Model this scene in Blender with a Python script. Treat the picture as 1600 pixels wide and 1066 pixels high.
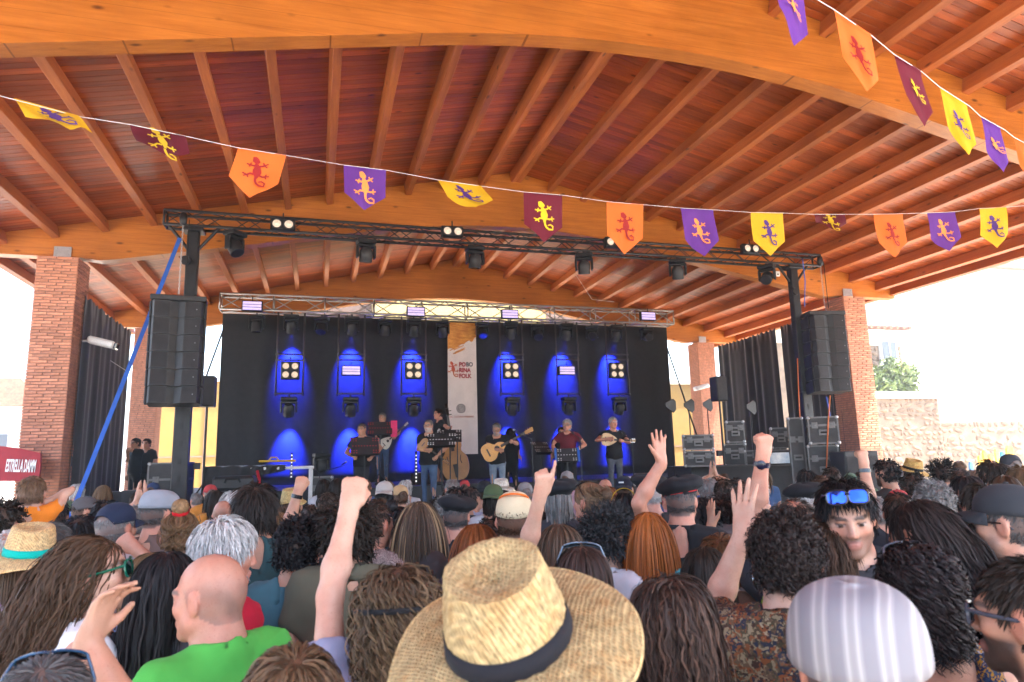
import bpy, bmesh, math, random
import numpy as np
from mathutils import Vector, Matrix, Euler
for o in list(bpy.data.objects): bpy.data.objects.remove(o)
scene = bpy.context.scene
COL = scene.collection
R = math.radians
# ------------------------------------------------------------------ camera
CAM_H = 1.95
YAW, PITCH, ROLL, FPX = .281555, .172478, -.0255363, 1051.656
_f = Vector((math.sin(YAW)*math.cos(PITCH), math.cos(YAW)*math.cos(PITCH), math.sin(PITCH)))
_r0 = Vector((math.cos(YAW), -math.sin(YAW), 0)); _u0 = _r0.cross(_f)
_rt = _r0*math.cos(ROLL)+_u0*math.sin(ROLL); _up = -_r0*math.sin(ROLL)+_u0*math.cos(ROLL)
cd = bpy.data.cameras.new('camera'); cam = bpy.data.objects.new('camera', cd); COL.objects.link(cam)
cd.sensor_width = 36; cd.lens = FPX/1600*36; cd.clip_end = 2000; cd.clip_start = .05
cam.matrix_world = Matrix(((_rt.x,_up.x,-_f.x,0),(_rt.y,_up.y,-_f.y,0),(_rt.z,_up.z,-_f.z,CAM_H),(0,0,0,1)))
cd.dof.use_dof = True; cd.dof.focus_distance = 12; cd.dof.aperture_fstop = 5.6
scene.camera = cam
# ------------------------------------------------------------------ sky, sun, exposure
SUN_AZ, SUN_EL = R(108), R(63)       # azimuth clockwise from +Y
w = bpy.data.worlds.new('World'); scene.world = w; w.use_nodes = True
nt = w.node_tree; sky = nt.nodes.new('ShaderNodeTexSky'); sky.sky_type = 'NISHITA'
sky.sun_disc = False; sky.sun_elevation = SUN_EL; sky.sun_rotation = SUN_AZ; sky.dust_density = 2.5; sky.ozone_density = .6
bg = nt.nodes['Background']; bg.inputs['Strength'].default_value = .15
nt.links.new(sky.outputs['Color'], bg.inputs['Color'])
sl = bpy.data.lights.new('sun', 'SUN'); sl.energy = 3.2; sl.angle = R(.55); sl.color = (1, .95, .87)
sun = bpy.data.objects.new('sun', sl); COL.objects.link(sun)
_s = Vector((math.sin(SUN_AZ)*math.cos(SUN_EL), math.cos(SUN_AZ)*math.cos(SUN_EL), math.sin(SUN_EL)))
sun.rotation_euler = _s.to_track_quat('Z', 'Y').to_euler(); sun.location = _s*40
vs = scene.view_settings; vs.view_transform = 'Standard'; vs.look = 'None'; vs.gamma = 1; vs.use_curve_mapping = False
vs.exposure = 3.22
scene.render.engine = 'CYCLES'
cy = scene.cycles; cy.use_denoising = True; cy.max_bounces = 8; cy.diffuse_bounces = 5; cy.glossy_bounces = 3
cy.transmission_bounces = 4; cy.transparent_max_bounces = 6; cy.sample_clamp_indirect = 6; cy.caustics_reflective = False; cy.caustics_refractive = False
try: cy.denoiser = 'OPENIMAGEDENOISE'
except Exception: pass
# ------------------------------------------------------------------ pixel -> place (distance from what the thing touches)
def ray(x, y): return _f+_rt*((x-800)/FPX)-_up*((y-533)/FPX)
def atY(x, y, Y): d = ray(x, y); return d*(Y/d.y)+Vector((0,0,CAM_H))
def atX(x, y, X): d = ray(x, y); return d*(X/d.x)+Vector((0,0,CAM_H))
def atZ(x, y, Z): d = ray(x, y); return d*((Z-CAM_H)/d.z)+Vector((0,0,CAM_H))
def atD(x, y, D): return ray(x, y)*D+Vector((0,0,CAM_H))
rng = random.Random(7)
# ------------------------------------------------------------------ object helpers
def tag(o, label=None, cat=None, group=None, kind=None):
    if label: o['label'] = label
    if cat: o['category'] = cat
    if group: o['group'] = group
    if kind: o['kind'] = kind
    return o
def empty(name, loc=(0,0,0), rz=0, label=None, cat=None, group=None):
    o = bpy.data.objects.new(name, None); COL.objects.link(o); o.location = loc; o.rotation_euler = (0,0,rz)
    o.empty_display_size = .1
    return tag(o, label, cat, group)
def link(name, me, mat=None, parent=None):
    o = bpy.data.objects.new(name, me); COL.objects.link(o)
    if mat is not None and not me.materials: me.materials.append(mat)
    if parent is not None: o.parent = parent
    return o
def copy_tree(o, parent=None):
    c = o.copy(); COL.objects.link(c); c.parent = parent
    for ch in list(o.children): copy_tree(ch, c)
    return c
class MB:
    """collects shapes, then links them as ONE mesh object"""
    def __init__(s): s.v = []; s.f = []; s.mi = []; s.m = 0
    def add(s, vs, fs):
        n = len(s.v); s.v += [tuple(p) for p in vs]; s.f += [tuple(i+n for i in f) for f in fs]; s.mi += [s.m]*len(fs); return s
    def box(s, c, d, rot=None):
        c = Vector(c); vs = []
        for z in (-.5,.5):
            for y in (-.5,.5):
                for x in (-.5,.5):
                    p = Vector((x*d[0], y*d[1], z*d[2]))
                    if rot is not None: p = rot @ p
                    vs.append(c+p)
        return s.add(vs, [(0,2,3,1),(4,5,7,6),(0,1,5,4),(2,6,7,3),(0,4,6,2),(1,3,7,5)])
    def bbox(s, c, d, b=.01, rot=None):
        """box with bevelled edges"""
        c = Vector(c); hx,hy,hz = d[0]/2,d[1]/2,d[2]/2; b = min(b,hx*.8,hy*.8,hz*.8)
        bm = bmesh.new(); bmesh.ops.create_cube(bm, size=1)
        for v in bm.verts: v.co = Vector((v.co.x*d[0], v.co.y*d[1], v.co.z*d[2]))
        bmesh.ops.bevel(bm, geom=list(bm.edges), offset=b, segments=1, affect='EDGES')
        return s.bm(bm, c, rot)
    def bm(s, bm, c=(0,0,0), rot=None):
        bm.verts.index_update(); c = Vector(c)
        vs = [c+((rot @ v.co) if rot is not None else v.co) for v in bm.verts]
        s.add(vs, [[v.index for v in f.verts] for f in bm.faces]); bm.free(); return s
    def tube(s, pts, r, n=8, cap=True, closed=False):
        pts = [Vector(p) for p in pts]; rs = r if isinstance(r, (list,tuple)) else [r]*len(pts)
        rings = []; prev = None; N = len(pts)
        for i,p in enumerate(pts):
            if closed: t = (pts[(i+1)%N]-pts[i-1]).normalized()
            else: t = (pts[min(i+1,N-1)]-pts[max(i-1,0)]).normalized()
            if prev is None:
                a = Vector((0,0,1)) if abs(t.z)<.9 else Vector((1,0,0)); u = t.cross(a).normalized()
            else: u = (prev-t*prev.dot(t)).normalized()
            prev = u; w_ = t.cross(u)
            rings.append([p+(u*math.cos(2*math.pi*k/n)+w_*math.sin(2*math.pi*k/n))*rs[i] for k in range(n)])
        vs = [q for rg in rings for q in rg]; fs = []
        for i in range(N-1+(1 if closed else 0)):
            a = i*n; b = ((i+1)%N)*n
            for k in range(n): fs.append((a+k, a+(k+1)%n, b+(k+1)%n, b+k))
        if cap and not closed: fs.append(tuple(range(n-1,-1,-1))); fs.append(tuple((N-1)*n+k for k in range(n)))
        return s.add(vs, fs)
    def lathe(s, prof, c=(0,0,0), n=20, rot=None):
        """prof = [(r,z)...] turned round z"""
        c = Vector(c); vs = []; fs = []
        for r,z in prof:
            for k in range(n):
                p = Vector((r*math.cos(2*math.pi*k/n), r*math.sin(2*math.pi*k/n), z)); vs.append(c+((rot @ p) if rot is not None else p))
        for i in range(len(prof)-1):
            for k in range(n): fs.append((i*n+k, i*n+(k+1)%n, (i+1)*n+(k+1)%n, (i+1)*n+k))
        if prof[0][0] > 1e-5: fs.append(tuple(range(n-1,-1,-1)))
        if prof[-1][0] > 1e-5: fs.append(tuple((len(prof)-1)*n+k for k in range(n)))
        return s.add(vs, fs)
    def prism(s, poly, t, M=None):
        """polygon (x,z) extruded along y from -t/2 to t/2, then moved by M"""
        n = len(poly); vs = [Vector((x,-t/2,z)) for x,z in poly]+[Vector((x,t/2,z)) for x,z in poly]
        if M is not None: vs = [M @ v for v in vs]
        fs = [tuple(range(n)), tuple(range(2*n-1,n-1,-1))]+[(i+n, (i+1)%n+n, (i+1)%n, i) for i in range(n)]
        return s.add(vs, fs)
    def mesh(s, name, mats, smooth=False):
        me = bpy.data.meshes.new(name); me.from_pydata(s.v, [], s.f)
        for m in (mats if isinstance(mats,(list,tuple)) else [mats]): me.materials.append(m)
        if any(s.mi): me.polygons.foreach_set('material_index', s.mi)
        if smooth: me.polygons.foreach_set('use_smooth', [True]*len(me.polygons))
        me.update(); return me
    def build(s, name, mats, parent=None, smooth=False):
        o = bpy.data.objects.new(name, s.mesh(name, mats, smooth)); COL.objects.link(o)
        if smooth == 'auto': autosmooth(o.data)
        if parent is not None: o.parent = parent
        return o
def autosmooth(me, ang=40):
    me.polygons.foreach_set('use_smooth', [True]*len(me.polygons))
    try: me.set_sharp_from_angle(angle=R(ang))
    except Exception: pass
# ------------------------------------------------------------------ materials
def nodes(m):
    m.use_nodes = True; return m.node_tree, m.node_tree.nodes['Principled BSDF']
def mat(name, col, rough=.6, metal=0, var=.12, scale=8, bump=0, bscale=60, obj=.0, spec=.5, emit=None, es=1, stretch=None, col2=None, sheen=0):
    m = bpy.data.materials.new(name); t, b = nodes(m); L = t.links.new; N = t.nodes.new
    tc = N('ShaderNodeTexCoord'); mp = N('ShaderNodeMapping'); L(tc.outputs['Object'], mp.inputs['Vector'])
    if stretch: mp.inputs['Scale'].default_value = stretch
    nz = N('ShaderNodeTexNoise'); nz.inputs['Scale'].default_value = scale; nz.inputs['Detail'].default_value = 5; L(mp.outputs[0], nz.inputs['Vector'])
    cr = N('ShaderNodeValToRGB'); c = col; d = col2 or tuple(min(1,x*(1+var*1.2)) for x in c)
    cr.color_ramp.elements[0].position = .3; cr.color_ramp.elements[1].position = .7
    cr.color_ramp.elements[0].color = (*[x*(1-var) for x in c], 1); cr.color_ramp.elements[1].color = (*d, 1)
    L(nz.outputs['Fac'], cr.inputs['Fac']); out = cr.outputs['Color']
    if obj:
        oi = N('ShaderNodeObjectInfo'); hs = N('ShaderNodeHueSaturation'); mr = N('ShaderNodeMapRange')
        mr.inputs['To Min'].default_value = 1-obj; mr.inputs['To Max'].default_value = 1+obj
        L(oi.outputs['Random'], mr.inputs['Value']); L(mr.outputs[0], hs.inputs['Value']); L(out, hs.inputs['Color']); out = hs.outputs['Color']
    L(out, b.inputs['Base Color'])
    b.inputs['Roughness'].default_value = rough; b.inputs['Metallic'].default_value = metal; b.inputs['Specular IOR Level'].default_value = spec
    if sheen: b.inputs['Sheen Weight'].default_value = sheen
    if bump:
        n2 = N('ShaderNodeTexNoise'); n2.inputs['Scale'].default_value = bscale; n2.inputs['Detail'].default_value = 3; L(mp.outputs[0], n2.inputs['Vector'])
        bp = N('ShaderNodeBump'); bp.inputs['Strength'].default_value = bump; bp.inputs['Distance'].default_value = .01
        L(n2.outputs['Fac'], bp.inputs['Height']); L(bp.outputs[0], b.inputs['Normal'])
    if emit: b.inputs['Emission Color'].default_value = (*emit,1); b.inputs['Emission Strength'].default_value = es
    return m
def wood(name, c1, c2, axis, rough=.45, obj=.12, knots=True, lam=0):
    """wood grain running along the given axis of object space"""
    m = bpy.data.materials.new(name); t, b = nodes(m); L = t.links.new; N = t.nodes.new
    tc = N('ShaderNodeTexCoord'); oi = N('ShaderNodeObjectInfo'); ad = N('ShaderNodeVectorMath'); ad.operation = 'ADD'
    ml = N('ShaderNodeVectorMath'); ml.operation = 'SCALE'; cb = N('ShaderNodeCombineXYZ')
    for i in range(3): L(oi.outputs['Random'], cb.inputs[i])
    L(cb.outputs[0], ml.inputs[0]); ml.inputs['Scale'].default_value = 37
    L(tc.outputs['Object'], ad.inputs[0]); L(ml.outputs[0], ad.inputs[1])
    mp = N('ShaderNodeMapping'); sc = [9,9,9]; sc[axis] = .6; mp.inputs['Scale'].default_value = sc; L(ad.outputs[0], mp.inputs['Vector'])
    nz = N('ShaderNodeTexNoise'); nz.inputs['Scale'].default_value = 2.2; nz.inputs['Detail'].default_value = 7; nz.inputs['Roughness'].default_value = .65; L(mp.outputs[0], nz.inputs['Vector'])
    cr = N('ShaderNodeValToRGB'); e = cr.color_ramp.elements; e[0].position = .3; e[1].position = .72; e[0].color = (*c1,1); e[1].color = (*c2,1)
    L(nz.outputs['Fac'], cr.inputs['Fac']); out = cr.outputs['Color']
    if knots:
        mk = N('ShaderNodeMapping'); sk = [5.5,5.5,5.5]; sk[axis] = 2.2; mk.inputs['Scale'].default_value = sk; L(ad.outputs[0], mk.inputs['Vector'])
        vo = N('ShaderNodeTexVoronoi'); vo.inputs['Scale'].default_value = .8; L(mk.outputs[0], vo.inputs['Vector'])
        r2 = N('ShaderNodeValToRGB'); r2.color_ramp.elements[0].position = .05; r2.color_ramp.elements[1].position = .13
        L(vo.outputs['Distance'], r2.inputs['Fac'])
        mx = N('ShaderNodeMix'); mx.data_type = 'RGBA'; mx.inputs[6].default_value = (c1[0]*.35,c1[1]*.3,c1[2]*.3,1)
        L(r2.outputs['Color'], mx.inputs['Factor']); L(out, mx.inputs[7]); out = mx.outputs[2]
    if lam:   # glue lines between laminations
        sx = N('ShaderNodeSeparateXYZ'); L(tc.outputs['Object'], sx.inputs[0])
        pz = N('ShaderNodeMath'); pz.operation = 'PINGPONG'; pz.inputs[1].default_value = lam; L(sx.outputs[2], pz.inputs[0])
        lt = N('ShaderNodeMath'); lt.operation = 'LESS_THAN'; lt.inputs[1].default_value = .0016; L(pz.outputs[0], lt.inputs[0])
        mx2 = N('ShaderNodeMix'); mx2.data_type = 'RGBA'; mx2.inputs[7].default_value = (c1[0]*.6,c1[1]*.55,c1[2]*.5,1)
        L(lt.outputs[0], mx2.inputs['Factor']); L(out, mx2.inputs[6]); out = mx2.outputs[2]
    # uneven varnish and weathering in broad patches
    ns = N('ShaderNodeTexNoise'); ns.inputs['Scale'].default_value = .9; ns.inputs['Detail'].default_value = 4; L(ad.outputs[0], ns.inputs['Vector'])
    ms = N('ShaderNodeMapRange'); ms.inputs['From Min'].default_value = .3; ms.inputs['From Max'].default_value = .7; ms.inputs['To Min'].default_value = .80; ms.inputs['To Max'].default_value = 1.18; L(ns.outputs['Fac'], ms.inputs['Value'])
    h0 = N('ShaderNodeHueSaturation'); L(ms.outputs[0], h0.inputs['Value']); L(out, h0.inputs['Color']); out = h0.outputs['Color']
    mrr = N('ShaderNodeMapRange'); mrr.inputs['To Min'].default_value = rough-.10; mrr.inputs['To Max'].default_value = rough+.14; L(ns.outputs['Fac'], mrr.inputs['Value']); L(mrr.outputs[0], b.inputs['Roughness'])
    hs = N('ShaderNodeHueSaturation'); mr = N('ShaderNodeMapRange'); mr.inputs['To Min'].default_value = 1-obj; mr.inputs['To Max'].default_value = 1+obj
    L(oi.outputs['Random'], mr.inputs['Value']); L(mr.outputs[0], hs.inputs['Value']); L(out, hs.inputs['Color']); L(hs.outputs[0], b.inputs['Base Color'])
    b.inputs['Specular IOR Level'].default_value = .4
    bp = N('ShaderNodeBump'); bp.inputs['Strength'].default_value = .15; bp.inputs['Distance'].default_value = .004
    L(nz.outputs['Fac'], bp.inputs['Height']); L(bp.outputs[0], b.inputs['Normal'])
    return m
M = {}
M['arch'] = wood('glulam', (.36,.105,.013), (.53,.185,.030), 0, .40, .06, lam=.09)
M['rafter'] = wood('rafter_wood', (.32,.085,.022), (.46,.145,.038), 1, .45, .12)
M['board'] = wood('ceiling_board', (.28,.050,.009), (.47,.115,.021), 0, .34, .28)
M['brick'] = mat('brick', (.55,.235,.14), .85, var=.22, scale=14, bump=.4, bscale=90, obj=.24)
M['mortar'] = mat('mortar', (.24,.15,.11), .95, var=.2, bump=.3)
M['roof'] = mat('roof_deck', (.12,.07,.05), .9)
M['steel'] = mat('galvanised_steel', (.42,.42,.43), .45, .8)
M['black'] = mat('black_metal', (.018,.018,.02), .45, .3, var=.3)
M['blackp'] = mat('black_plastic', (.022,.022,.024), .5, var=.25)
M['grille'] = mat('black_grille', (.028,.026,.028), .7, .2, var=.2, bump=.6, bscale=400)
M['drape'] = mat('black_drape', (.018,.017,.019), .9, var=.25, sheen=.3)
M['alu'] = mat('aluminium', (.36,.34,.32), .42, .9)
M['rubber'] = mat('rubber', (.015,.015,.015), .8)
M['white'] = mat('white_paint', (.78,.78,.76), .5, var=.05)
M['glassy'] = mat('lens_glass', (.04,.04,.05), .08, spec=.8)
M['chrome'] = mat('chrome', (.7,.7,.72), .18, 1)
# ------------------------------------------------------------------ ground
def paving():
    m = mat('paving', (.50,.45,.38), .9, var=.16, scale=1.3, bump=.3, bscale=30); return m
g = MB(); g.box((0,60,-.25), (600,600,.5)); tag(g.build('ground', paving()), kind='structure')
# ------------------------------------------------------------------ pavilion
RX = 3.95                               # ridge line
SLOPE = .216
def z_raf(x): return 7.78-SLOPE*abs(x-RX)     # underside of the rafters
RAF_H = .22
def z_ceil(x): return z_raf(x)+RAF_H
ARCH_Y = [.05, 6.55, 13.04, 19.55]; ARCH_T = .23; EAVE = 9.75
def z_arch(x):
    d = abs(x-RX)
    if d < 3: z = 6.76-.19*d*d/6
    elif d < 7.75: z = 6.475-.19*(d-3)
    else: z = 5.571
    if 7.62 < d: z = min(5.62, max(z, 5.571+(d-7.62)*.12))
    return z
roof = empty('pavilion_roof', (RX,0,0), 0, 'orange timber roof of arched beams, rafters and boards above the crowd', 'roof')
def rel(v, o): return (v[0]-o[0], v[1]-o[1], v[2]-o[2])
xs = sorted(set([RX+s*d for s in (-1,1) for d in [i*.3 for i in range(26)]+[7.75,7.9,8.1,8.6,9.2,EAVE]]))
mb = MB(); n = len(xs); vs = []
for y in (0, ARCH_T):
    for x in xs: vs.append((x-RX, y, z_arch(x)))
    for x in xs: vs.append((x-RX, y, z_ceil(x)+.002))
fs = []
for i in range(n-1):
    fs += [(i,i+1,n+i+1,n+i), (2*n+i+1,2*n+i,3*n+i,3*n+i+1), (i+1,i,2*n+i,2*n+i+1), (n+i,n+i+1,3*n+i+1,3*n+i)]
fs += [(0,n,3*n,2*n), (n-1,2*n+n-1,3*n+n-1,n+n-1)]
mb.add(vs, fs); arch_me = mb.mesh('arch_beam', M['arch'])
for y in ARCH_Y:
    o = link('arch_beam', arch_me, None, roof); o.location = (0,y,0)
# rafters between the arches
raf_me = {}
def rafter(x, y0, y1, ang):
    L = round(y1-y0,3)
    if L not in raf_me:
        b = MB(); b.bbox((0,0,0), (.115, L, RAF_H), .006); raf_me[L] = b.mesh('rafter', M['rafter'])
    o = link('rafter', raf_me[L], None, roof)
    o.location = (x-RX, (y0+y1)/2, z_raf(x)+RAF_H/2); o.rotation_euler = (0, ang, 0)
bays = [(-3.3,.05),(.05+ARCH_T,6.55),(6.55+ARCH_T,13.04),(13.04+ARCH_T,19.55),(19.55+ARCH_T,21.6)]  # first bay lies unseen behind the camera, sized to shade the nearest people
sl_a = math.atan(SLOPE)
for y0,y1 in bays:
    for k in range(1,13):
        for s in (-1,1): rafter(RX+s*.77*k, y0, y1, s*sl_a)
    for s in (-1,1): rafter(RX+s*.066, y0, y1, s*sl_a)
    for s in (-1,1): rafter(RX+s*(EAVE-.06), y0, y1, s*sl_a)
# ceiling boards, each its own piece, running down both slopes
Lb = EAVE/math.cos(sl_a)
BW = .118
bme = MB(); bme.bbox((0,0,0), (Lb, BW-.007, .022), .004); board_me = bme.mesh('board', M['board'])
stuff = MB()
for bi,(y0,y1) in enumerate(bays):
    nb = int(round((y1-y0)/BW)); p = (y1-y0)/nb
    for s in (-1,1):
        for k in range(nb):
            y = y0+(k+.5)*p; x = RX+s*EAVE/2
            if bi in (1,2,3) and not (bi == 1 and (s < 0 or y < 2.2)):
                o = link('board', board_me, None, roof); o.location = (x-RX, y, z_ceil(x)+.013); o.rotation_euler = (0, s*sl_a, 0)
            else: stuff.box((x-RX, y, z_ceil(x)+.013), (Lb, p-.007, .022), Euler((0,s*sl_a,0)).to_matrix())
tag(stuff.build('board_field', M['board'], roof), kind='stuff')
dk = MB()
for s in (-1,1):
    x = RX+s*EAVE/2; dk.box((x-RX, 9.15, z_ceil(x)+.11), (Lb+.02, 25.1, .12), Euler((0,s*sl_a,0)).to_matrix())
dk.build('roof_deck', M['roof'], roof)
# brick columns
CW = .63
def brick_meshes(l):
    out = []
    for k in range(3):
        b = MB(); r = random.Random(k+int(l*1000)); b.bbox((0,0,0), (l-.013, .10, .0405), .004+.002*r.random())
        b.v = [(x+r.uniform(-.002,.002), y+r.uniform(-.002,.002), z+r.uniform(-.0015,.0015)) for x,y,z in b.v]
        out.append(b.mesh('brick', M['brick']))
    return out
BR = {}
def column(cx, cy_, ztop, label, inner, individual=True):
    col = empty('brick_column', (cx,cy_,0), 0, label, 'column', 'brick columns of the pavilion')
    c = MB(); c.box((0,0,ztop/2-.002), (CW-.036,CW-.036,ztop-.004)); c.build('mortar_core', M['mortar'], col)
    rest = MB(); n = int(ztop/.0515); p = ztop/n; cnt = 0; r = random.Random(int(cx*10+cy_))
    for i in range(n):
        z = (i+.5)*p; off = ((i%2)*.125+i*.011+r.uniform(-.012,.012)) % .25
        for fi,(ang,nx,ny) in enumerate([(0,0,-1),(math.pi/2*inner,inner,0),(math.pi,0,1),(-math.pi/2*inner,-inner,0)]):
            x0 = -CW/2; cut = -CW/2+((off+(.125 if fi%2 else 0)) % .25)
            if cut-x0 < .05: cut += .25
            edges = [x0]
            while cut < CW/2-.05: edges.append(cut); cut += .25
            edges.append(CW/2)
            for a,b_ in zip(edges[:-1], edges[1:]):
                l = round((b_-a)/.0125)*.0125; m_ = (a+b_)/2
                rt = Matrix.Rotation(ang, 3, 'Z'); d = CW/2-.05+r.uniform(-.0025,.0025)
                pos = rt @ Vector((m_, -d, 0)); pos.z = z
                if fi in (1,3) and False: pass
                if individual and fi < 2 and z > (2.0 if fi == 0 else 4.2) and cnt < 300:
                    if l not in BR: BR[l] = brick_meshes(l)
                    o = link('brick', BR[l][r.randrange(3)], None, col); o.location = pos; o.rotation_euler = (0,0,ang); cnt += 1
                else: rest.box(pos, (b_-a-.013, .10, .0405), rt)
    tag(rest.build('brickwork', M['brick'], col), kind='stuff')
    pl = MB(); pl.bbox((0,0,0), (.27,.012,.24), .004)
    for bx in (-.09,.09):
        for bz in (-.02,.08): pl.lathe([(.013,0),(.013,.012),(.006,.014)], (bx,-.005,bz), 8, Matrix.Rotation(R(90),3,'X'))
    o = pl.build('steel_plate', M['steel'], col); o.location = (0,-.135,ztop+.11)
    return col
XL, XR = RX-8.32, RX+8.32
column(XL, 13.155, 5.57, 'tall near brick column at left behind the red awning', 1)
column(XR, 13.155, 5.57, 'tall near brick column at right beside the hanging loudspeakers', -1)
column(XL, 19.665, 5.57, 'far brick column at left beyond the black side drape', 1, False)
column(XR, 19.665, 5.57, 'far brick column at right behind the antennas', -1, False)
for cx in (XL, XR):
    for cyy,w_ in ((.165,'beside the camera'),(6.665,'nearest the crowd')):
        column(cx, cyy, 5.57, 'brick column standing outside the picture '+w_+(' at left' if cx<0 else ' at right'), 1 if cx<0 else -1, False)
# ================================================================== behind and beside the pavilion
M['yellow'] = mat('yellow_render', (.30,.175,.036), .9, var=.08, scale=3, bump=.2)
M['yellow2'] = mat('pale_yellow_render', (.42,.31,.11), .9, var=.06, scale=2)
M['plaster'] = mat('white_plaster', (.74,.70,.62), .95, var=.08, scale=1.5, bump=.2, bscale=20)
M['stone'] = mat('rubble_stone', (.21,.135,.085), .95, var=.35, scale=6, bump=.6, bscale=25, obj=.25)
M['rubble_mortar'] = mat('lime_mortar', (.21,.15,.10), .95, var=.25, scale=3, bump=.5, bscale=12)
M['tile'] = mat('roof_tile', (.24,.12,.07), .9, var=.3, scale=9)
M['pane'] = mat('window_pane', (.05,.06,.08), .08, spec=.9)
M['leaf'] = mat('leaves', (.10,.15,.03), .6, var=.35, scale=3, col2=(.19,.26,.06))
M['bark'] = mat('bark', (.12,.08,.05), .9)
yb = empty('yellow_building', (4,31,0), 0, 'yellow rendered building behind the stage', 'building')
yx0, yx1 = atY(232,640,31).x-4, atY(1135,640,31).x-4; yxm, yxw = (yx0+yx1)/2, yx1-yx0
b = MB(); b.box((yxm,2.5,2.75), (yxw,5,5.5)); b.build('wall', M['yellow'], yb)
ua, ub, uc, ud = [atY(px_, 480, 31).x-4 for px_ in (585,862,395,1032)]
b = MB(); b.box(((ua+ub)/2,3.2,5.2), (ub-ua,4.4,10.4)); b.build('upper_storey', M['yellow2'], yb)
for x0_,x1_ in ((uc,ua),(ub,ud)):
    b = MB(); b.box(((x0_+x1_)/2,3.6,5.1), (x1_-x0_-.02,4.0,10.2)); b.build('dark_wing', M['roof'], yb)
for x in (yx0+2.2,yx0+4.4,yx1-1.5,yx1-3.6):
    b = MB(); b.box((x,-.02,2.75), (.07,.05,5.5)); b.build('panel_joint', M['mortar'], yb)
b = MB(); b.box((yxm,-.02,2.35), (yxw,.05,.06)); b.build('string_course', M['mortar'], yb)
b = MB(); b.box((yxm,2.5,5.56), (yxw+.3,5.4,.12)); b.build('coping', M['plaster'], yb)
# old stone house, white house, rubble wall at the right
def rubble(name, parent, x0, x1, z0, z1, y, cell=.36, seed=3, maxn=300):
    """uneven stones set in lime mortar on a plane facing -Y; each stone its own piece"""
    r = random.Random(seed); mes = []
    for k in range(6):
        bm = bmesh.new(); bmesh.ops.create_icosphere(bm, subdivisions=1, radius=.5)
        for v in bm.verts: v.co = Vector((v.co.x*r.uniform(.85,1.1), v.co.y*.5, v.co.z*r.uniform(.8,1.1)))*(1+r.uniform(-.12,.12))
        q = MB(); q.bm(bm); mes.append(q.mesh('stone', M['stone']))
    z = z0; n = 0; rest = MB()
    while z < z1-.08:
        h = cell*r.uniform(.55,.95); x = x0
        while x < x1-.1:
            w_ = min(cell*r.choice((.5,.8,1,1.2,1.6,2.1))*r.uniform(.8,1.2), x1-x)
            if r.random() < .9:
                if n < maxn:
                    o = link('stone', mes[r.randrange(6)], None, parent); o.location = (x+w_/2, y, z+h/2); o.scale = (w_*r.uniform(.86,1.08), r.uniform(.16,.36), h*r.uniform(.7,1.1)); o.rotation_euler = (0, r.uniform(-.35,.35), 0); n += 1
            x += w_
        z += h
HY = 24.6; hx1 = atY(1407,545,HY).x; hzt = atY(1385,524,HY).z
hs = empty('stone_house', (hx1-4,HY,0), 0, 'old stone house with small window beyond the right brick column', 'house')
MB().box((0,.9,hzt/2), (8,1.8,hzt)).build('wall', M['rubble_mortar'], hs)
b = MB(); b.box((0,.8,hzt+.07), (8.3,2.6,.14)); b.build('roof_eave', M['plaster'], hs)
b = MB(); b.tube([(0,-.62,0),(0,.5,.12)], .085, 8); tile_me = b.mesh('roof_tile', M['tile'])
for k in range(23): o = link('roof_tile', tile_me, None, hs); o.location = (-3.95+k*.36,-.1,hzt+.22)
wp = atY(1387, 553, HY); wx, wz = wp.x-hs.location.x, wp.z
win = MB().box((wx,-.04,wz), (.98,.14,1.30)).build('window', M['white'], hs)
MB().box((wx,-.12,wz), (.74,.05,1.06)).build('pane', M['pane'], win)
MB().box((wx,-.155,wz), (.05,.03,1.06)).build('mullion', M['white'], win)
MB().box((wx,-.1,wz-.74), (1.3,.3,.13)).build('sill', M['plaster'], win)
MB().box((0,-.03,hzt-.25), (8,.1,.5)).build('eave_band', M['plaster'], hs)
rubble('stone', hs, .6, wx-.55, 3.6, hzt-.5, -.02, .27, 5, 150)
rubble('stone', hs, wx+.55, 3.95, 3.6, hzt-.5, -.02, .22, 6, 80)
wh = empty('white_house', (36.2,25.5,0), 0, 'sunlit white plastered house filling the right background', 'house')
p0 = atY(1408, 520, 25.5); b = MB(); b.box((p0.x-36.2+12,4,5.5), (24,8,11)); b.build('wall', M['plaster'], wh)
b = MB(); b.box((p0.x-36.2+12,4,11.1), (24.8,8.8,.25)); b.build('roof', M['tile'], wh)
# bush in front of the stone house window
def leafy(name, c, rad, n, size, seed, label, cat='bush'):
    r = random.Random(seed); e = empty(name, (c[0],c[1],0), 0, label, cat)
    t = MB()
    for k in range(5):
        a = r.uniform(0,6.28); t.tube([(0,0,0),(rad[0]*.3*math.cos(a),rad[1]*.3*math.sin(a),c[2]*.7),(rad[0]*.7*math.cos(a),rad[1]*.7*math.sin(a),c[2]+rad[2]*.3)], [.09,.06,.02], 6)
    t.build('trunk', M['bark'], e)
    m = MB(); cl = [Vector((r.gauss(0,.45)*rad[0], r.gauss(0,.45)*rad[1], c[2]+r.gauss(0,.42)*rad[2])) for _ in range(60)]
    for k in range(n):
        p = r.choice(cl)+Vector((r.gauss(0,.16)*rad[0], r.gauss(0,.16)*rad[1], r.gauss(0,.16)*rad[2]))
        a = Vector((r.gauss(0,1),r.gauss(0,1),r.gauss(0,1))).normalized(); bb = a.cross(Vector((r.gauss(0,1),r.gauss(0,1),r.gauss(0,1)))).normalized(); s = size*r.uniform(.6,1.3)
        m.add([p-a*s, p+bb*s*.45, p+a*s, p-bb*s*.45], [(0,1,2,3)])
    m.build('crown', M['leaf'], e); return e
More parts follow.
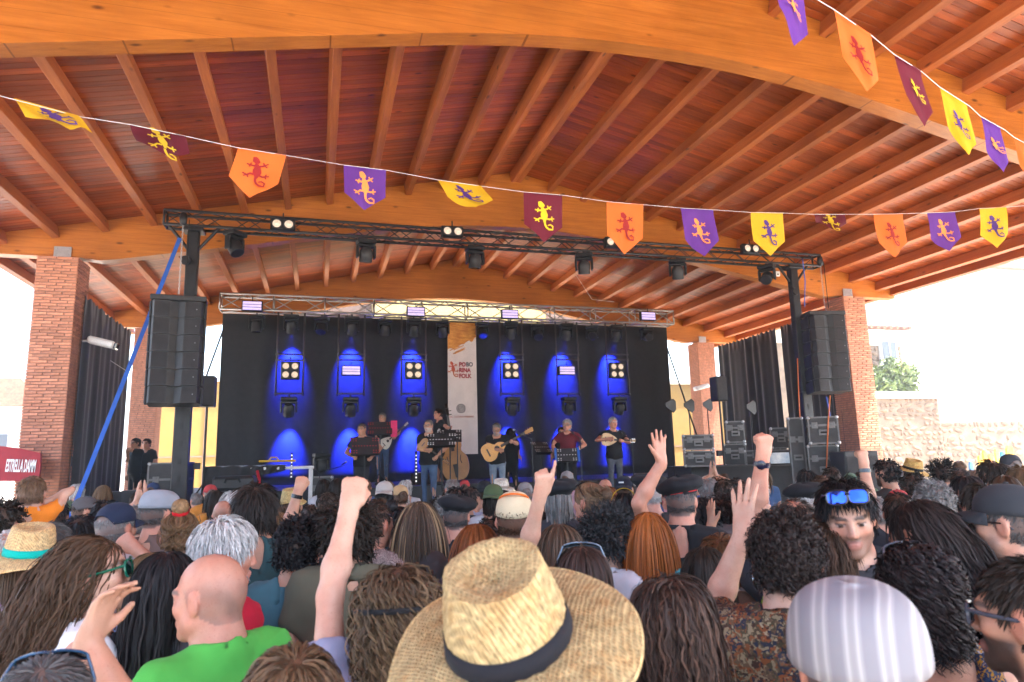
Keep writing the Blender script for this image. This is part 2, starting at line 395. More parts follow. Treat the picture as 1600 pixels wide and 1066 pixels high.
bp_ = atY(1390, 592, 23.4); leafy('bush', (bp_.x,23.4,bp_.z-.05), (1.2,.6,.75), 3800, .13, 4, 'sunlit green bush above the white-topped stone wall')
sw = empty('rubble_wall', (26,22,0), 0, 'rubble stone garden wall with white top in strong sun', 'wall')
pa, pb = atY(1340, 612, 22), atY(1464, 605, 22)
b = MB(); b.box(((pa.x+pb.x)/2-26,.35,pa.z/2-.15), (pb.x-pa.x,.6,pa.z-.3)); b.build('core', M['rubble_mortar'], sw)
b = MB(); b.bbox(((pa.x+pb.x)/2-26,.33,pa.z-.14), (pb.x-pa.x+.2,.9,.28), .03); b.build('coping', M['plaster'], sw)
rubble('stone', sw, pa.x-26, pb.x-26, 1.2, pa.z-.32, .05, .27, 11, 300)
lw = empty('low_stone_wall', (38,24,0), 0, 'long low stone wall running off to the right in glare', 'wall')
pc = atY(1470, 660, 24); b = MB(); b.box((pc.x-38+11,.4,pc.z/2), (22,.7,pc.z)); b.build('core', M['rubble_mortar'], lw)
rubble('stone', lw, pc.x-38, pc.x-38+9, .9, pc.z-.1, .05, .36, 12, 300)
# coloured pencil-like posts of a playground fence
for k,(px,py,c_,nm) in enumerate([(1516,722,(.02,.13,.25),'dark blue'),(1530,712,(.65,.42,.03),'ochre yellow'),(1537,704,(.75,.5,.02),'tall yellow'),(1547,709,(.7,.22,.03),'orange'),(1556,702,(.6,.6,.05),'lime yellow'),(1565,706,(.02,.2,.4),'light blue'),(1576,697,(.8,.5,.02),'widest yellow')]):
    p = atY(px, py, 20.5); m_ = mat('post_paint_%d'%k, c_, .5, var=.1)
    e = empty('fence_post', (p.x,20.5,0), 0, nm+' painted playground post before the stone wall at right', 'post', 'painted posts at right')
    wd = .17 if k < 6 else .34
    MB().bbox((0,0,(p.z-.12)/2), (wd,.08,p.z-.12), .01).build('board', m_, e)
    MB().prism([(-wd/2,0),(wd/2,0),(wd*.18,.12),(-wd*.18,.12)], .08, Matrix.Translation((0,0,p.z-.121))).build('tip', m_, e)
# house far left, seen as a pale ghost in the glare
fl = empty('cream_house', (-22,40,0), 0, 'cream house and roof lost in glare behind the left column', 'house')
b = MB(); b.box((0,3,2.6), (16,6,5.2)); b.build('wall', M['plaster'], fl); b = MB(); b.prism([(-8.4,5.2),(8.4,5.2),(7.4,6.6),(-7.4,6.6)], 7, Matrix.Translation((0,3,0))); b.build('roof', M['tile'], fl)
for x in (-5,-1,3,6.5):
    wi = MB().box((x,-.03,3.2), (1.1,.1,1.4)).build('window', M['white'], fl); MB().box((x,-.09,3.2), (.9,.04,1.2)).build('pane', M['pane'], wi)
def text_mesh(s, size, name, material, parent, M4, extrude=.001, align='CENTER', bold=0):
    cu = bpy.data.curves.new(name, 'FONT'); cu.body = s; cu.size = size; cu.align_x = align; cu.align_y = 'CENTER'; cu.extrude = extrude; cu.offset = bold; cu.resolution_u = 3
    to = bpy.data.objects.new(name, cu); COL.objects.link(to)
    dg = bpy.context.evaluated_depsgraph_get(); me = bpy.data.meshes.new_from_object(to.evaluated_get(dg)); bpy.data.objects.remove(to)
    me.materials.clear(); me.materials.append(material); me.transform(M4)
    o = bpy.data.objects.new(name, me); COL.objects.link(o); o.parent = parent; return o
FRONT = Matrix.Rotation(R(90),4,'X')      # text facing -Y
# red awning of a drinks stall at the far left
M['awning'] = mat('red_awning', (.30,.012,.02), .7, var=.15, bump=.1)
aw = empty('stall_awning', (-6.6,12.0,0), 0, 'dark red drinks stall awning in front of the left brick column', 'awning')
A = [atY(x,y,12.0)-Vector((-6.6,12,0)) for x,y in ((-120,680),(0,697),(28,700),(63,708),(63,730),(60,752),(0,752),(-120,752))]
b = MB(); nA = len(A)
b.add([(p.x,0,p.z) for p in A]+[(p.x-.5,1.6,p.z+(.02 if i<4 else 0)) for i,p in enumerate(A)], [tuple(range(nA-1,-1,-1)), tuple(range(nA,2*nA))]+[(i,(i+1)%nA,(i+1)%nA+nA,i+nA) for i in range(nA)])
b.build('canopy', M['awning'], aw)
pt = atY(33, 729, 12.0)-Vector((-6.6,12,0))
text_mesh('ESTRELLA DAMM', .26, 'lettering', M['white'], aw, Matrix.Translation((pt.x,-.012,pt.z)) @ Matrix.Rotation(R(3),4,'Y') @ Matrix.Scale(.20,4,(1,0,0)) @ FRONT, .002, bold=.006)
for x in (A[5].x-.1,A[5].x-2.2):
    MB().tube([(x,.1,A[5].z),(x,.1,0)], .025, 8).build('pole', M['steel'], aw)
# ================================================================== stage
M['stagefloor'] = mat('stage_floor', (.035,.034,.036), .55, var=.3, scale=3)
SZ, RZ = 1.0, 1.42
st = empty('stage', (4,15.2,0), 0, 'black stage platform with raised rear riser under the pavilion', 'stage')
MB().box((0,0,SZ-.06), (17.2,7.4,.12)).build('deck', M['stagefloor'], st)
MB().box((0,-3.66,(SZ-.12)/2), (17.2,.03,SZ-.12)).build('front_skirt', M['drape'], st)
MB().box((0,1.55,(RZ+SZ)/2), (15.4,4.2,RZ-SZ)).build('riser', M['stagefloor'], st)
def folds(name, A, B, z0, z1, mtl, parent, nf=30, amp=.05, flare=.6, n=240, seed=1, top=None):
    """hanging cloth from A to B (xy), folds deepen downwards; top(u) optional top height"""
    r = random.Random(seed); A = Vector((*A,0)); B = Vector((*B,0)); d = (B-A); L = d.length; nn = Vector((-d.y,d.x,0)).normalized()
    ph = [(r.uniform(.6,1.4)*nf, r.uniform(0,6.3), r.uniform(.3,1)) for _ in range(5)]; m = 14; vs = []; fs = []
    for j in range(m+1):
        t = j/m
        for i in range(n+1):
            u = i/n; zt = top(u) if top else z1; z = zt+(z0-zt)*t
            o = sum(a*math.sin(u*f_*6.283/1+p+t*.4*a) for f_,p,a in ph)/2.2*amp*(.45+flare*t)
            p = A+d*u+nn*o; vs.append((p.x,p.y,z))
    for j in range(m):
        for i in range(n):
            a = j*(n+1)+i; fs.append((a,a+n+1,a+n+2,a+1))
    q = MB(); q.add(vs, fs); o = q.build(name, mtl, parent, True)
    so = o.modifiers.new('t','SOLIDIFY'); so.thickness = .006; return o
DY = 18.45
a, b2 = atY(348, 497, DY), atY(1041, 508, DY)
bd = empty('backdrop_drape', ((a.x+b2.x)/2,DY,RZ), 0, 'wide black backdrop drape behind the band with blue light pools', 'drape')
zt = a.z+.12
for u0,u1,sd in ((0,.5,1),(.5,1,2)):
    o = folds('cloth', (a.x+(b2.x-a.x)*u0-bd.location.x, 0), (a.x+(b2.x-a.x)*u1-bd.location.x, 0), .0, zt-RZ, M['drape'], bd, 9, .03, .5, 260, sd)
# side drapes on both flanks
def side_drape(label, X, ypts, seed):
    e = empty('side_drape', (X, ypts[0][0], 0), 0, label, 'drape')
    def top(u):
        k = u*(len(ypts)-1); i = min(int(k), len(ypts)-2); return ypts[i][1]+(ypts[i+1][1]-ypts[i][1])*(k-i)+.025*math.sin(u*90)
    folds('cloth', (0,0), (0, ypts[-1][0]-ypts[0][0]), .05, 4, M['drape'], e, 7, .05, .8, 160, seed, top); return e
def atXp(x, y, X): p = atX(x, y, X); return (p.y, p.z)
side_drape('black drape hanging beside the near left brick column', -4.02, [atXp(134,463,-4.02), atXp(170,494,-4.02), atXp(206,519,-4.02)], 4)
side_drape('black side drape right of the antennas, far half', 12.0, [atXp(1122,541,12.0), atXp(1165,529,12.0), atXp(1211,514,12.0)], 5)
side_drape('black side drape behind the right loudspeaker tower, near half', 12.0, [atXp(1219,511,12.0), atXp(1250,501,12.0), atXp(1300,482,12.0)], 6)
# ------------------------------------------------------------------ festival banner
M['bannerw'] = mat('banner_white', (.74,.66,.63), .7, var=.06, scale=4)
M['bannero'] = mat('banner_orange', (.70,.20,.02), .7, var=.3, scale=5, col2=(.80,.38,.08), stretch=(1,1,3))
M['grey_ink'] = mat('grey_ink', (.12,.12,.13), .7); M['red_ink'] = mat('red_ink', (.42,.04,.06), .7); M['orange_ink'] = mat('orange_ink', (.60,.17,.03), .7, col2=(.55,.06,.05), scale=3)
BY = 18.3
bl, br_ = atY(699, 504, BY), atY(743.5, 504, BY); bz0 = atY(720, 710, BY).z; bw = br_.x-bl.x
bn = empty('festival_banner', ((bl.x+br_.x)/2,BY,RZ), 0, 'tall white festival banner with orange top and gecko logo hanging mid-stage', 'banner')
zt = bl.z-RZ; zb = bz0-RZ; q = MB(); nX, nZ = 8, 24
for side in (0,):
    vs = [((i/nX-.5)*bw, .012*math.sin(i*1.3+j*.2), zb+(zt-zb)*j/nZ) for j in range(nZ+1) for i in range(nX+1)]
    q.add(vs, [(j*(nX+1)+i, j*(nX+1)+i+1, (j+1)*(nX+1)+i+1, (j+1)*(nX+1)+i) for j in range(nZ) for i in range(nX)])
q.build('sheet', M['bannerw'], bn, True)
H_ = zt-zb; q = MB(); r = random.Random(2)
low = [(.5-.5*2*k/16, .80+.09*(1-k/16)*0+.10*(1-k/16)-.02+r.uniform(-.012,.012)) for k in range(17)]   # ragged brush edge
q.add([(x*bw*.998,-.02,zb+H_*zf) for x,zf in [(-.5,1),(.5,1)]+low], [tuple(range(18,-1,-1))])
for k in range(9):
    y0 = .80+.1*r.random(); x0 = -.45+r.random()*.4
    q.add([(x0*bw,-.022-.0005*k,zb+H_*(y0-.05)),(x0*bw+.35*bw,-.022-.0005*k,zb+H_*(y0-.012)),(x0*bw+.35*bw,-.022-.0005*k,zb+H_*(y0-.006)),(x0*bw,-.022-.0005*k,zb+H_*(y0-.042))], [(0,1,2,3)])
q.build('paint_stroke', M['bannero'], bn)
G_HEAD = [(330,215),(390,200),(430,235),(468,290),(450,330),(400,345),(340,310)]
G_BODY = [(392,340),(445,340),(470,380),(492,402),(528,500),(512,560),(490,600),(472,655),(438,655),(425,600),(385,545),(375,480),(392,420),(383,370)]
G_STROKES = [([(460,385),(515,365),(548,342)],34),([(545,345),(520,293)],26),([(545,345),(607,300)],24),([(545,345),(602,377)],24),
 ([(400,400),(350,398),(310,395)],34),([(312,395),(255,380)],26),([(315,395),(332,348)],24),([(312,395),(316,438)],24),
 ([(500,575),(560,585),(605,570)],34),([(602,570),(615,518)],24),([(602,570),(668,560)],24),([(600,572),(626,622)],24),
 ([(425,575),(350,567),(305,603)],34),([(305,603),(220,575)],26),([(305,603),(245,632)],24),([(305,603),(335,650)],24),
 ([(455,640),(462,700),(490,752),(545,792),(625,793),(628,725),(572,695),(520,716)],[44,42,40,38,34,32,30,22])]
def gecko(mb, F):
    """F(gx, gy, lift) maps gecko drawing space (x right, y down, centre 0, unit = drawing width) to 3D"""
    c = lambda p: ((p[0]-440)/780, (p[1]-500)/780); lf = [0]
    def poly(pts):
        lf[0] += 1; vs = [F(*c(p), lf[0]) for p in pts]; cx = sum(p[0] for p in pts)/len(pts); cyy = sum(p[1] for p in pts)/len(pts); vs.append(F(*c((cx,cyy)), lf[0]))
        n = len(pts); mb.add(vs, [(i,(i+1)%n,n) for i in range(n)])
    poly(G_HEAD); poly(G_BODY)
    for pts,wd in G_STROKES:
        ws = wd if isinstance(wd, list) else [wd]*len(pts); L_ = []; R_ = []
        for i,p in enumerate(pts):
            a = pts[max(i-1,0)]; b_ = pts[min(i+1,len(pts)-1)]; dx,dy = b_[0]-a[0], b_[1]-a[1]; l = math.hypot(dx,dy); nx,ny = -dy/l*ws[i]/2, dx/l*ws[i]/2
            L_.append((p[0]+nx,p[1]+ny)); R_.append((p[0]-nx,p[1]-ny))
        lf[0] += 1; n = len(pts); vs = [F(*c(p), lf[0]) for p in L_+R_]; mb.add(vs, [(i,i+1,n+i+1,n+i) for i in range(n-1)])
lg = atY(707.5, 577, BY)-bn.location; q = MB()
gecko(q, lambda x,y,l: (lg.x+x*.56, -.024-.0006*l, lg.z-y*.56)); q.build('gecko_emblem', M['orange_ink'], bn)
for s,py,c_ in (('PO',570,'red_ink'),('RINA',579,'red_ink'),('FOLK',588,'red_ink')):
    tp = atY(717, py, BY)-bn.location
    text_mesh(s, .165, 'lettering', M[c_], bn, Matrix.Translation((tp.x,-.026,tp.z)) @ Matrix.Scale(.86,4,(1,0,0)) @ FRONT, .002, 'LEFT', .007)
tp = atY(729, 570, BY)-bn.location
text_mesh('BO', .165, 'lettering', M['grey_ink'], bn, Matrix.Translation((tp.x-.02,-.026,tp.z)) @ Matrix.Scale(.86,4,(1,0,0)) @ FRONT, .002, 'LEFT', .007)
tp = atY(720, 638.5, BY)-bn.location; q = MB()
for rr_ in (.115,.07): q.tube([(tp.x+rr_*math.cos(k*.314),-.026,tp.z+rr_*math.sin(k*.314)) for k in range(20)], .011, 5, closed=True)
q.tube([(tp.x-.06,-.028,tp.z-.05),(tp.x+.05,-.028,tp.z+.06)], .012, 5); q.build('round_seal', M['grey_ink'], bn)
tp = atY(720, 651.5, BY)-bn.location
text_mesh('ASOC. CULTURAL POBORINA', .072, 'lettering', M['orange_ink'], bn, Matrix.Translation((tp.x,-.026,tp.z)) @ Matrix.Scale(.75,4,(1,0,0)) @ FRONT, .002)
# ================================================================== trusses
def truss(name, A, B, w_, tube_r, mtl, label, seg=.5, brace_r=None, verts=False):
    """square lattice truss between two points (centre line)"""
    A = Vector(A); B = Vector(B); d = (B-A); L = d.length; d.normalize(); up = Vector((0,0,1)); sd = d.cross(up).normalized()
    e = empty(name, A, 0, label, 'truss'); h = w_/2; br = brace_r or tube_r*.5; n = max(2, round(L/seg))
    cor = [up*h+sd*h, up*h-sd*h, -up*h-sd*h, -up*h+sd*h]
    for c in cor: MB().tube([c, c+d*L], tube_r, 10).build('chord', mtl, e, True)
    for k in range(4):
        c0, c1 = cor[k], cor[(k+1)%4]; q = MB()
        for i in range(n):
            p, p2 = d*(L*i/n), d*(L*(i+1)/n)
            q.tube([c0+p, c1+p2] if i%2 == 0 else [c1+p, c0+p2], br, 6)
            if verts and i%2 == 0: q.tube([c0+p, c1+p], br*1.3, 6)
        q.build('lattice_face', mtl, e, True)
    for t in (0,1):
        q = MB()
        for k in range(4): q.tube([cor[k]+d*L*t, cor[(k+1)%4]+d*L*t], tube_r*.8, 6)
        q.build('end_frame', mtl, e, True)
    return e
TY = 12.06
tA, tB = atY(256,347,TY), atY(1281,401,TY); tz = (tA.z+tB.z)/2
truss('black_truss', (tA.x,TY+.12,tz), (tB.x,TY+.12,tz), .25, .026, M['black'], 'long black lighting truss across the front of the stage', .33, .009)
SY = 18.0
sA, sB = atY(345,477,SY), atY(1047,495,SY); sz = (sA.z+sB.z)/2
truss('silver_truss', (sA.x,SY,sz), (sB.x,SY,sz), .40, .028, M['alu'], 'silver lighting truss above the backdrop at the rear of the stage', .62, .015, True)
# lifting towers
def tower(px, label):
    p = atY(px, 400, TY); e = empty('lifting_tower', (p.x,TY+.12,0), 0, label, 'tower'); top = tz-.2
    MB().bbox((0,0,1.6), (.24,.20,3.2), .02).build('outer_mast', M['black'], e)
    MB().bbox((0,0,(3.15+top)/2), (.19,.15,top-3.15), .015).build('inner_mast', M['black'], e)
    for k in range(7): MB().box((0,-.102,1.2+k*.28), (.05,.012,.1)).build('mast_slot', M['rubber'], e)
    MB().bbox((0,0,top+.02), (.34,.30,.06), .01).build('head_plate', M['black'], e)
    for s in (-1,1):
        MB().tube([(s*.05,0,top-.35),(s*.42,-.02,top+.12)], .028, 8).build('brace', M['black'], e)
    for a in (45,135,225,315):
        q = MB(); c,s = math.cos(R(a)), math.sin(R(a)); q.tube([(0,0,.25),(c*.9,s*.9,.06)], .035, 8); q.lathe([(.09,0),(.09,.03),(.03,.05)], (c*.9,s*.9,0), 12); q.build('outrigger', M['black'], e)
    MB().lathe([(.075,-.03),(.085,0),(.075,.03)], (-.08,-.14,top-.55), 16, Matrix.Rotation(R(90),3,'X')).build('pulley', M['black'], e)
    return e, p
tl, tlp = tower(299, 'black lifting tower carrying the left loudspeaker array')
trr, trp = tower(1241, 'black lifting tower carrying the right loudspeaker array')
# ------------------------------------------------------------------ hanging line arrays
def line_array(c, ztop, label, rz, lean):
    e = empty('line_array', (c[0],c[1],ztop), rz, label, 'loudspeaker array'); W_, Dp, hh = .74, .50, .272; z = -.02; y = 0; a = 0
    MB().bbox((0,0,.03), (W_+.06,.42,.085), .01).build('fly_bar', M['blackp'], e)
    for k in range(6):
        rot = Matrix.Rotation(-a,3,'X'); cz = Vector((0,y,z-hh/2))
        q = MB(); prof = [(-W_/2,Dp/2),(W_/2,Dp/2),(W_/2,-Dp/2+.1),(W_/2-.04,-Dp/2),(.10,-Dp/2+.03),(0,-Dp/2+.09),(-.10,-Dp/2+.03),(-W_/2+.04,-Dp/2),(-W_/2,-Dp/2+.1)]
        n = len(prof); h = hh/2-.006
        vs = [cz+rot @ Vector((x,yy,-h*(1 if yy<0 else .86))) for x,yy in prof]+[cz+rot @ Vector((x,yy,h*(1 if yy<0 else .86))) for x,yy in prof]
        q.add(vs, [tuple(range(n-1,-1,-1)), tuple(range(n,2*n))]+[(i,(i+1)%n,(i+1)%n+n,i+n) for i in range(n)])
        cab = q.build('cabinet', M['blackp'], e)
        for s in (-1,1):
            g_ = MB(); yo = -.008
            g_.add([cz+rot @ Vector((s*.115,-Dp/2+.033+yo,-h*.88)), cz+rot @ Vector((s*(W_/2-.055),-Dp/2+yo,-h*.88)), cz+rot @ Vector((s*(W_/2-.055),-Dp/2+yo,h*.88)), cz+rot @ Vector((s*.115,-Dp/2+.033+yo,h*.88))], [(0,1,2,3) if s > 0 else (3,2,1,0)])
            g_.build('grille', M['grille'], cab)
            r_ = MB(); r_.bbox(cz+rot @ Vector((s*(W_/2+.02),-.08,0)), (.035,.12,hh*.96), .008, rot); r_.build('rigging_plate', M['black'], cab)
        lm = MB(); lm.lathe([(.008,0),(.008,.006),(0,.007)], cz+rot @ Vector((W_/2-.1,-Dp/2-.009,0)), 10, Matrix.Rotation(R(90),3,'X')); lm.build('badge', M['steel'], cab)
        z -= hh*math.cos(a); y += hh*math.sin(a); a += lean
    return e
pl_ = atY(281,469,11.55); line_array((pl_.x,11.55), pl_.z-.04, 'black six-box loudspeaker array hanging at left of the stage', R(6), R(1.2))
pr_ = atY(1285,491,11.7); line_array((pr_.x,11.7), pr_.z-.04, 'black six-box loudspeaker array hanging at right in the haze', R(-12), R(1.2))
for p,sx,lb in ((pl_,-.02,'left'),(pr_,-.05,'right')):
    e = empty('chain_hoist', (p.x+sx,11.55,p.z+.1), 0, 'chain and hook holding up the %s loudspeaker array'%lb, 'hoist')
    top = tz-.2-p.z-.1; q = MB()
    for k in range(int(top/.035)):
        zz = k*.035; q.tube([(math.cos(t)*.012*(k%2==0), math.cos(t)*.012*(k%2==1), zz+.02+math.sin(t)*.022) for t in [i*1.047 for i in range(6)]], .0045, 4, closed=True)
    q.build('chain', M['steel'], e); q = MB(); q.tube([(.09,0,0),(.09,0,top)], .008, 6); q.build('cable', M['rubber'], e)
    MB().lathe([(.02,0),(.055,.03),(.06,.12),(.05,.2),(.02,.22)], (0,0,top-.1), 14).build('hoist_body', M['black'], e, True)
    MB().tube([(0,0,-.02),(.03,0,-.05),(0,0,-.09),(-.03,0,-.06)], .009, 6).build('hook', M['steel'], e)
# bridge lines
M['bluestrap'] = mat('blue_webbing', (.012,.09,.42), .7)
sa, sb_ = atY(281,372,TY), atY(104,822,11.6); d = sb_-sa; q = MB(); n_ = d.cross(Vector((0,1,0))).normalized()*.032
q.add([sa-n_, sa+n_, sb_+n_, sb_-n_]+[p+Vector((0,.006,0)) for p in (sa-n_, sa+n_, sb_+n_, sb_-n_)], [(3,2,1,0),(4,5,6,7),(0,1,5,4),(1,2,6,5),(2,3,7,6),(3,0,4,7)])
tag(q.build('ratchet_strap', M['bluestrap']), 'long blue webbing strap stretched diagonally from truss to ground at left', 'strap')
# ================================================================== lamps
M['darksteel'] = mat('dark_steel', (.10,.09,.085), .5, .6)
M['lampglass'] = mat('lamp_reflector', (.75,.62,.5), .25, .3, emit=(1,.75,.55), es=.10)
M['strobe'] = mat('strobe_tube', (.6,.5,.75), .3, emit=(.62,.5,1), es=.10)
M['bluelens'] = mat('blue_lens', (.02,.03,.3), .1, emit=(.05,.08,1), es=1.0)
def moving_head(loc, label, tilt=0, yaw=0, s=1.0, lit=False, group='moving head lamps'):
    """lamp hanging from a clamp at loc; tilt 0 = beam straight down"""
    e = empty('moving_head_lamp', loc, yaw, label, 'stage lamp', group); e.scale = (s,s,s)
    MB().tube([(0,0,.02),(0,0,-.05)], .02, 8).build('clamp', M['black'], e)
    q = MB(); q.bbox((0,0,-.09), (.36,.26,.085), .015); q.bbox((0,-.132,-.09), (.1,.01,.04), .003); q.build('base', M['black'], e)
    q = MB(); q.bbox((0,0,-.165), (.34,.12,.06), .015)
    for sx in (-1,1): q.bbox((sx*.165,0,-.28), (.045,.13,.26), .015)
    q.build('yoke', M['black'], e)
    rot = Matrix.Rotation(tilt,3,'X'); q = MB(); c = Vector((0,0,-.33))
    q.lathe([(.0,.14),(.085,.13),(.125,.06),(.13,-.02),(.12,-.09),(.125,-.10),(.125,-.15),(.11,-.155)], c, 20, rot)
    hd = q.build('head', M['blackp'], e, 'auto')
    q = MB(); q.lathe([(.0,-.157),(.105,-.1572)], c, 20, rot); q.lathe([(.105,-.1572),(.112,-.152)], c, 20, rot); q.build('lens', M['bluelens'] if lit else M['glassy'], hd)
    if lit:
        li = bpy.data.lights.new('beam', 'SPOT'); li.energy = lit; li.color = (.012,.03,1); li.spot_size = R(54); li.spot_blend = 1.0; li.shadow_soft_size = .05
        lo = bpy.data.objects.new('beam', li); COL.objects.link(lo); lo.parent = e; lo.location = c+rot @ Vector((0,0,-.2)); lo.rotation_euler = (tilt,0,0)
    return e
nth = ['leftmost','second','third','fourth','fifth','sixth','seventh','eighth']
for k,(px,py,tl_,yw) in enumerate([(367,377,-30,.9),(572,388,12,.15),(742,396,8,.1),(912,402,14,-.3),(1058,410,18,-.4),(1197,415,-55,-.9)]):
    p = atY(px, py, TY+.02); moving_head((p.x,TY+.02,tz-.14), '%s moving head lamp under the black front truss%s'%(nth[k], ' from the left' if 0<k else ''), R(tl_), yw, .95, group='lamps on the front truss')
def blinder(loc, label, cols, rows, group, parent_scale=1):
    e = empty('blinder_lamp', loc, 0, label, 'stage lamp', group); w_, h_ = .20*cols, .20*rows; e.scale = (parent_scale,)*3
    MB().bbox((0,.04,0), (w_+.02,.12,h_+.02), .02).build('housing', M['black'], e)
    for i in range(cols):
        for j in range(rows):
            x, z = (i-(cols-1)/2)*.20, (j-(rows-1)/2)*.20
            q = MB(); q.lathe([(.092,0),(.092,.03),(.078,.03),(.07,0)], (x,-.021,z), 18, Matrix.Rotation(R(90),3,'X')); ring = q.build('lamp_ring', M['blackp'], e, 'auto')
            q = MB(); q.lathe([(0,.0),(.03,.003),(.072,.014)], (x,-.024,z), 18, Matrix.Rotation(R(90),3,'X')); q.build('reflector', M['lampglass'], ring, True)
    MB().tube([(0,.03,h_/2),(0,.03,h_/2+.12)], .014, 6).build('bracket', M['black'], e); return e
for k,px,py in ((0,442,351),(1,707,362),(2,960,379),(3,1173,389)):
    p = atY(px, py, TY-.08); blinder((p.x,TY-.08,p.z), '%s twin round blinder lamp clamped on the black front truss'%nth[k], 2, 1, 'blinders on the front truss')
def strobe(loc, label, group):
    e = empty('strobe_lamp', loc, 0, label, 'stage lamp', group)
    MB().bbox((0,.05,0), (.50,.12,.27), .015).build('housing', M['black'], e)
    for k,(z,h_) in enumerate(((.075,.07),(0,.06),(-.075,.07))):
        MB().bbox((0,-.014,z), (.44,.012,h_-.006), .003).build('tube', M['strobe'], e)
    MB().tube([(0,.03,.12),(0,.03,.24)], .014, 6).build('bracket', M['black'], e); return e
for k,(px,py) in enumerate([(394,478),(650,487),(797,491),(1013,494)]):
    p = atY(px, py, SY-.3); strobe((p.x,SY-.3,p.z), '%s lavender strobe panel on the silver rear truss, counted from left'%nth[k], 'strobes on the rear truss')
for k,px in enumerate([401,503,602,692,754,840,925,1010]):
    p = atY(px, 495, SY); moving_head((p.x,SY+.05,sz-.24), '%s unlit moving head under the silver rear truss, counted from left'%nth[k], R([0,-30,25,35,-35,-40,-70,-75][k]), rng.uniform(-.4,.4), 1.0, group='unlit lamps on the rear truss')
FR = [(436,478,429.5,471),(529,570,528,568.7),(628,666.5,627,664),(779,814,784,819),(867.5,901,871,905),(945,976,951,984)]
FZ = SY-.1
for k,(xa,xb,xc,xd) in enumerate(FR):
    l_, r_ = atY((xa+xc)/2,556,FZ), atY((xb+xd)/2,556,FZ); cx = (l_.x+r_.x)/2; W_ = r_.x-l_.x; zt, zb = sz-.22, atY((xc+xd)/2,619,FZ).z; zr = atY((xa+xb)/2,554,FZ).z
    e = empty('ladder_frame', (cx,FZ,zb), 0, '%s hanging black lamp ladder below the silver truss, counted from left'%nth[k], 'lamp ladder', 'lamp ladders')
    for s in (-1,1): MB().tube([(s*W_/2,0,0),(s*W_/2,0,zt-zb)], .024, 8).build('rail', M['darksteel'], e, True)
    for z_ in (.06, zr-zb, zr-zb-.15): MB().tube([(-W_/2-.04,0,z_),(W_/2+.04,0,z_)], .022, 8).build('rung', M['darksteel'], e, True)
    py = 579
    pm = atY((xa+xb+xc+xd)/4, py, FZ-.1)
    if k in (1,4): strobe((pm.x,FZ-.1,pm.z), 'lavender strobe panel inside the %s hanging lamp ladder'%nth[k], 'ladder strobes')
    else: blinder((pm.x,FZ-.1,pm.z), 'four-lamp square blinder inside the %s hanging lamp ladder'%nth[k], 2, 2, 'ladder blinders', 1.1)
    moving_head((cx,FZ,zt-.02), 'blue-beamed moving head at the top of the %s lamp ladder'%nth[k], R(31), 0, 1.05, 640, 'blue moving heads')
    moving_head((cx,FZ,zb+.02), 'blue-beamed moving head hung under the %s lamp ladder'%nth[k], R(31), 0, 1.1, 680, 'blue moving heads')
# cables sagging off the rear truss sides
for a_,b_,lb in (((349,515),(318,600),'left'),((1041,540),(1092,690),'right')):
    p, q_ = atY(*a_, SY), atY(*b_, 16.5 if lb == 'left' else 17.0); tag(MB().tube([p,q_], .022, 6).build('guy_brace', M['black']), 'thin black brace leaning down from the %s end of the rear truss'%lb, 'brace')
# floodlight on the left column
fl_p = atX(128, 533, XL+CW/2); fe = empty('floodlight', (XL+CW/2,fl_p.y,fl_p.z), 0, 'pale floodlight on a bracket fixed to the near left brick column', 'floodlight')
rot = Matrix.Rotation(R(14),3,'Y'); MB().tube([(0,0,0),(.16,-.05,0)], .022, 8).build('bracket', M['white'], fe)
MB().bbox((.33,-.05,-.03), (.44,.22,.13), .03, rot).build('housing', M['white'], fe); MB().bbox((.56,-.05,-.09), (.05,.20,.12), .02, rot).build('glass', M['glassy'], fe)
fr_p = atX(1110, 604, XR-CW/2); fe = empty('floodlight', (XR-CW/2,fr_p.y,fr_p.z), 0, 'grey floodlight on a bracket fixed to the far right brick column', 'floodlight')
MB().tube([(0,0,0),(-.16,-.05,0)], .022, 8).build('bracket', M['white'], fe); MB().bbox((-.36,-.05,-.03), (.5,.22,.13), .03, Matrix.Rotation(R(-14),3,'Y')).build('housing', M['white'], fe)
